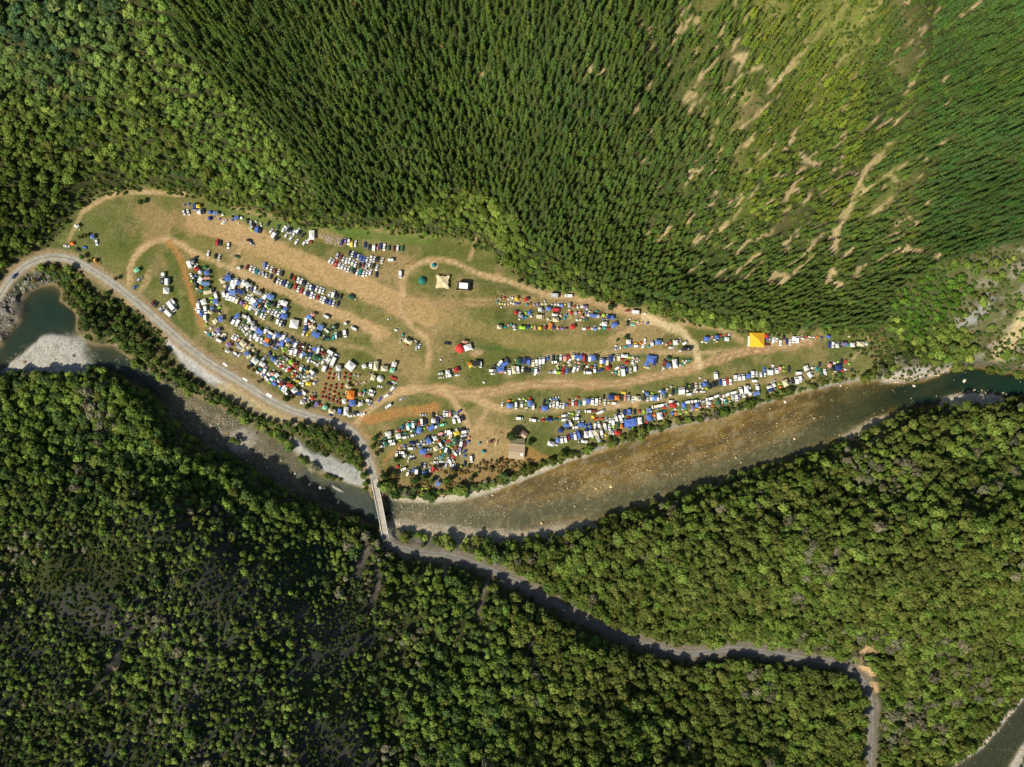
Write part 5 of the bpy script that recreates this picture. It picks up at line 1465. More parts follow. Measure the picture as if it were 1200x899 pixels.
# Each list: area phrase | default heading of vehicles in degrees | items "<colour><kind> x y [heading] [LxW in photo px]" or rows "@x0,y0,x1,y1[,heading]: items"
# kinds: c car, v van, b bus or camper, r caravan, t tent, g gazebo, m marquee, a tarpaulin, u umbrella
CAMPSITE = [
('at the left end of the top row|85|'
 'wc 216 249.5 105;wc 221 249 110;pt 216 240.5 0 3x2;bt 221.5 239.5 0 3x3;nv 229.3 243.5 90 8x3.6;yg 234 242.5 0 4.5x4;wv 234.6 248.5 90 6x4;kc 239 247.5 90;bt 247 249 0 5x4;ba 254 251 -20 6x4;nt 246.5 256 -30 6x5;pt 257.5 257 0 3.5x3;wc 263 260.5 45;wt 261 251.8 0 3.5x2.5;pt 272 258.3 0 5x2.5;kt 273 254 0 2.4x2.4;ba 278 256.5 60 5x4;wt 283.5 255.5 30 4x3.6;wt 280 262.5 0 2.4x2;kc 291 259 105;sc 294.5 263 100;kc 297.3 265 100;lt 295.2 270 0 4x3;wt 300.5 259.8 0 3x3;ec 306 263 100 5x3;bv 302 269 80 8x3.8;kc 305.6 270 72;kc 315 261.8 55;gc 326 266.5 65;wc 318.2 271 62;wb 322.3 276 58 8.5x4;kc 325.6 280 35'),
('in the white car cluster left of the marquee|58|'
 'wc 333 268.5;sc 337 267.5;kc 340.8 270;sc 341.5 273 40;wc 345 272.5;wc 348.5 270;wc 337.4 276;wc 342 278.6 52;kc 351.3 273.3 42;kc 355.6 275.6 38;wc 348 283.6 62;wc 357.5 284.6 55;wc 361.4 282.6 60;rc 364.8 283.6 110 4.5x3'),
('in the top row right of the benches|80|'
 'nc 400.8 284 72;pc 405.3 282.3;wc 409 284 82;yv 412.4 286.3 88 7.5x3.3;wc 416.6 286 78;nc 428 287 86;kc 432.8 290.2;wv 438.6 290.3 86 8.5x3.4;fc 442.7 290.6 86 4x2.6;nc 446.3 288.6 84;wc 450.4 290 84;gc 455.8 290.6 86;mc 462 291 86;wc 466.2 290.8 86;gc 471.6 291.8 88'),
('in the top file of the upper car block|74|'
 'kc 410.2 296.6;wc 413.2 298;nc 416.6 299.2;sc 420 301.4;bc 423.2 302.6;bc 426.8 304.3;wc 430.4 304.6;wc 435.2 302.4;wc 438.6 304.2;kc 442.6 304;wc 448.2 305.6'),
('in the middle file of the upper car block|72|'
 'sc 395.6 299.8;mc 399.8 301.4;wc 402.4 304.4;wc 406.2 306;wc 410 305.4;wc 413.6 308.2;wc 416.8 310.2;kc 421.6 311.2;mc 425.8 311.4;sc 429.6 312.2;wc 433.4 310;kc 437.8 311.6;wc 441.8 314'),
('in the lower file of the upper car block|72|'
 'wc 387.2 305.4 60;wc 390.6 307.2 66;rc 394 309.4 70;wc 397.8 311.4;wc 401.6 313;wc 405 314.4;wc 408.4 315.8;gc 412.6 316.2;kc 415.8 317.8;wc 418.8 319.8;tc 422.6 319.2;wc 426.2 321.2;wc 430.2 320.2;wc 434.2 319.4;kc 441.4 321.8 84'),
('on the dry grass right of the upper car block|85|'
 'wv 469.5 322 90 8x3.4;wr 458.4 305.2 0 6.5x2.6'),
('on the dry paddock between the two tracks|84|'
 'rc 255 284.2;kc 258.8 284.8;wc 268.2 288.2;wc 244.6 297.4;kc 253 300.2 80;wc 257.4 301.8 80;gc 278 301 -18;kc 292.2 283.4 -12;sc 296 285.2 -35;wr 281 314.6 0 4x2.2'),
('in the short car row beside the straight track|72|'
 'bc 310.4 311.6;wc 314 313.6;wc 318.4 316;mc 322.8 317.6;wc 327 319;kc 331.2 320.4'),
('in the left lower row by the track|72|'
 'mc 290 313.2;wc 294.4 315;wc 298 316.6;tc 301.2 318.6;sc 304.8 319.8;sc 309 321.4 110;sc 312.2 322.8;nc 318 324.2'),
('in the upper file of the double car row|72|'
 'kc 341.6 324;rc 345.4 326;wc 350 328.2;wc 353.6 330;kc 357.4 331.8;wc 360.6 335;wc 364.2 336.6;nc 367.6 337.8;wc 371.4 338.8;wc 375.4 340.4;wc 379 341.6;wc 386.2 345;wv 391 344.8 76 8.5x3.6;kc 395.2 347.2;kc 399.4 348.4'),
('in the lower file of the double car row|72|'
 'kc 322.6 328.6;wc 326 330;wc 329.4 331.2;nc 333.2 332.4;wc 337 333.8;gc 340.6 335.4;rc 346.6 335.2;wc 350 339;rc 354 340.8;wc 358 342.6;nc 361.6 344.6;wc 365.2 346.2;wc 368.6 347.8;rc 373 348.4;wc 376.6 350.6;wc 379.8 352;nc 383.4 352.8;bc 387.4 354.2;wc 391.2 355.6;kc 396 356.8'),
('beside the right end of the double car row|0|gg 411.4 348.4 -25 6.5x4.6;wt 416.6 350.6 0 2x2'),
('at the top of the main camp block|68|'
 'em 262.6 329.4 25 6x6.6;ba 268.4 327.2 20 8x6.5;bt 267 321.8 0 3.4x4;wv 273.6 330.6 74;wv 278 330 80;ba 280.6 332.4 10 4x4.4;wc 283.2 330.6;ev 285.4 333.4 78 8.5x3.6;wm 288.6 332.4 -35 7x6;wc 290.6 337.6 72;et 264.6 335.2 30 6x4.4;nc 267.2 338.2;wc 270.2 338 75;wv 274.6 337.4 76;ba 273.6 343.2 -10 8x6.4;na 283.2 342.6 -22 9x6.4;wv 263.2 344.6 105;wv 267.4 348 70;wv 271.4 349.2 70;wv 275.2 350.4 70;ev 278.8 352.4 74;pt 284 355 0 5x6;fc 287 357;yv 291.2 359 62;wv 294.8 360.4 62;sa 298.2 361 60 5x5;gt 289 346.4 0 3x3'),
('in the middle of the main camp block|62|'
 'sg 294.6 334.6 0 4x3.6;nc 296.4 338.6;wc 299.2 339.2 75;wc 288.8 347.4;ec 296.2 345.2 40 5x3;wc 292.6 349;wv 295.4 353 58;wv 299.4 353.2 58;ba 300.8 356.8 30 5x4.4;ot 304 359.2 0 2.6x2.6;sa 304.4 344 -20 7x4.4;kc 307.4 341.2;wv 310.6 347 62 8x3.6;wc 308.6 350.6;bg 318.2 348.4 -28 7.4x6.6;ba 306.2 353 0 4.2x4;ft 309.6 354 0 3x3;kc 307.2 357.6;bt 309.8 363.4 0 5x4;gg 316 357 0 5.5x4;lt 314.6 361.2 0 3x3;kc 322.2 356.4 74;wc 327.2 357.4 72;ga 328.4 363.2 -20 6x4;wc 315.6 364.4;wc 320.2 365.6;wc 323.6 367.4;wc 327.2 369.2;wc 301 365.6;gc 304.6 365.4;wc 307 369.8 64;wc 310.6 371.2 64;kc 319 372.8 68;wc 302.6 361.6 60;wc 313.2 356.6 60'),
('at the right end of the upper camp block|70|'
 'wg 334.2 355.8 -20 7.5x6;pt 334.6 358.6 0 4.5x3.8;ba 335.8 362.8 -15 5x3.6;wr 333.4 365.6 -18 5x2.4;bg 334 370.8 -14 7x6.4;wv 326.4 376.2 76;wc 329.2 379.4 76;kc 333.2 379.6 76;wc 330.4 353.8 -15'),
('in the left tent cluster near the orange track|90|'
 'wb 223.4 310 112 10x4.6;sg 227 308.2 0 4.6x4.6;kc 229 303.4 40;wc 230.2 311.8 58;rg 231.8 316 -25 5x4;wt 235.4 319 0 6x6;gt 241.2 313.4 0 5x4;bg 244 320.2 15 6x5;wc 225 323.6 122;bt 229.6 323 0 3x2.4;wv 235.4 329 58 7x4.8;fa 244 326.8 0 7.4x3;ba 242.6 333 -4 9.4x4.6;lt 224.8 329.4 0 2.4x3;kc 230.6 330.6;kc 230.8 334.6 70;wt 230.2 337 0 2.8x2.4;ot 236.2 337.2 0 4x3.6;tt 235.8 341 0 3.8x2.6;ga 243.4 338.4 0 6x4;ea 245 343.2 12 10x4.4;wv 253.4 346 108;kc 251 340.4 80;ba 254 353.6 8 5x6.4;lt 247.4 349.2 0 5x2;lt 248.4 353.6 0 3x2.4;wt 255.6 357.4 30 5x2;lt 257.4 360.6 40 4x3.4;nt 233.6 351.6 0 3.6x3;wv 233.5 358.6 92;wg 240.2 354.4 20 6.4x6.4;wt 230 362.6 0 3x3.4;wv 233.8 363.4 88 6x3.4;bc 236.8 367.6 88;wv 241.6 364 95;wv 241.6 371 92;bg 250 361.4 0 4x3.6;eg 247.8 366.2 -15 5.4x3.8;kc 254.4 364.6 0;et 258 367.4 0 3.4x3;ba 260 374 0 5x7;ea 253.6 377 30 6x5;wt 242.2 376 0 3.4x3.6;lt 242.4 381 -30 3.4x2.2'),
('in the tents beside the road bank|60|'
 'wt 247.6 384.6 20 4x3.4;wt 242 389 -30 4x3;tt 245.8 392.2 0 3.6x4.4;st 248.4 395.4 0 3x3;pg 257 387.4 20 5.6x4.4;wc 253.2 391 150;wc 257.2 393.2 150;et 263.6 391.4 0 5x3;nt 264.2 396.6 0 3.6x3.6;wb 257.6 399.2 152 8.4x3.2;wc 274 394.4 55;wc 277.4 396.2 55;ft 281 398 0 4.6x4;eg 286.2 403 -38 8x6;eg 292.6 407 35 6x3.6;bt 279 402.8 0 4x3.4;pg 269.4 404.2 -10 5.4x5.4;wg 268 411.8 -20 5.4x3.4;sa 282.6 407.6 -28 8x3.8;wc 277.6 415.4 -30;pt 275.6 417.4 0 2.6x2.6;st 282.2 414.4 0 3x3;ea 286.2 410.8 60 5x3.6;ot 273 400.6 0 2.4x2.8;rt 261 409 0 1.8x1.8;kc 302 413.4 60;et 297.6 410.4 0 4.4x4;ba 291.6 415.6 -55 8x6;ea 293 418.2 35 6x4;st 283.4 411 0 2.4x2.4'),
('in the lower tent string above the road|60|'
 'wm 300.4 423 -38 8x6.6;bt 294.4 426 0 3x3.4;wt 299.4 430.2 20 3x2;wg 308.6 426.8 -30 6.6x5;rt 309 431 0 3.4x2.4;tt 305.4 432.4 -30 5x3.6;wv 311.4 434 66;wc 304.4 436.6 -30;rt 307 437.4 0 2.4x2.4;bt 309.4 439.2 0 3x2;kc 306.6 421.4 60;sc 309.6 419.6 50;wg 316.6 438.4 -25 4.4x4;fg 321.4 438.4 -10 4x4;wa 325.6 440 35 5.6x4.6;ta 322 443.2 -25 5x3.4;wc 319.8 445.4 145;wt 327 446.6 0 4.4x4.4;kc 314.4 441.4 100;wc 314 444 130;lt 316.6 447.8 0 4x3;bv 320.6 449.4 150 7.4x3.4;wt 321.2 433.6 0 3x2;mg 331.6 450 0 5x4.4;kg 335 446.4 -20 6.4x3.6;ra 340.6 451.6 -22 7.4x4.4;wt 328 452.6 0 3x2.6;bt 329.6 455.2 0 4x3;wv 333.2 455 62;wc 337.2 456 65;wc 335.6 460 145;kc 338.4 459.2 -30;wm 346.4 457.6 35 6.6x5.8;et 347 463.6 -20 4x1.8;na 352.2 461.2 -28 6x4.6;wv 356.4 460 135 7x3.2;st 342.8 460 0 3x2.4;wt 339.6 463.6 -20 3x2'),
('in the tents left of the red domes|60|'
 'wm 355.6 471 -12 5x4.8;wc 358.6 467.4 -20;et 363.6 466 60 3x3.4;rg 367.4 466.4 20 4x4;et 362 470.4 0 3x3;ta 363 473.2 0 5x2.4;pa 371.4 474 75 6.4x4;kc 368.4 474.6 80;wt 366.2 469.8 0 2.4x2.2;rt 377 474.6 0 3.4x3;et 366 461.4 0 2x2;st 369.6 461 0 2.2x2'),
('along the bottom fence below the red domes|80|'
 'ig 381.6 477.4 -18 5.4x5;em 390 481.8 -14 8x5.4;bv 398.4 482.4 82 7x4.4;nt 388 486.4 0 4.4x3.6;wm 406.6 481.8 86 9.6x5.4;ft 403 486 0 3.4x1.6;wc 413 487 10;et 415.6 486.6 0 3x3;kc 416.8 484.6 10;wc 421.6 486.4 30;wc 425.2 484.6 35'),
('in the second camp row left part|62|'
 'kc 271 374;ba 279.2 371 58 7x4.4;wv 275 376.6 60;wv 279.2 378.8 58;wv 287.6 371 155 6x3.2;wv 292 374.4 112;gc 287 377.4 65;wt 291.4 377.6 0 3x2.4;sg 297.2 379 0 4.6x4;sc 283 383.2 40;wc 285.6 388 130;wg 290.4 384.8 35 5x4.6;wm 298.8 384.6 -15 6.6x5.6;wc 290.8 391 40;gt 295.2 391.4 0 4.4x3.4;wc 294.6 394.4 80;wv 300.2 393.2 68;ba 305.8 389 -40 9x6.4;wv 303.2 396.6 68;wc 306.8 399 74;wv 312.4 387.4 62;wv 317.4 390.4 145 7.4x3;ba 317 394.2 -25 6x4;oa 314.2 399 -22 5x5.4;ba 313.6 404.2 150 7.4x3.2;kc 318.4 401.4 60;ft 319.2 405.8 0 2.4x2.4;bt 323 407.6 0 4.4x3;wt 309.6 399.6 0 2.2x2.4;kc 288.4 367.8 20 3x2'),
('in the second camp row right part|66|'
 'wv 322.8 393.6 68;bg 327.2 393 20 5.4x5;wc 330 396.4 70;pt 327 403 0 5.6x4.4;bv 331.6 402 80 8x3.6;wt 331.2 407.8 0 3x3;wv 333.4 394.6 65 8x3.4;wc 335.6 398.8 68;ba 339.2 398.6 -20 4.6x5;eg 338.4 404 -10 4x3.4;nc 344 401 70;wv 347.4 403.6 66;mc 352.2 405.4 66;kc 356.2 404.8 68;kc 360.4 407 68;wt 363.6 406.4 0 2.4x3;ft 363.2 411 0 5x3.4;ba 370 409.4 -10 5x5;wv 373.4 409.6 80;wt 371.6 414 0 3.4x2.4;wv 342.6 412 70;wv 347 413.2 70;mc 351.4 411.8 66;wv 354.4 416 68;ba 357.2 415 30 4x4.4;gc 360.4 417.4 66;nc 364.4 415.4 66;wc 362.2 421.6 66;gg 370.4 419 -28 6.4x6;tt 375.2 420.4 0 3.4x4;wc 366.6 424.2 -35 4x2.8;wc 369.4 425.8 -35 4x2.8;wc 373.4 427 60 4x2.8;wt 378 409.4 0 3x3.4;mg 379.6 414 -22 6x3.4;lt 332.6 411 -10 4x3.2;lt 335 408.4 0 2.4x2;kc 340 409.6 60;kc 322.2 401.2 70'),
('in the upper right camp cluster|70|'
 'bg 363.6 371.6 -15 6.4x5.4;fa 367.4 369 -20 6x3.4;wv 359.2 377.2 80;wc 366 375.6 145;ft 362.6 379.4 0 4x3.4;ea 365.6 382.8 15 6x3.4;ec 367 386 40;nv 358.6 384.4 72;wc 356 391 78;yc 362 391.4 52;yt 364.6 388.4 0 2.4x2;ba 371.2 392.6 -22 9x7;ba 376.4 384 -22 6.6x7;wc 383 388.2 140;gt 384.2 391.4 0 3.4x3;kc 389 384.6 100;gb 392.6 384 -10 6x3.6;kc 382.2 396.6 10;gt 379 398.4 0 3.4x2;tc 390.2 394.6 82;wc 394 393.4 96;kc 398.2 392.2 98;wv 404.6 391.2 98;wv 382.6 371.2 148 7.6x2.8;wr 405.6 379.6 145 3.6x2.8;wv 415 385.2 150 7.4x2.8;wt 380 393.6 0 2.2x2.2;gc 386.4 397 20'),
('standing alone in the main camp block|0|wm 346 380 -10 10x10'),
('in the camper group above the red domes|68|'
 'wb 387.2 413.4 150 8.4x3.8;wc 395 416.4 150;sc 388 417.6 150;wc 380.2 423.6 56;wg 386 421.6 60 5x4.4;wb 391 424.4 68 12x4.4;wb 381.2 431.4 70 8.4x4.4;wc 384.6 418.8 60;et 384.4 425.4 0 3.4x3.4'),
('in the upper string of the dense tent wedge|60|'
 'nc 317.4 415.6 110;bt 319 418.2 0 3x3;lt 321.4 415.4 0 2.4x3.4;bg 321.2 421 -35 5x4.6;wt 324.6 423.6 60 3.6x2.4;kc 326.4 418.6 40;ga 331.6 419.4 -38 7x3.4;wt 333 424 0 3x3;et 332.4 427 0 3.4x2;sc 337.4 421.4 -40;gt 336.6 425 0 3x3;lg 342 424.4 20 4.6x5.6;rg 346.6 428 75 5.4x3.2;rt 351 432.4 0 3x4;wv 354 431.6 65 6.6x3.4;tt 357 433 0 2.6x3;kc 358.6 431.4 60;yt 360.4 435.2 0 3.6x4;wb 367.4 436.8 -38 7.6x3.6;wt 328.6 426.6 0 2.6x2.6;pt 328.4 422.4 0 3x2.4'),
('in the lower string of the dense tent wedge|60|'
 'wc 324.2 425.2 130;wt 326.6 428.2 0 3.2x3.4;rt 330.2 428.8 0 3.4x3.4;wt 332.8 431.8 0 4.4x3;wc 337.2 431.6 50;ft 338.6 429.4 0 2.6x2.6;rg 340.2 433.6 15 5x3.8;kt 342.8 431.6 0 2.6x3;et 343 437.6 0 3.4x3.2;rt 347 438.4 0 3.6x3.4;wt 346.4 434.6 0 2.4x2.4;sc 351 440.6 -20;ot 343.4 441 20 4.4x3;wt 346.2 445.2 0 3x3;yt 348.8 446.4 10 5x3.4;wt 352.2 448.2 0 4x3.6;wc 355.8 449 80;wt 357.8 446.4 0 3x3;wt 358 441.4 0 4.4x3.6;kc 354 438.4 60;sc 362 440.2 20;wt 366 442.4 0 4x3;kt 363.4 437.8 0 3x2.6;yg 362.4 449.6 -8 6.6x4;wt 368.4 449.2 0 4.4x4;et 370.4 445 0 3x2;wt 361.4 445 0 3.4x2;bt 372 447 0 1.8x1.8;kt 349.4 443.4 0 3x2.6'),
('beside the grid of red domes|90|'
 'wm 397.6 431.4 2 6x6.4;sc 397.6 438 92 5x3.2;wc 397.4 443 92 4.6x3.4;eg 407.4 451.4 60 4x3.4;eg 409.6 453.6 -12 6x2.6;ft 418 450 60 3.4x2.4;et 415.6 447.6 -20 3x1.6;bg 413.6 472.4 0 7.2x7;wg 404.2 470.2 -2 4.4x5.6;st 416 439.2 50 3x3;st 420.6 440.4 80 3.6x3;et 406.6 458 0 2x2.4;et 424.4 449.6 0 2.6x2;et 427 448 20 3x2.4'),
('at the right edge of the red dome field|-15|'
 'fg 422.6 461.8 0 4x3.6;tt 427.2 458 0 3.6x3.6;wc 426.4 461.8 80 4x2.8;wg 423.4 473 0 5x4;wt 420.6 475.4 0 4x2.4;kt 422 470.4 0 2.6x2.6;wt 424.6 469.4 0 2.2x2.2;wv 436.6 458.4 -22 6.8x2.8;wv 435.2 462.2 -20 6.8x2.8;wv 432.6 469.6 -16 6.6x2.8;sc 434 474 -14;wc 445.4 453 -12 6x3.2;rc 461.2 443.2 -25;wc 462.2 448.2 -15 5x3;kc 456.2 449.8 -20;wv 461 454.6 48 8x3;pt 433.6 437 -20 2.6x1.4'),
('in the row of marquees near the junction|0|'
 'wg 427.6 429.4 22 5x4.6;wv 435 427.2 88 6x4;em 441.4 429 84 11x5.6;em 451 432 -2 8x6.2;wg 462.6 427 70 6x5.2;ig 460.4 434 -8 5.4x5.4;eg 437.8 442.6 70 6.4x4.8;et 435 444.4 0 3.4x2.4;wt 435 431 0 3.4x2.4'),
('parked along the dusty track below the camp|35|'
 'wv 454.4 463.2 28 8x3;bc 445.4 468 50;wv 455.4 476 34 8x3;sc 471 467.4 36'),
('in the trailer group beside the curved track|70|'
 'em 478.8 400.2 -24 10x5;ec 487 399.6 -25 4x2.8;kc 489.4 402.8 70;wc 491.6 406 72;wc 488 408 80 4x2.6;tt 472.4 392.4 0 3.4x3.6;et 469.4 400 0 2x4;st 472 396.4 0 2.4x2.4;ot 476.4 405 -15 3.4x1.6;wt 464.4 386.6 -15 4x2.6;wt 455.2 374 0 2.4x2.6'),
('near the red and white marquee|0|'
 'fa 544.8 401 -6 6.6x3;kc 524.6 402.6 -8;wt 553.6 409 0 2.6x2.2;wt 516.8 421.4 0 3x3;sr 516.6 438 12 6.4x2.6;ec 517.4 442.6 5 6.4x3;wg 525 436.2 0 5x4.6;wv 526 440.6 8 6.4x3.4;rg 535 433.6 20 6x5.4;wc 536 439.8 6 5.4x2.6;ka 558.6 425.8 0 9x6.4;wv 563.2 427.6 92 7x2.4;ya 551.6 429 20 4.6x3.6;oa 549.6 426 -5 4.6x2.6;wt 567 448 0 2.6x2.6'),
('at the left end of the riverside tent block|0|'
 'ft 446 511 70 2.6x4;wg 455.4 508 15 7x4.4;wg 457 511.4 10 4x3.6;gc 451.2 514.4 25;wv 447.2 519 -4 7x2.8;wv 447.6 522.8 2 7x2.6;gg 453.2 520 -12 5.6x5.4;wv 459 516.8 8 6.6x2.8;wv 460.4 520 8 6.6x2.8;lt 469 516 0 3x2'),
('in the upper row of the riverside tent block|80|'
 'wt 465.4 505.4 80 2x3;rt 468 504.4 -10 4x3.6;bt 471.2 502.8 0 3.4x2.6;tt 471 499.4 0 2.4x3;kc 474.6 498.8 85;wg 467.4 511 15 6x6;gc 474 508 20;wv 475.8 512.4 12 6.8x2.8;wv 485 510 12 6x2.8;wv 478 500 108;tg 480.8 498 0 4x4;wv 484.2 497.4 100;gc 487.8 495.4 92;rt 491 496.4 0 3.4x4.4;wv 494 494.8 92 8.4x3;kc 498.8 494 88;ot 479 493.6 0 3x1.8;gg 486 504 -6 5x4.4;bg 491.6 504 70 8x5.6;wt 482.2 505 0 2.4x3;sc 496 486 4;wg 508.4 493 -4 5x5;nc 513 493 100;kc 507.6 486 92;et 512.2 486.2 0 3x3;pt 516.6 488.6 -30 6x2.6;st 520.4 491 0 2.6x2.2;wv 524 484.8 90 6.6x2.8;fv 527.4 484.6 88 7x3;tt 531 483.2 0 3.6x2.6;wt 535 486.8 0 4x4;wv 532 492.4 106;wv 537.6 491.6 112 7.4x3.4;kc 542.2 489.4 104;nc 537.4 483.2 40;ft 500.8 500 0 2.6x3.4;lt 497.4 501.8 0 3x3;wc 520.6 484.6 90;ba 505.8 501.4 38 8x5.6;wv 512 500 20 6x3;iv 519.6 497.6 14 7x3'),
('in the middle rows of the riverside tent block|10|'
 'fc 469 524.6 50 6x2.4;bt 474.2 522.4 0 3.4x3.4;st 474.4 525.4 0 3.4x3;wv 483 525.6 0 8x3;nt 484 520 0 6x4;kc 486 519 60;bt 491.8 522.6 0 4x3.4;sc 490.8 519 15;ba 502.6 516.6 -55 7x5.4;wg 510.4 513.4 20 5x4.8;st 507.4 511.4 0 3.4x3.4;fv 517.4 508 16;nt 519 510.8 0 4x2.6;wv 525 505.8 8 6.6x2.8;wv 528 508 8;pt 524.4 509.8 0 3x2.4;ea 528 512 80 5x3.6;yg 535.2 507.4 30 6.6x4.6;wt 535.4 503.6 0 3.6x3.6;kc 542.4 502.6 8;wv 545.2 506 10;sc 543.8 510.4 14;kc 543.6 513.4 10;gb 533.6 518.6 0 6x5;gg 534 514.8 0 4.6x4;wt 530.6 515.6 0 2.4x3;rt 514.6 516.4 0 3.4x3.6;bt 521 516.4 0 3.4x3;ra 525.4 516.8 -5 4.6x3.4;wv 517.4 522 120 7.4x2.6;wv 521.6 526 72 8x2.6;lt 526.4 523 20 3.8x3;tt 527.4 519.8 0 4x2.4;ft 529.6 525 0 3.2x3;rt 535 524.6 0 3x3.4;wv 540.6 519.2 78;pv 539.4 525 72 5x3;mc 544.8 520.6 84;bt 549 517.6 0 4x4;ft 549.8 513 0 3x4;wt 493.4 517.4 0 2.4x2.2;wt 508.4 518.4 30 3.4x2.4;kc 502 511.8 15;sc 498 520.2 10;gt 498.8 514.4 0 3x2.4'),
('in the lower rows of the riverside tent block|10|'
 'eg 511.2 525.4 22 6x5.6;yt 517 529 0 2.4x4;bg 496 528.8 -2 8x6.4;sc 502.6 526.8 6;rv 501.2 534.4 2 6.4x2.8;kc 526.4 530 92;wv 533.2 531 130 7.4x2.4;ra 532 534.8 -30 7x3;wt 535.6 529 90 4x2;wc 539.2 530.4 80 3x2.6;nc 545 529 48;bt 545 534.4 0 3.4x3;wv 552.4 538 95 8x2.8;sc 513 536 24;tc 518.6 535.2 48;wc 509.8 541.6 2 6x2.8;wc 518 541 2 6x2.8;wv 526.6 539.4 116 7.6x3;ec 530.6 539 125;kg 515.6 546 -4 7x3.6;wc 531 544.8 8;bt 531.2 547.4 0 3x2.4;sc 523 544.2 75;wv 465.4 531.6 86 4.6x2.8;wv 471 530.2 0 6x2.8;wg 474.8 533.6 60 4.4x4;st 471.4 533.8 0 4x3.4;rt 466.4 546.6 30 5.6x4;wv 473.2 549.6 25 6.6x2.6;wc 482.8 535 5 4x3;kc 484 537.4 10;ec 478.6 539.6 80 5x2.6;wt 479.4 536.6 0 2.4x2.4;wv 478.4 554 70 6.6x2.8;bc 484 552 78;wb 488.6 551.6 86 7x4;bg 497.8 554.4 0 5.4x5.2;kc 494.2 545.4 82;sc 498 545.6 88 7.4x2.6;sc 503.6 550 82;rv 507.4 550 74 7x2.8;rt 512 550.6 -5 3x2.6;rt 516.6 551 0 2.4x2;gt 464.4 538.6 0 3.6x3.4;lt 540.4 546.4 0 4x3.4;kc 544.8 543.4 84;gc 521 527.4 90;et 506.6 541.8 0 3x2.4;ft 503.4 546.6 0 2.4x2.4'),
('by the river bushes below the tent block|0|ba 513.6 566.4 -28 6x6;bt 511 561.4 0 4x3;lt 495 572.4 0 3x2;lt 499.6 572.2 0 3x2.4'),
('on the bare ground beside the timber structure|0|tt 562.2 519.4 70 4x3.2;tt 566.6 529.2 -30 5.6x4.4'),
('in the top tent row below the upper track|0|'
 'st 586 350.2 0 3.4x3;rt 590.8 349 0 3.4x3;wt 596 350.6 0 2.2x2;wt 600.8 349.2 0 3.4x2.8;yg 605.4 350.6 10 3.6x4.4;yt 609.8 350 0 2.6x1.6;rg 616.6 351.4 15 5x4;tt 583.2 354 0 2.4x3;et 586.2 355.6 0 2.6x3.6;lt 589 356 0 2.6x2.6;wt 591.4 356.4 0 2x2.6;et 596 356.4 0 2.6x2.8;wt 599 355 30 3x3;wt 602 356 0 3x3;bt 605.2 356 0 2.8x2.8;nt 608.8 355.6 0 2.4x2.4;wt 587.4 360 0 2x2;tt 617.4 357 0 3.6x3;ot 622.8 358.4 0 3x2;kt 622 355 0 2.4x2.4;st 626.4 357.4 0 3.4x3;pt 630.4 356.8 0 3.2x5;et 634.6 356.4 0 3x4;wt 639 356.2 0 2.4x3.6;st 647 356.8 0 3.2x3;wt 650.8 356.8 0 2.6x3.2;wt 654 357 0 2.6x3.2;bt 657.8 357.8 0 4.4x4;yt 662 356.6 0 2x2.6;sg 667 358.4 85 5.4x3.4;et 667 363 0 2.6x2;rt 673.2 359 0 2.8x3.4;wt 677 360 0 2.8x3.4;wa 681.4 360 -8 3.4x3;pa 685 360.4 -12 4x3.4;wt 688 362.4 60 3x2.6;et 690.6 364.8 0 2.8x2.6'),
('among the large tents of the upper tent field|0|'
 'wg 632.8 363 0 4.6x4.4;pt 636.4 363.4 0 3x4.4;bg 642.4 362.2 -6 6.4x4.4;rv 652 363.6 -2 9x4;rg 604.4 367 10 4x4.6;st 609.2 366.4 0 4x3.2;sg 610 370.6 -12 5x3.8;bt 613 371.6 0 2.8x3;lt 616.2 366.6 0 2.8x3.2;bg 620.2 367 0 4x4.4;wt 623.4 364 0 2.4x3;wt 622.6 370.8 0 3x3;wt 608.8 374.2 20 3.2x2.6;tt 616.6 371.6 0 2.8x2.8;ev 633 371.6 -2 9x4.6;et 642.4 374 0 4x4;wg 649.8 369.2 -4 6.6x3;em 651 375.2 0 7x5;et 657 370.2 0 3.8x3.8;bt 664 369.2 0 3.8x3.4;tt 661.8 373 0 3x4;rt 669.8 366.8 15 3.8x5;st 674.6 367 0 3.6x5.4;ot 680.2 366.2 0 3.4x3.6;ft 682.4 371 0 3.8x3;bt 687 366.2 0 3.2x3.2;wt 689.6 369.2 0 3.6x4;ba 694.4 370.4 -10 7.4x4;st 701 370.6 -2 6x5.4;tt 699.6 365 0 3.2x3;mt 704.6 366.6 0 3x2.6;lt 707.4 369.6 0 4.4x4.6;bt 706.6 374 0 2.8x2.2;ng 712.8 372 15 4.4x4.8;bg 717.4 372.4 0 4.2x4.4;wt 676.2 375 0 2.8x2.6;et 680.4 374.8 20 4.6x2.8;ga 684.6 375.6 -30 4.4x2.2;bt 687.6 373.4 0 2.2x2.4;kt 683.6 368.6 0 2.4x2.2;lt 669.6 371.4 0 1.8x1.8'),
('in the lower row of the upper tent field|0|'
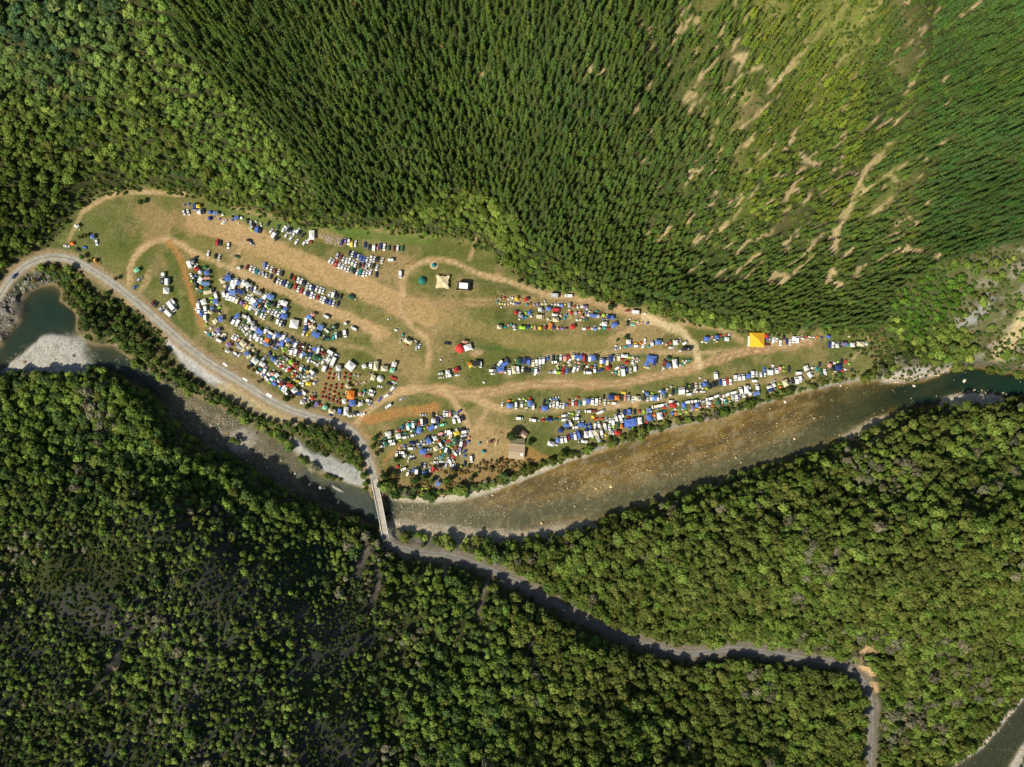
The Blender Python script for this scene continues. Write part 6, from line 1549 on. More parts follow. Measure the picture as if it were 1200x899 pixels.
 'em 585.2 383.6 -4 6x4.4;tt 592.4 383.6 0 4.4x2.8;ft 595.6 381.2 0 2.6x3;tt 599.4 380.4 0 3.6x3.6;st 602.8 383 -12 4.6x5;wt 603.2 385.6 0 4x2.6;lg 612 384.2 -4 7x3.6;nt 619.4 382.8 0 4x4.4;lt 623 382.8 0 1.8x3;ft 627 384 88 5.4x3;yt 633 384.4 0 5.6x5;mt 639.6 383.6 90 5.6x3.6;oa 644.6 383 85 7.4x4.4;nt 649.2 384 0 3.8x3.8;ft 654 385 0 3.2x3.6;pt 659 385.2 0 4x2.8;kt 664 384.4 0 2.6x2;rg 670.6 383.4 20 6.4x5;wt 684.4 385.2 0 4.4x3.4;rt 689.2 384.6 0 3.4x3.4;et 693.6 385.2 0 2.8x2.8;bt 697.4 385.6 0 4x3.8;et 702.4 384.6 0 4.6x3.8;wg 708 380 0 6x5;tt 708.2 384.4 0 4x3.8;rt 713 385 0 3.4x3;bg 719.6 381 22 7.2x5.6;wt 704.4 380 0 3.6x3'),
('at the right end of the upper tent field|0|'
 'kc 735.6 378.6 84 7x3.4;wt 738 374 0 2.6x2;it 741.4 380.6 10 4.6x3;wt 747.4 377.6 -4 3.6x1.6;lt 743.4 376.6 0 2.4x1.4;ft 752.6 378.4 0 3x2.6;bt 758.6 379 0 3.6x3.2;mc 735.6 364.4 -2 5x3;wb 745 366.2 -6 9.4x3.8;wt 756.2 367.4 0 3x2.6;sb 650.4 346.6 -2 9.6x4.4;wv 666.4 347 -2 8x3.4'),
('at the left end of the middle camp rows|85|'
 'wv 577 434.4 0 7.4x3.2;wc 577.4 438.2 0 4.6x2.2;kc 580 428.6 48;wv 586 425.4 50 7x3.4;ba 591.4 427 22 9x5;pt 595 424 0 5x3;ba 586.6 433 8 9x7;fa 587.6 436 0 6x3;wt 592.4 436.6 0 3x3.4;wv 597 435.6 95;em 602.2 433.6 94 9x5;wv 606.8 433.6 98;wc 612.4 433 80;kc 616 433.2 86;kc 620 434 86;gc 624.2 434.2 88;wv 627.6 434.6 86;sc 631.2 436.6 30 4x2.6;wt 627 438.4 0 3x2;gg 607.6 424 0 6x7;na 614.2 423.4 -4 6x7.4;bv 619.4 424 88;ev 624.6 425.8 92;wv 628.4 425 92 7x3.2;wv 632.6 423 88;wv 636.6 422.4 84;sc 632.6 429.4 86 5x3.6;wt 604 421.8 0 2x2;kc 594.4 420.4 -20 6x3'),
('in the upper file of the middle camp rows|86|'
 'bc 642 420 74;kc 648.2 419.4 86;gc 652.8 420 86;wc 657 419 88;fv 661.6 419.6 88 8x4.2;rc 666 418.6 86;wc 667 422.6 60;ev 671.2 418 86 8x3.2;ba 675 418.4 10 4x5;wc 677.4 420.6 88;ba 680.2 418.8 30 4.4x6;rv 683.6 419 88;kc 686.6 420.6 86;ft 678.4 424.6 -6 5x3;ft 674.2 424.6 0 2.6x2.8;rt 686.6 424.6 0 2.6x2.2;wv 690.6 419.8 88;ba 694.6 419.8 0 5.6x6.6;kc 700.2 419.6 88;wv 704 423 88 7x3;bg 707.4 423.4 -6 4x5;ev 711.2 424.2 86 8x3.2;na 715.2 420.6 -4 5x8;wc 719.2 420.4 84;ev 724.6 419 88 7.6x3.6;wg 731.4 417.4 -2 8x3.6;rt 729.6 421.4 0 4x3;rt 734.2 424.8 10 4x3.6;lt 738 418.8 0 3.6x3.8;wt 741.2 419 0 2.6x3;ft 743.8 420.4 0 2.6x2.8;st 746.4 420 0 3x3.6;wt 741.6 425.2 0 4x4;wt 746 423.4 0 3.4x2;wv 649.6 424.6 2 6x2.4;ec 653.4 428 55 5x2.8'),
('in the lower file of the middle camp rows|84|'
 'sc 645 436.4 0 6x3;wv 650.2 435 86 6x3.4;lt 654 431.4 20 3.4x3.6;la 654 437 -4 5x2.8;rt 660.4 431 0 3x3;rc 659.6 435 82;bc 664.4 434.6 84;kc 669 434 78;wv 672.4 432.2 68 9x3.2;wc 677.4 432 66 7x2.8;kc 683 431.4 70;wt 688.4 429.6 -12 4x3.4;rt 693.2 430.2 0 3.4x3.2;kc 689 434.2 0;wv 688.4 437 -2 8.6x2.2;bt 697.4 427.4 0 3x4;wv 696.6 433.6 88 6.6x2.8;yt 704 428.4 0 3x2.8;nc 703.4 434.4 20;rg 712 431.6 4 5x5;wv 723.6 431 35 7x2.2;tt 721.4 436.6 0 3.6x3.6;ec 725.2 437 88 4.6x2.4;wb 729.6 435.6 96 10x4.4;pt 730.2 430 0 4x3;bt 733.8 433.4 75 6x3.2;sc 738.6 434 88 7x2.8;wv 743.6 431.4 90 8x3.2;wt 717.6 436.4 0 3x1.8;ft 661 428.6 0 3.4x2.8;et 667.8 427.6 40 4x3'),
('around the big blue tarpaulin|85|'
 'ba 762.4 421.4 -8 12x9;ba 757.4 426 50 9x5;na 766.4 424.4 80 9x4;yt 755.8 430.2 0 4x3;wt 759 430.8 0 3x2.4;mv 778.2 425 82 8x3.2;gg 782.4 420.4 -10 6x3.8;ba 782 428.4 -6 4.6x5.4;wc 785 429.4 84 5x2.6;wm 790.2 426.4 98 10.6x5.6;wt 777.4 431.6 0 2.2x3;tt 799.2 426.8 0 3x3;wt 802.2 424.8 0 3x3;wt 804.2 423 0 2.6x2.6;tt 807 422.2 0 3.6x2.6;et 800 422.8 0 2.4x3;wt 796.4 427.8 0 2.4x2.4'),
('in the row below the chalky bank|0|'
 'wg 736 400.6 -4 5.6x5;tt 733.6 406.6 0 4x3;ba 738.4 405 10 5x3.4;yt 744.4 402.4 -4 5x2.6;ot 750.4 402 10 5x2.8;wv 746 405.8 0 6.6x2.6;wc 755.6 399.6 88 6.6x2.6;wc 753.4 406 52 5x2.8;wv 763.4 402.6 98 6.4x3.4;bg 770.6 401.4 -4 7x5.6;tt 759.6 406 0 4x3;wt 776.4 402 0 2.6x3.4;ft 780.6 403.6 0 3.4x3.8;rt 785.6 401.4 0 3.6x3.4;wg 791 401.6 6 5.4x5.6;wc 786 407.6 0 6.6x2.8;st 797.4 399.6 0 3x2.4;wv 802.4 402 28 6.6x2.4;kb 804 409.4 0 10.6x3.6;wt 797 411 0 3x2.2;wt 722 405.4 0 3.4x3;sc 721.6 409.2 2 6.4x3;wt 727 407.4 0 2x3.6'),
('in the small groups left of the orange marquee|0|'
 'bg 827.2 397.4 -4 5.4x5;wt 823 400.6 0 3x2.8;wt 827.6 401.4 0 4.4x2;wt 831.2 397 0 2.6x4;ft 834.4 395 60 3x2.6;bg 839.4 395.4 0 5x4.6;wt 837 398 0 2.4x2.4;et 840 400.4 0 3.2x2.2;rt 844.2 393.4 0 3.2x3;gt 846.6 396.4 0 4x3.8;wg 850.8 397.6 -2 5.4x4.6;rt 851.2 392.6 0 3x3;wt 854.2 392.2 0 2.4x2.4'),
('right of the orange marquee|88|'
 'rg 896.8 393.8 4 5.4x5.4;bt 899 397.6 0 2.4x3;st 902.2 397.4 0 3x3;mc 899.8 404 0 6x2.6;wc 905.8 399 82;wc 909.8 397 84;wc 914.2 402 94;kc 918 395 94;nc 921.6 400 92;wc 925.6 401.4 92;wv 929.2 398.4 88 7.4x3.4;wv 933.4 398.2 86;wt 936.4 395.2 0 3x2.4;wt 940.6 396.8 -10 5x2.6;rt 944.4 394.6 0 3.6x2.4;wt 948.6 394.8 0 2.8x1.8;wt 953.4 395.4 0 3.4x1.8;ot 957.6 394.8 0 3.4x2;nt 962.8 395.6 0 2.8x2.8;ba 968.6 395 -25 6x3.2;et 994.8 394.4 20 3.4x2.4'),
('at the far right end of the camp|88|'
 'nc 971.6 404 88;wc 975.6 404 88;wg 979.6 405.4 -2 4x4.8;st 982 401.2 0 2.4x2.4;pa 987.2 403.6 0 7x4;tt 993.4 404.2 0 3x4.4;wg 997.4 404.4 0 5.4x4.8;eg 1006.6 403.4 -4 8.6x5.4;wt 1015 403.2 0 3x2.8;gt 1019.4 403.2 0 3.4x2.6'),
('in the left part of the lane row|88|'
 'wc 588.6 474 84;ot 596.6 469.4 0 5.4x3.4;bg 597.4 475.6 -6 7x5.4;wv 604.6 475.4 90 8.4x2.8;wt 608.8 467.4 0 3x2.6;wv 611.4 474 88 6.4x3;lt 613.8 467.6 0 4x2.6;wt 616.8 469.8 0 2.8x3;bg 620.8 473 -4 5.6x7;rt 621.4 466.6 0 4x3.4;wv 624.8 476.4 86 7x2.8;et 616.6 478 20 4x2.6;lt 615.2 473.6 0 2x3;kc 637.4 471.2 76;gc 641.4 471.4 88;bg 638 478.6 -2 7.6x6;rt 633 478.4 0 1.6x2.8;wc 644.8 474.8 86;wc 648.8 474 82;wv 652.8 474.6 86 8x3;wc 656.6 475.2 84;wc 660.2 475.8 82;bt 664.2 474.4 0 3.8x3.4;rt 668 474.4 0 3x2.4;wt 644.4 467.6 0 2.6x2.2;ft 646.4 469 0 2.4x2.4;bt 649 467.6 0 2.8x3.4;bt 653 467.6 0 2.8x3.4;wt 651.6 465.6 0 2x2;wt 654.6 465.6 0 1.8x2.6;wc 671.2 472 86;rc 675.2 473 88;tc 679 473 88;mt 666.4 469 0 3.4x3;rt 677.6 465.6 -20 3.4x2;kc 641 475 88 5x3'),
('in the middle part of the lane row|88|'
 'wv 684.4 471 88;ba 688.4 470.4 -6 4.6x6;wv 693.8 470.4 88;wv 698.6 471 86;ec 702.6 469.6 86;kc 707.4 465 90 5x2.8;wc 708.6 471.6 86;ng 715.8 465.4 -2 7.6x6;og 722.6 466.4 2 5.6x5.6;wt 713.4 472 0 4x2;wv 720 472.6 2 6.4x2.4;kc 728.2 466 88;fc 732.2 466.2 86;sc 736.6 466.4 86;yt 730.8 460 0 5.6x3.4;kt 736.8 461.6 0 3x3.4;eg 745.4 466.8 -4 6x5.4;wc 741.4 468 88;wc 749.4 467.6 88;kc 754.6 466 88;bt 757.6 461.6 0 4.4x4.8;wt 753.8 458.6 0 2.6x3.2;wc 758.8 468.8 88 5x2.8;bg 766.4 466.6 -2 5.4x6;wv 762.6 466.4 88 6x2.4;wv 770.2 466.4 88 6x2.4;lt 764.6 460.8 0 2.8x2.2;bg 776 459.6 10 4.6x5;wc 774.6 465 86 4x2.8;gc 780 463 86;wt 785.4 463 0 2.6x2.6;et 781.6 456 0 3.4x3.4;st 786.4 453 0 3.4x3.4;kc 788.2 459 88;wt 773 458.4 0 2.4x2.6;wt 780 459.4 0 2.6x2'),
('in the long lane row above the river|88|'
 'gc 792.6 457.4 88;wv 796.4 458.4 88;wv 800 458 88;kc 805.4 453.6 86;wt 805.4 457.6 0 4x2.8;lt 806.6 452 0 2.4x2.4;wv 808 462 6 7.4x2.6;kc 810.8 453.4 86;ec 815.4 452.4 98;wt 815 456.4 0 3.4x2.6;mc 818.6 458.2 0 5x2;wc 815 459.2 0 3x2;sc 820.4 452 88;bg 825 450.4 -4 5x5;lt 827.6 455 0 3x2.6;wt 823.4 455 0 3x2.6;wc 822.4 458.8 0 5x2.4;kc 831.2 452.4 98;kc 835.4 450.4 96;kc 839.4 449.4 94;nc 844 448 96;wv 848 448 96;rc 851.6 446.8 98;wc 855.6 447.4 94;wt 826.6 445.8 0 3x2.2;wt 820.2 443 0 2.4x2.8;wv 838.2 440 95 8.4x4;wv 861 443 98 6.4x3.2;wv 865.6 442.6 96 7x3.4;wv 870.4 442 94 7x3;ba 875.4 440.8 0 5.6x5.6;wv 881.2 438.6 92 7x3.2;wc 886.6 438.4 90 6x2.6;wc 891.2 439.2 94 6x3;bc 895.4 434.4 88;wc 896 438.6 88 4x3;wb 901.4 436 92 7x5;sc 905.4 433.4 92;wv 909.4 434.6 92 6.4x3.2;fv 913 433.2 90 6.4x3;wt 905.6 428.2 0 4x2.8;lt 918 430 0 2.6x3;lt 918.2 434.6 0 2.4x2.6;kc 924 432.8 90'),
('in the round tent group at the right|90|'
 'wg 943.2 431.4 18 5.6x6;wt 951.6 431.2 0 3.4x3.4;tc 956.6 432.4 100 5x3;kc 959.8 427.6 92 6x3;fu 970.6 428.4 0 5.6x5.6;mt 974.6 425.4 0 2.6x3;wt 977.6 425.4 0 2.6x2.6;lt 981.6 423.8 0 2.8x2.4;kc 986.4 424 88;rt 991 424.6 0 3x5.4;lt 994.2 425.8 -20 3.8x2.4;ng 981 431.2 12 7.4x7;kg 974.6 432.6 0 4.4x4.4;rt 987.2 434.6 0 3.6x3;wt 990 433 0 2.4x2.6;ft 993.6 433 0 2.6x1.8;kc 998 433.8 60 4x2.4;gc 961.6 435.8 96;wc 966 436.4 98;wt 978.4 435.6 0 2.4x1.6'),
('at the right end of the riverside row|96|'
 'wv 936 437.4 4 8.4x3.4;kc 928.4 446 104;wv 932.8 446 102;wv 937 444.6 106 7.4x3;pt 940.4 443.8 0 3.4x2.8;wg 947.6 439.2 125 7x4.8;st 951.4 435.8 0 3x3;wg 900.4 453.6 16 6.4x3.4;na 901.2 457 -10 6x4;wv 905.4 450.4 110 6.6x3.2;pt 908 455.4 0 2.6x2.4;lt 912.4 450 0 2.6x2.8;ot 914.2 453.8 0 3x3.4;em 919 449 112 8x6.4;wt 924.6 448.8 0 1.8x1.8;st 907.6 446.4 0 3.4x3.4;wv 884.4 446.6 0 7x2.6;wv 886.6 453.6 95 7x3.2'),
('in the lower left riverside rows|96|'
 'wm 645.2 519.6 -14 7.6x5.6;bg 653.6 515.8 -4 5x5.8;wv 658 515.2 96;wv 662.4 514.6 102 8x3;mc 666.4 512 100;bc 670 511 104;wv 673.6 511 102 8.6x3;bv 677.6 509.2 106 10x3.2;kc 682 509.4 94;wm 686.8 509 -4 5.6x8;wm 692.6 508 -4 5.4x8;em 698.4 506.8 -4 6x6.6;wv 704.2 506 102;wt 651.8 521.2 -5 5x2;sc 678 517.2 90 5x3;wg 684.4 517.2 -3 7x3.4;sa 700.4 513.8 118 9x4;wt 705.4 512 20 3x2.4;lt 694.6 512.8 0 2.4x2.4;wv 661.6 487 12 7.4x2.8;wv 661.4 492 14 7x2.8;ba 663.4 498.2 -6 7x4.6;wv 668.2 495.6 112 7x2.8;ng 656.6 504.4 -10 6x5;kc 666.6 502.2 0;wv 674 500.8 6 6x2.8;ba 680 497.8 -10 7x5;wt 678.4 494.6 0 3x3;wt 682.6 493.8 0 3x2.6;wv 674.6 489.8 6 6.6x2.8;lt 671 484.6 0 3.6x3.6;wc 677 485.4 62;sc 677.6 482.4 10 5x2.4;wv 688.8 482.2 0 7x2.6;mc 696.6 481.4 0;wv 704 482.6 24 10x2.8;yt 695 488.4 0 4.4x4;rt 698.8 490.4 0 4.6x2.6;rt 705.2 490.2 0 4.6x2.4;ot 656 488.4 0 3.8x1.8;rt 636.4 492.4 0 4x3;ng 642.4 491.4 -4 5.6x3.8;bt 646 492.6 0 3.6x4;gc 651.4 491.6 0;wv 608.8 490.4 -3 8x3.2;wv 624.2 492.4 -12 7.4x3.4;wt 631.8 492.6 0 2x1.6;bt 686 499.4 0 4x5;bc 691 499 110;wc 697 499.2 86;wv 701.4 497.6 104 7x3;nc 688 503.4 10;wt 667 484 0 3x2'),
('around the broad blue canopy by the river|100|'
 'wv 709 500 106 7.4x2.8;tt 711 503.4 0 2.8x2;sc 710.6 491.4 98;wc 714.6 493 96;wc 714 500.8 94;wv 718 494.2 94;wv 721.4 489.6 104 8x3;kc 724.4 483.4 100;wv 727 490.6 116 9.6x2.8;wv 728.8 486.2 108 6x2.8;gc 724 498 92;og 727.8 499.6 88 5.6x3;ba 736 495.8 6 11x9.6;ba 742.6 494.4 8 6x9.6;wg 749.2 493 6 5x8;nc 731.8 483 96;bv 736.6 483 90 6.4x4.2;kc 743.4 482.6 92;rt 749.2 482 0 3.6x4;lt 754.4 482 90 5.4x2.8;ba 759.2 481 6 4.4x5.6;wc 762.6 481 94;yt 709.8 510 0 3.8x2.8;rg 723 507.2 -4 6.4x5;sa 715.4 506.4 60 5x4;wt 718.6 507.8 0 1.8x3;wt 714.4 512.8 0 3x1.8;lt 718.4 499.8 0 2.6x3.2;lt 741.6 502 0 3.8x3;wt 719 503 0 2.4x2;rt 736.4 489 0 4x2.4;bt 738 502 0 3x2.6'),
('in the middle riverside row|12|'
 'ev 768 476.6 12;wv 774.8 475 15;ra 777.4 477.8 0 6x2.6;wc 781.2 475 108 5x3;rg 787.6 474.8 -4 7.6x5.6;wv 786.4 470.4 4 6.6x3;wt 793.6 472.8 0 4x3;wt 791.4 479.6 0 4x2.6;bg 760.2 489.4 12 6.4x7.4;ot 766 486.2 0 4.4x4;wm 772.4 487.4 8 6.4x8.4;rt 758 494.6 20 3.6x4.4;tt 777.4 482.2 0 4x3;rt 778.8 484.8 0 4.4x3;ft 777.4 489.2 0 3x3;sc 766.8 491 110 5x3;bt 788 484.2 0 3.6x4;ot 791.6 484.8 85 5.4x3;lt 795.2 480.6 80 3.6x1.8;lt 797.2 484.6 0 2.4x2.8;bt 770.8 478.8 0 3x2;kc 764.6 479.8 20 4x2.4;bg 800.4 474.6 0 5x5.8;wv 806.6 471.2 10;wv 812.8 470.4 8 6x2.8;wc 818 470 8 5x2.6;lt 804.4 482.6 20 3.2x3;tt 802.6 478.4 0 3x2.4;wt 799.6 479.6 0 2.6x2;pg 811.2 478 70 6x4.2;bg 816.2 475 -6 4.6x5;yt 816.4 479.6 0 4x2.2;ft 820.2 477.2 30 4x2.8;ft 824.6 476.8 0 3x1.8;wt 810 480.4 0 2x2'),
('in the white camper group by the river|20|'
 'sc 824.6 470.4 10;wv 831 467.4 12 8x3;wg 829.6 472.2 0 5.4x3.8;wt 829 476 0 3.6x3;ot 834.8 475.6 0 3.4x2.2;gg 840.4 471.4 84 6.6x5.2;wv 839.8 464 22 7.4x3;wc 846.4 468.6 -20;wt 848.2 464 0 3x4;tt 850 471 0 4.4x3.6;wv 852 462 32 6.4x3.4;wv 860 460 14 7.6x3;sg 857.6 465.2 0 4x5;wv 862.4 466.4 104 7.6x3.2;pc 866 465 102;wv 867.6 457.4 104 7.6x3;wm 873.6 456.6 4 5.4x8.6;wt 878.6 454.6 0 2.4x4;wt 879 461.4 -10 4x5.6;ba 884.8 461.2 12 8x5;wt 871.4 463.6 0 5x2.6;sc 869 463.8 10;kt 879.4 457.4 0 4x2;et 846.6 471.6 0 2.6x2;ft 846 473.2 0 2.4x1.8;wt 855.4 470.4 0 2.6x1.6;yt 854 467 0 2x2.4'),
('in the small group at the far left|0|'
 'wg 92 265.6 -35 5x4;et 95.6 278.6 0 0x0;bg 110.4 278.2 0 4.6x5;wc 114 284.4 94 7x3.2;wc 78.6 288.6 -6 7x2.8;ot 85.4 285.4 0 5x4.6;kc 92 292.8 -32;bc 99.6 290.2 -20 6x3'),
('on the short track beside the green gazebo|48|ig 162 317.2 32 6.4x4.6;sc 164.6 327.4 45;bc 158.6 336.6 50 6x3.4'),
('in the truck group left of the orange track|92|'
 'wv 192.4 323.2 90 4.4x4;kb 192.6 329.4 92 8x3.6;wb 197.2 330 88 9x4;wm 197 341.2 -4 7x7;wb 202.6 359.6 126 12.6x5;wv 203.6 353.6 130 7x3.4;wt 206 357.4 0 3x3;wb 198.2 367.2 136 10.6x4;mc 179.6 355.4 60;kc 183.4 357 60;sc 190 361.6 20;nt 191.4 364.4 0 4x3;wt 192.4 358.8 0 2.4x2'),
('in the grid of red domes|0|'
 'rt 387 433 0 3.4x3.2;rt 386 438 0 3.4x3.2;rt 391.5 439 0 3.4x3.2;rt 384.5 443.5 0 3.4x3.2;rt 390 444 0 3.4x3.2;rt 404.5 437.5 0 3.4x3.2;rt 410.5 439 0 3.4x3.2;rt 403.5 442.5 0 3.4x3.2;rt 410 444 0 3.4x3.2;rt 381.5 450.5 0 3.4x3.2;rt 387.5 452.5 0 3.4x3.2;rt 394 451 0 3.4x3.2;rt 400.5 451 0 3.6x3.4;rt 380.5 455.5 0 3.4x3.2;rt 386 457 0 3.4x3.2;rt 393.5 455 0 3.4x3.2;rt 400 455 0 3.4x3.2;rt 378.5 460 0 3.4x3.2;rt 385.5 463 0 3.4x3.2;rt 391.5 459.5 0 3.4x3.2;rt 396.5 462 0 3.4x3.2;rt 402.5 462.5 0 3.4x3.2;rt 377.5 465 0 3.4x3.2;rt 381.5 465.5 0 3.4x3.2;rt 385 467.2 0 3.4x3.2;rt 391.5 465 0 3.4x3.2;rt 390 469 0 3.4x3.2;rt 398 467.5 0 3.4x3.2;rt 394.5 471 0 3.4x3.2;rt 398.5 473 0 3.4x3.2'),
('below the camper group near the red domes|0|wm 411.6 429 -37 10.4x9.4;om 411.8 462.8 -3 8.6x9.8'),
]
KW = {'c': 'car', 'v': 'van', 'b': 'campervan', 'r': 'caravan', 't': 'tent', 'g': 'gazebo', 'm': 'marquee', 'a': 'tarpaulin', 'u': 'sun umbrella'}
SZ = {'c': (0, 0), 'v': (8, 3.3), 'b': (9, 4), 'r': (6, 3), 't': (4, 3.4), 'g': (5, 5), 'm': (7, 6), 'a': (6, 5), 'u': (5, 5)}
ITEMS = []
for gi_, entry in enumerate(CAMPSITE):
    s = entry if isinstance(entry, str) else ''.join(entry)
    area, dang, body = s.split('|')
    for it in body.split(';'):
        q = it.split()
        if not q: continue
        col, kd = q[0][0], q[0][1]
        a, b = float(q[1]), float(q[2])
        ang = float(q[3]) if len(q) > 3 else float(dang)
        if len(q) > 4: L, W = [float(v) for v in q[4].split('x')]
        else: L, W = SZ[kd]
        if len(q) > 4 and L < .5: continue
        ITEMS.append(dict(g=gi_, area=area, col=col, k=kd, x=a, y=b, a=ang, L=L, W=W))
# nudge vehicles and tents that would run into each other apart a little
ii = [i for i, t in enumerate(ITEMS) if t['k'] not in 'agm']
pos = np.array([(ITEMS[i]['x'], ITEMS[i]['y']) for i in ii])
def half(t):
    if t['k'] == 'c': return (t['L'] / 2 if t['L'] else 3.7, t['W'] / 2 if t['W'] else 1.5)
    return (t['L'] / 2, t['W'] / 2)
H2 = np.array([half(ITEMS[i]) for i in ii]); An = np.radians([ITEMS[i]['a'] for i in ii])
ax = np.stack([np.cos(An), -np.sin(An)], -1)
# each footprint as three discs along its length
offs = np.stack([-(H2[:, 0] - H2[:, 1] * .95), 0 * H2[:, 0], (H2[:, 0] - H2[:, 1] * .95)], -1)
for _ in range(14):
    mv = np.zeros_like(pos)
    for p in range(3):
        cp = pos + ax * offs[:, p:p + 1]
        for q in range(3):
            cq = pos + ax * offs[:, q:q + 1]
            dx = cp[:, None, :] - cq[None, :, :]
            dist = np.hypot(dx[..., 0], dx[..., 1]) + 1e-6
            need = (H2[:, None, 1] + H2[None, :, 1]) * .93
            ov = np.clip(need - dist, 0, None); np.fill_diagonal(ov, 0)
            mv += (dx / dist[..., None] * ov[..., None]).sum(1) * .16
    pos += np.clip(mv, -.35, .35)
for k, i in enumerate(ii): ITEMS[i]['x'], ITEMS[i]['y'] = pos[k]

STY = ['hatchback', 'sedan', 'wagon', 'suv', 'wagon', 'hatchback', 'sedan', 'ute']
STW = {'hatchback': 'hatchback', 'sedan': 'saloon car', 'wagon': 'estate car', 'suv': 'four wheel drive', 'ute': 'pickup'}
for i, t in enumerate(ITEMS):
    t['sty'] = STY[(i * 7 + int(t['x'] * 3)) % 8] if t['k'] == 'c' else None
    big = ''
    if t['k'] in 'tgam': big = 'large ' if t['L'] * t['W'] > 34 else 'small ' if t['L'] * t['W'] < 7.5 else ''
    noun = KW[t['k']]
    t['nm'] = big + PN[t['col']] + ' ' + noun
# labels: the look and the place; then what stands beside it; then its order from the left
from collections import Counter, defaultdict
def base(t): return t['nm'] + ' ' + t['area']
cnt = Counter(base(t) for t in ITEMS)
byg = defaultdict(list)
for t in ITEMS: byg[t['g']].append(t)
for t in ITEMS:
    if cnt[base(t)] == 1: t['lab'] = base(t); continue
    near = sorted((o for o in byg[t['g']] if o is not t and o['nm'] != t['nm']), key=lambda o: (o['x'] - t['x']) ** 2 + (o['y'] - t['y']) ** 2)[:3]
    for o in near:
        o_n = o['nm'].replace('small ', '').replace('large ', '')
        if (o['x'] - t['x']) ** 2 + (o['y'] - t['y']) ** 2 < 90 and sum(1 for z_ in byg[t['g']] if z_['nm'] == o['nm']) == 1:
            t['lab'] = t['nm'] + ' beside the ' + o_n + ' ' + t['area']; break
    else: t['lab'] = None
c2 = Counter(t['lab'] for t in ITEMS if t.get('lab'))
for t in ITEMS:
    if t.get('lab') and c2[t['lab']] > 1: t['lab'] = None
    if t.get('lab') and len(t['lab'].split()) > 16: t['lab'] = None
grp = defaultdict(list)
for t in ITEMS:
    grp[(t['nm'], t['g'])].append(t)
for t in ITEMS:
    if not t.get('lab'):
        L_ = sorted(grp[(t['nm'], t['g'])], key=lambda o: (o['x'], o['y']))
        t['lab'] = ordw(L_.index(t)) + ' ' + t['nm'] + ' from the left ' + t['area']
ncar = sum(1 for t in ITEMS if t['k'] == 'c'); print('items', len(ITEMS), Counter(t['k'] for t in ITEMS))
PLU = {'c': 'cars', 'v': 'vans', 'b': 'campervans', 'r': 'caravans', 't': 'tents', 'g': 'gazebos', 'm': 'marquees', 'a': 'tarpaulin shelters', 'u': 'umbrellas'}
wx_, wy_, wz_ = world_of([t['x'] for t in ITEMS], [t['y'] for t in ITEMS])
# past 300 of a kind the ones that show smallest are joined into one scatter each
def area_px(t):
    if t['k'] == 'c': return (t['L'] or 7.2) * (t['W'] or 2.9) - (2.5 if any(w in t['area'] for w in ('block', 'string', 'wedge', 'cluster', 'riverside')) else 0)
    return t['L'] * t['W'] + (3 if t['col'] == 'r' and 'domes' in t['area'] else 0)
REST = set()
for kd in 'ct':
    ids = sorted((i for i, t in enumerate(ITEMS) if t['k'] == kd), key=lambda i: -area_px(ITEMS[i]))
    REST |= set(ids[296:])
def join_mesh(name, meshes):
    V = []; F = []; MI = []; mats = []
    for me in meshes:
        b = len(V); V += [tuple(v.co) for v in me.vertices]
        mi = len(mats); mats.append(me.materials[0])
        for p in me.polygons: F.append(tuple(q + b for q in p.vertices)); MI.append(mi)
    return mesh_py(name, V, F, mats, MI)
STL = list(CARS); STM = [join_mesh('joined_car', [CARS[s_]['body'], CARS[s_]['ws'], CARS[s_]['rw']]) for s_ in STL]
RC = []; RT = []
for i, t in enumerate(ITEMS):
    x, y, z = float(wx_[i]), float(wy_[i]), float(wz_[i])
    rz = radians(t['a']) + (random.random() - .5) * .06
    if i in REST:
        tint = np.array(PAL[t['col']]) * (.88 + .2 * random.random())
        if t['k'] == 'c':
            s_ = .95 if not t['L'] else min(1.0, max(.72, t['L'] * MPP / CARS[t['sty']]['L']))
            RC.append((x, y, z, rz + (pi if (i * 13) % 4 == 0 else 0), s_, s_, s_, tint, STL.index(t['sty'])))
        else:
            RT.append((x, y, z, rz, max(t['L'] * MPP, 1) / 2, max(t['W'] * MPP, 1) / 2, .8, tint, i % 2))
        continue
    # which end the vehicle points to
    if t['k'] in 'cvb' and (i * 13) % 4 == 0: rz += pi
    tint = np.array(PAL[t['col']]) * (.88 + .2 * random.random())
    if t['k'] in 'tga' and t['col'] == 'b' and i % 3 == 0: tint = tint * np.array([1.5, 1.35, 1.05])
    if t['area'] == 'in the grid of red domes': tint = np.array((.34, .045, .035)) * (.85 + .3 * random.random())
    k = t['k']; L, W = t['L'] * MPP, t['W'] * MPP
    if k == 'c':
        o = make_car(t['sty'], x, y, z, rz, tint, full=(i % 1 == 0 and t['area'].startswith(('parked', 'on the', 'near'))))
        if not t['L']: o.scale = (.95, .93, .95)
        else:
            c = CARS[t['sty']]; s = min(1.12, max(.72, L / c['L'])); o.scale = (s, max(s * .9, min(s * 1.1, W / c['W'])), s)
    elif k in 'vbr':
        if k == 'v' and t['L'] < 6: L = 6 * MPP
        o = make_van({'v': 'v', 'b': 'b', 'r': 'c'}[k], x, y, z, rz, tint, round(L * 1.02, 1), round(max(1.7, W), 1))
    else:
        zz = z
        if k == 'a': zz = z + .15 + .08 * (i % 4)
        o = make_tent(k, x, y, zz, rz, tint, max(L, 1.0), max(W, 1.0), seed=i)
    tag(o, t['lab'], {'c': 'car', 'v': 'van', 'b': 'campervan', 'r': 'caravan', 't': 'tent', 'g': 'gazebo', 'm': 'marquee', 'a': 'tarpaulin', 'u': 'umbrella'}[k], PLU[k] + ' ' + t['area'])

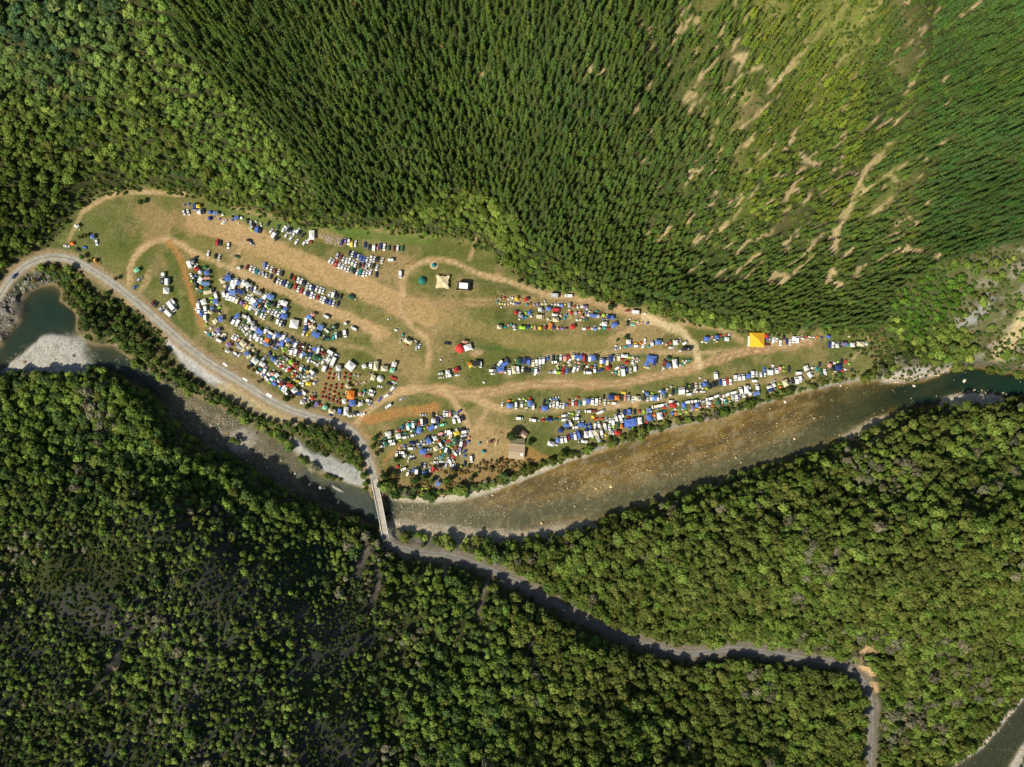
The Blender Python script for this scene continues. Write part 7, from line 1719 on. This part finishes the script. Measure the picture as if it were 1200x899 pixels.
def sc_rest(name, protos, R_, label):
    P = np.array([q[:3] for q in R_]); rot = np.array([(0, 0, q[3]) for q in R_]); sc_ = np.array([q[4:7] for q in R_])
    scatter(name, protos, P, rot, sc_, np.array([q[7] for q in R_]), [q[8] for q in R_], label=label)
sc_rest('parked_cars', STM, RC, 'further cars parked tightly among the tents and rows')
sc_rest('small_tents', [dome_mesh(2.0, 2.0), cabin_mesh(2.0, 2.0)], RT, 'further small tents pitched among the larger ones')
for o in bpy.data.objects:
    if 'label' in o and len(o['label'].split()) > 16: print('LONG', o.name, o['label'])
# ------------------------------------------------------------------ things of their own
def at(px, py):
    x, y, z = world_of(px, py); return float(x), float(y), float(z)
def m_at(px, py, rz=0.0, name='thing'):
    x, y, z = at(px, py); return empty(name, (x, y, z), rz)

# big orange marquee by the forest edge
t = m_at(885.6, 398.6, radians(-1), 'marquee')
tag(t, 'big square orange and yellow marquee at the forest edge, largest canopy in camp', 'marquee')
pobj('canopy', gaz_mesh(10.25, 10.0, 2.6, 2.8, .5), t, tint=(.90, .50, .035))
for sx in (-1, 1):
    for sy in (-1, 1): pobj('leg', _pole(), t, (sx * 5, sy * 4.9, .5))
mb = MB(); mb.box(-5.6, -5.2, -4.6, 2.6, .0, 2.3); pobj('side_wall', mb.mesh('wall', [M['white']]), t)

# pale stretch tent with scalloped edge
def stretch():
    t = m_at(519, 331, radians(-3), 'stretch_tent')
    tag(t, 'large cream stretch tent with scalloped edges left of the black stage', 'tent')
    N_ = 32; R_ = 6.3; vs = [(0, 0, 3.6)]; fs = []
    rings = 5
    for j in range(1, rings + 1):
        f = j / rings
        for i in range(N_):
            a = 2 * pi * i / N_ + .78
            c4 = abs(cos(2 * (a - .78)))
            rad = R_ * (.66 + .36 * c4 ** 2.2)
            if j == rings: rad *= (1.04 if i % 4 == 0 else .82 if i % 2 == 0 else .91)
            z = 3.6 - 1.5 * f ** .7 + .55 * (cos(a * 3 + 1) * f * (1 - f)) * 2
            vs.append((rad * f * cos(a), rad * f * sin(a), z + (.25 if i % 4 == 0 and j == rings else 0)))
    for i in range(N_): fs.append((0, 1 + i, 1 + (i + 1) % N_))
    for j in range(rings - 1):
        for i in range(N_): a = 1 + j * N_ + i; b = 1 + j * N_ + (i + 1) % N_; fs.append((a, a + N_, b + N_, b))
    pobj('canopy', mesh_py('stretch_canopy', vs, fs, [M['fabric']]), t, tint=(.72, .60, .36))
    for i in range(0, N_, 8):
        a = 2 * pi * i / N_ + .78; pobj('pole', _pole(), t, (6.1 * cos(a), 6.1 * sin(a), 0))
stretch()

def yurt(px, py, r, h, tint, label, name='round_tent', skirt=None):
    t = m_at(px, py, .2, name); tag(t, label, 'tent')
    n = 16; vs = [(r * cos(2 * pi * i / n), r * sin(2 * pi * i / n), 0) for i in range(n)] + [(r * .96 * cos(2 * pi * i / n), r * .96 * sin(2 * pi * i / n), h * .45) for i in range(n)]
    vs += [(r * .5 * cos(2 * pi * i / n) * (1 if i % 2 else .96), r * .5 * sin(2 * pi * i / n) * (1 if i % 2 else .96), h * .8) for i in range(n)] + [(0, 0, h)]
    fs = []
    for j in range(2):
        for i in range(n): fs.append((j * n + i, j * n + (i + 1) % n, (j + 1) * n + (i + 1) % n, (j + 1) * n + i))
    for i in range(n): fs.append((2 * n + i, 2 * n + (i + 1) % n, 3 * n))
    pobj('canopy', mesh_py('round_canopy', vs, fs, [M['fabric']]), t, tint=tint)
    mb = MB(); mb.box(r * .93, r * 1.0, -.5, .5, 0, h * .42); pobj('door', mb.mesh('tent_door', [M['black']]), t)
    if skirt:
        mb = MB(); mb.cyl(0, 0, 0, .12, skirt, skirt * .97, 18); pobj('floor_mat', mb.mesh('floor_mat', [M['timber']]), t)
yurt(494.6, 329, 2.8, 2.9, (.03, .20, .15), 'large dark green round tent left of the cream stretch tent')
yurt(508.6, 311, 1.7, 2.0, (.04, .22, .20), 'small teal round tent on a pale mat above the cream stretch tent', skirt=2.9)
yurt(446, 444, 2.4, 3.0, (.80, .80, .76), 'white round tent below the row of marquees near the junction')
yurt(539.4, 408.6, 3.3, 3.4, (.62, .06, .05), 'red round big top tent joined to a white tent')
t = m_at(548.6, 407.4, .3, 'marquee'); tag(t, 'white tent joined to the red big top tent', 'marquee')
pobj('canopy', gaz_mesh(5.2, 4.2, 1.4, 2.4), t, tint=(.8, .8, .78))
for sx in (-1, 1):
    for sy in (-1, 1): pobj('leg', _pole(), t, (sx * 2.4, sy * 1.9, 0))

# stage
t = m_at(543.6, 335.6, radians(-4), 'stage'); tag(t, 'stage with white roof and black side wings right of the stretch tent', 'stage')
mb = MB(); mb.box(-3.6, 3.6, -2.6, 2.8, 0, 1.0); pobj('platform', mb.mesh('platform', [M['black']]), t)
mb = MB(); mb.box(-3.1, 3.1, -2.2, 1.9, 3.6, 3.9, 0, .1, .1); pobj('roof', mb.mesh('stage_roof', [M['white']]), t)
mb = MB(); mb.box(-3.7, 3.9, 1.9, 2.7, 1.0, 3.7); pobj('back_wall', mb.mesh('back_wall', [M['black']]), t)
for s in (-1, 1):
    mb = MB(); mb.box(s * 3.75 - .55, s * 3.75 + .55, -2.6, 1.8, 1.0, 3.2); pobj('side_wing', mb.mesh('side_wing', [M['black']]), t)
    mb = MB(); mb.box(s * 4.6 - .45, s * 4.6 + .45, -3.0, -2.0, 0, 2.4); pobj('loudspeaker', mb.mesh('speaker', [M['black']]), t)

# barn with ribbed iron roof, brush lean-to and small hut
def barn():
    t = m_at(605.5, 528.5, radians(-5), 'barn'); tag(t, 'open barn with a broad rusty brown iron roof near the river', 'barn')
    Lx, Ly = 11.2, 10.6; h0, h1 = 2.7, 3.5
    mb = MB(); mb.box(-Lx / 2 + .3, Lx / 2 - .3, Ly / 2 - .5, Ly / 2 - .35, 0, h0); mb.box(-Lx / 2 + .3, -Lx / 2 + .45, -Ly / 2 + .4, Ly / 2 - .5, 0, h0); mb.box(Lx / 2 - .45, Lx / 2 - .3, -Ly / 2 + .4, Ly / 2 - .5, 0, h0)
    pobj('wall', mb.mesh('barn_wall', [M['darkwood']]), t)
    rf = None
    mb = MB(); mb.box(-Lx / 2, Lx / 2, -.22, .22, h1 + .03, h1 + .12); rf = pobj('ridge_cap', mb.mesh('ridge_cap', [M['ironred']]), t)
    n = 12; w = Lx / n
    def sheet(s, dz):
        m_ = MB(); vs = []; k = 7
        for i in range(k):
            x = -w / 2 + w * i / (k - 1); z = .05 * (1 if i % 2 else 0)
            vs += [(x, s * .1, h1 + z), (x, s * Ly / 2, h0 + z)]
        fs = [(2 * i, 2 * i + 1, 2 * i + 3, 2 * i + 2) if s < 0 else (2 * i, 2 * i + 2, 2 * i + 3, 2 * i + 1) for i in range(k - 1)]
        m_.add(vs, fs); return m_.mesh('roof_sheet', [M['iron']])
    A_, B_ = sheet(-1, 0), sheet(1, 0)
    for i in range(n):
        x = -Lx / 2 + w * (i + .5)
        pobj('roof_sheet', A_, t, (x, random.uniform(-.12, .12), random.uniform(0, .03))); pobj('roof_sheet', B_, t, (x, random.uniform(-.12, .12), random.uniform(0, .03)))
    mb = MB(); mb.box(-.8, .8, -1.4, 1.4, 0, .08); mbm = mb.mesh('skylight', [M['white']]); pobj('skylight', mbm, t, (3.6, -1.6, h0 + .62))
    # brush roof lean-to behind
    t2 = m_at(607, 516.3, radians(-4), 'lean_to'); tag(t2, 'grey brush roofed lean-to between the barn and the small hut', 'shelter')
    m_ = MB(); r = np.random.default_rng(4)
    m_.box(-4.6, 4.6, -1.4, 1.3, 2.0, 2.2)
    for i in range(26):
        x = -4.5 + i * .36; m_.box(x - .1, x + .1, -1.6 - r.random() * .4, 1.4 + r.random() * .4, 2.22, 2.36 + r.random() * .12)
    pobj('roof', m_.mesh('brush_roof', [M['thatch']]), t2)
    for sx in (-1, 1):
        for sy in (-1, 1): pobj('post', _pole(), t2, (sx * 4.2, sy * 1.2, 0))
    t3 = m_at(613.5, 508.6, radians(-38), 'hut'); tag(t3, 'small hut with red brown gable roof between two dark trees', 'hut')
    mb = MB(); mb.box(-2.3, 2.3, -1.7, 1.7, 0, 2.2); pobj('wall', mb.mesh('hut_wall', [M['darkwood']]), t3)
    for s, mm in ((-1, 'iron'), (1, 'ironred')):
        mb = MB(); mb.add([(-2.7, 0, 3.1), (2.7, 0, 3.1), (2.7, s * 2.1, 2.0), (-2.7, s * 2.1, 2.0), (-2.7, 0, 3.0), (2.7, 0, 3.0), (2.7, s * 2.1, 1.9), (-2.7, s * 2.1, 1.9)],
                          [(0, 1, 2, 3) if s < 0 else (3, 2, 1, 0), (7, 6, 5, 4), (0, 4, 5, 1), (2, 6, 7, 3), (1, 5, 6, 2), (3, 7, 4, 0)])
        pobj('roof_slope', mb.mesh('hut_roof', [M[mm]]), t3)
    mb = MB(); mb.box(-.4, .4, -1.76, -1.72, 0, 1.9); pobj('door', mb.mesh('hut_door', [M['black']]), t3)
barn()

# timber play structure on the bare ground
t = m_at(576, 519.5, .2, 'timber_shelter'); tag(t, 'timber shelter with dark red arched roof and leaning pale boards on bare ground', 'shelter')
m_ = MB()
vs = []; n = 8
for i in range(n + 1):
    a = pi * i / n
    for r_ in (1.9,):
        vs += [(-1.9 * cos(a), .2 + .3 * sin(a), 1.0 + 1.6 * sin(a)), (-1.7 * cos(a), 2.0, .8 + 1.5 * sin(a))]
m_.add(vs, [(2 * i, 2 * i + 2, 2 * i + 3, 2 * i + 1) for i in range(n)] + [(2 * i + 1, 2 * i + 3, 2 * i + 2, 2 * i) for i in range(n)])
pobj('arched_roof', m_.mesh('arch', [M['darkwood']]), t)
pl_ = MB(); pl_.box(-.16, .16, -1.7, 1.7, 0, .07); pm = pl_.mesh('board', [M['timber']])
for i in range(5):
    o = pobj('board', pm, t, (2.2 + .34 * i, -1.4 + .28 * i, .6 + .25 * i), radians(-28)); o.rotation_euler[0] = .22
for i in range(4):
    o = pobj('board', pm, t, (-3.2 + .36 * i, 1.6 + .2 * i, .3), radians(-15)); o.scale = (1, .6, 1)
for i in range(6):
    mb = MB(); mb.cyl(0, 0, 0, .35, .3, .28, 7); pobj('log_seat', mb.mesh('log_seat', [M['timber']]), t, (-1.6 + 1.0 * cos(i * .9 + 3.4), -1.1 + 1.3 * sin(i * .9 + 3.4), 0))
mb = MB(); mb.cyl(0, 0, 0, 5.2, .12, .08, 6); pobj('tall_post', mb.mesh('tall_post', [M['timber']]), t, (4.0, .4, 0))

# digger
t = m_at(113.4, 306, radians(-42), 'digger'); tag(t, 'yellow orange digger parked at the road edge of the left paddock', 'digger')
mb = MB(); mb.box(-1.5, .9, -1.0, 1.0, .9, 1.9, 0, .12, .1); pobj('body', mb.mesh('digger_body', [m_plain('digger_yellow', (.75, .40, .03), .5, .3)]), t)
YL = bpy.data.materials['digger_yellow']
for s in (-1, 1):
    mb = MB(); mb.box(-1.7, 1.5, s * .95 - .28, s * .95 + .28, 0, .85, 0, .25, 0); pobj('track', mb.mesh('digger_track', [M['tyre']]), t)
mb = MB(); mb.box(-.1, 1.0, -.1, .85, 1.9, 2.8, 0, .12, .1); pobj('cab', mb.mesh('digger_cab', [M['glass']]), t)
mb = MB(); mb.box(.9, 3.2, -.55, -.25, 1.8, 2.2); mb.box(3.0, 3.3, -.6, -.2, .6, 2.2); pobj('boom', mb.mesh('digger_boom', [YL]), t)
mb = MB(); mb.box(2.8, 3.6, -.9, .1, .1, .7, 0, .15, .1); pobj('bucket', mb.mesh('digger_bucket', [YL]), t)

# white plank benches in rows beside the white marquee
t = m_at(366.4, 276.2, radians(90), 'marquee'); tag(t, 'white marquee standing beside the rows of benches at the top edge', 'marquee')
pobj('canopy', gaz_mesh(6.4, 3.8, .9, 2.3), t, tint=(.80, .78, .76))
for sx in (-1, 1):
    for sy in (-1, 1): pobj('leg', _pole(), t, (sx * 3, sy * 1.7, 0))
mb = MB(); mb.box(-.16, .16, -.75, .75, .38, .46); seat_m = mb.mesh('bench_seat', [M['sea']])
mb = MB(); mb.box(-.14, .14, -.6, -.5, 0, .38); mb.box(-.14, .14, .5, .6, 0, .38); legs_m = mb.mesh('bench_leg', [M['sea']])
rb = random.Random(4); bl = []
for r_ in range(5):
    for c_ in range(12):
        if rb.random() < .22: continue
        bl.append((376.5 + c_ * 1.85 + r_ * .55 + rb.random() * .7, 274.5 + c_ * .42 + r_ * 2.1 + rb.random() * .9, rb.choice((25, -20, 15, 40, -35)), r_))
for i, (a, b, an, r_) in enumerate(sorted(bl, key=lambda q: (q[3], q[0]))):
    x, y, z = at(a, b); t = empty('bench', (x, y, z), radians(an)); pobj('seat', seat_m, t); pobj('leg', legs_m, t)
    k = sum(1 for q in bl if q[3] == r_ and q[0] < a)
    tag(t, '%s pale plank bench from the left in the %s row beside the white marquee' % (ordw(k), ORD[r_]), 'bench', 'pale plank benches beside the white marquee')
mb = MB(); mb.cyl(0, 0, 0, 1.1, .16, .10, 8); 
# cars outside the camp
for (a, b, an, col, lab) in [(18.4, 323.6, 48, 'n', 'dark car driving on the shaded bend of the road at left'), (1001.2, 787, -50, 'k', 'black car parked where the forest road bends by the orange slip')]:
    x, y, z = at(a, b); o = make_car('wagon', x, y, z + .1, radians(an), PAL[col], True); tag(o, lab, 'car')

# ------------------------------------------------------------------ people
def person_mesh(pose):
    """one skinned figure: legs, trunk, neck, head, arms"""
    st = {'stand': (0, 0, .05), 'walk': (.32, -.28, .16), 'carry': (.16, -.14, .38)}[pose]
    fl, fr, arm = st
    V = [(0, 0, .95), (0, 0, 1.22), (0, 0, 1.42), (0, 0, 1.52), (.02, 0, 1.66), (.02, 0, 1.76),
         (.0, .10, .90), (fl * .55, .11, .50), (fl, .11, .08), (fl + .14, .11, .04),
         (.0, -.10, .90), (fr * .35 + .06, -.11, .50), (fr, -.11, .08), (fr + .14, -.11, .04),
         (0, .19, 1.40), (-arm * .5, .25, 1.12), (arm, .24, .90), (arm + .07, .24, .82),
         (0, -.19, 1.40), (arm * .5, -.25, 1.12), (arm * 1.6, -.22, .95), (arm * 1.6 + .07, -.22, .87)]
    E = [(0, 1), (1, 2), (2, 3), (3, 4), (4, 5), (0, 6), (6, 7), (7, 8), (8, 9), (0, 10), (10, 11), (11, 12), (12, 13), (2, 14), (14, 15), (15, 16), (16, 17), (2, 18), (18, 19), (19, 20), (20, 21)]
    R_ = [.15, .14, .17, .06, .10, .09, .10, .065, .045, .04, .10, .065, .045, .04, .065, .05, .035, .03, .065, .05, .035, .03]
    me = bpy.data.meshes.new('person_body'); me.from_pydata(V, E, []); me.materials.append(M['person'])
    o = bpy.data.objects.new('person_tmp', me); COL.objects.link(o)
    md = o.modifiers.new('s', 'SKIN'); sk = me.skin_vertices[0].data
    for i, r_ in enumerate(R_): sk[i].radius = (r_, r_ * (1.25 if i < 3 else 1)); sk[i].use_root = (i == 0)
    dg = bpy.context.evaluated_depsgraph_get()
    out = bpy.data.meshes.new_from_object(o.evaluated_get(dg))
    out.name = 'person_body'
    bpy.data.objects.remove(o)
    return out
PM = [person_mesh('stand'), person_mesh('walk'), person_mesh('carry')]
PEOPLE = [
 ('on the pasture below the double car row', '331 346.5;349 352.5;404 359;424 351;470 369'),
 ('near the top of the pale upper track', '322 283.4;308 280.4;361 291'),
 ('on the dry grass above the round green tents', '457 311;461 311.6;455 313;463.5 309;462 303;478 308.6;481 306;482 310.6;472 298.6'),
 ('around the cream stretch tent and stage', '541 323;542.8 325;534.6 331;518.8 347.6;530.6 349;529.2 346.6;540 343.6'),
 ('below the red big top tent', '528 419;526.6 416;525.4 424.6;539 426;542 423;543.6 428.4;569.6 430.4;571 431;564.4 436;566 437.6;568.6 441.6;571.4 442.6;549.6 442.4;545.4 443.4;564 431.6;540 421.6'),
 ('walking on the pasture left of the junction', '445 414.6;475 429.4;482.6 418.6;469.4 411.4;430 398;416 397.6;470 435.6;467 435'),
 ('by the track crossing left of the orange marquee', '822.6 411;840.6 414.8;843.2 414.6;839 418.4;879.4 412;881.6 413.6;902.6 410.4;895.4 418.4;816.6 413.4'),
 ('on the lane between the tent rows', '707.4 476.4;624.8 487;602 495;614.6 495.6;775.4 376.4;738.6 411;703.4 413.6;686 411.6;847 457;829.6 461.8;868 452.6'),
 ('beside the upper tent field', '589.6 342;590.6 345;577 350;581.4 348.6;638 352.6;722.4 374'),
 ('on the bare ground by the timber shelter', '570.6 514.4;573.6 521.6;571.6 523;588 508;586 507'),
 ('along the sandy track beside the red dome tents', '480.4 417;421 452;427.6 454;467 436.4;459.6 459'),
]
PCL = [(.03, .03, .04), (.05, .06, .12), (.12, .04, .04), (.25, .22, .18), (.06, .06, .06), (.4, .38, .36), (.02, .05, .09)]
pi_ = 0
for area, s in PEOPLE:
    L_ = sorted([tuple(float(v) for v in q.split()) for q in s.split(';')])
    for k, (a, b) in enumerate(L_):
        x, y, z = at(a, b)
        o = pobj('person', PM[pi_ % 3], None, (x, y, z - .02), random.random() * 6.28, PCL[(pi_ * 5) % 7]); o.scale = (1, 1, 1)
        verb = ('standing', 'walking', 'carrying things')[pi_ % 3]
        tag(o, '%s person from the left %s' % (ordw(k), area), 'person', 'people ' + area)
        pi_ += 1

# plastic drums, heaps and gear too small to count, lying among the tents
r = np.random.default_rng(77); P_ = []; 
for t_ in ITEMS:
    if t_['k'] in 'tgma' and r.random() < .75:
        for _ in range(int(r.integers(1, 3))):
            a = r.random() * 6.28; q = 2.6 + r.random() * 1.8
            P_.append((t_['x'] + q * cos(a), t_['y'] + q * sin(a)))
gx_, gy_, gz_ = world_of([p[0] for p in P_], [p[1] for p in P_])
n = len(P_)
mbx = MB(); mbx.box(-.5, .5, -.5, .5, 0, .8, 0, .06, .06); GE1 = mbx.mesh('camp_gear', [M['fabric']])
mbx = MB(); mbx.cyl(0, 0, 0, .55, .5, .35, 7); GE2 = mbx.mesh('camp_gear', [M['fabric']])
gcol = np.array([PAL[c] for c in 'wwskeebrnfolwt'])[r.integers(0, 14, n)]
sz = np.stack([.4 + .8 * r.random(n), .35 + .5 * r.random(n), .5 + .4 * r.random(n)], -1)
scatter('camping_gear', [GE1, GE2], np.stack([gx_, gy_, gz_], -1), np.stack([0 * gx_, 0 * gx_, r.random(n) * 6.28], -1), sz, gcol, r.integers(0, 2, n), label='chairs, bags and other loose camping gear among the tents')
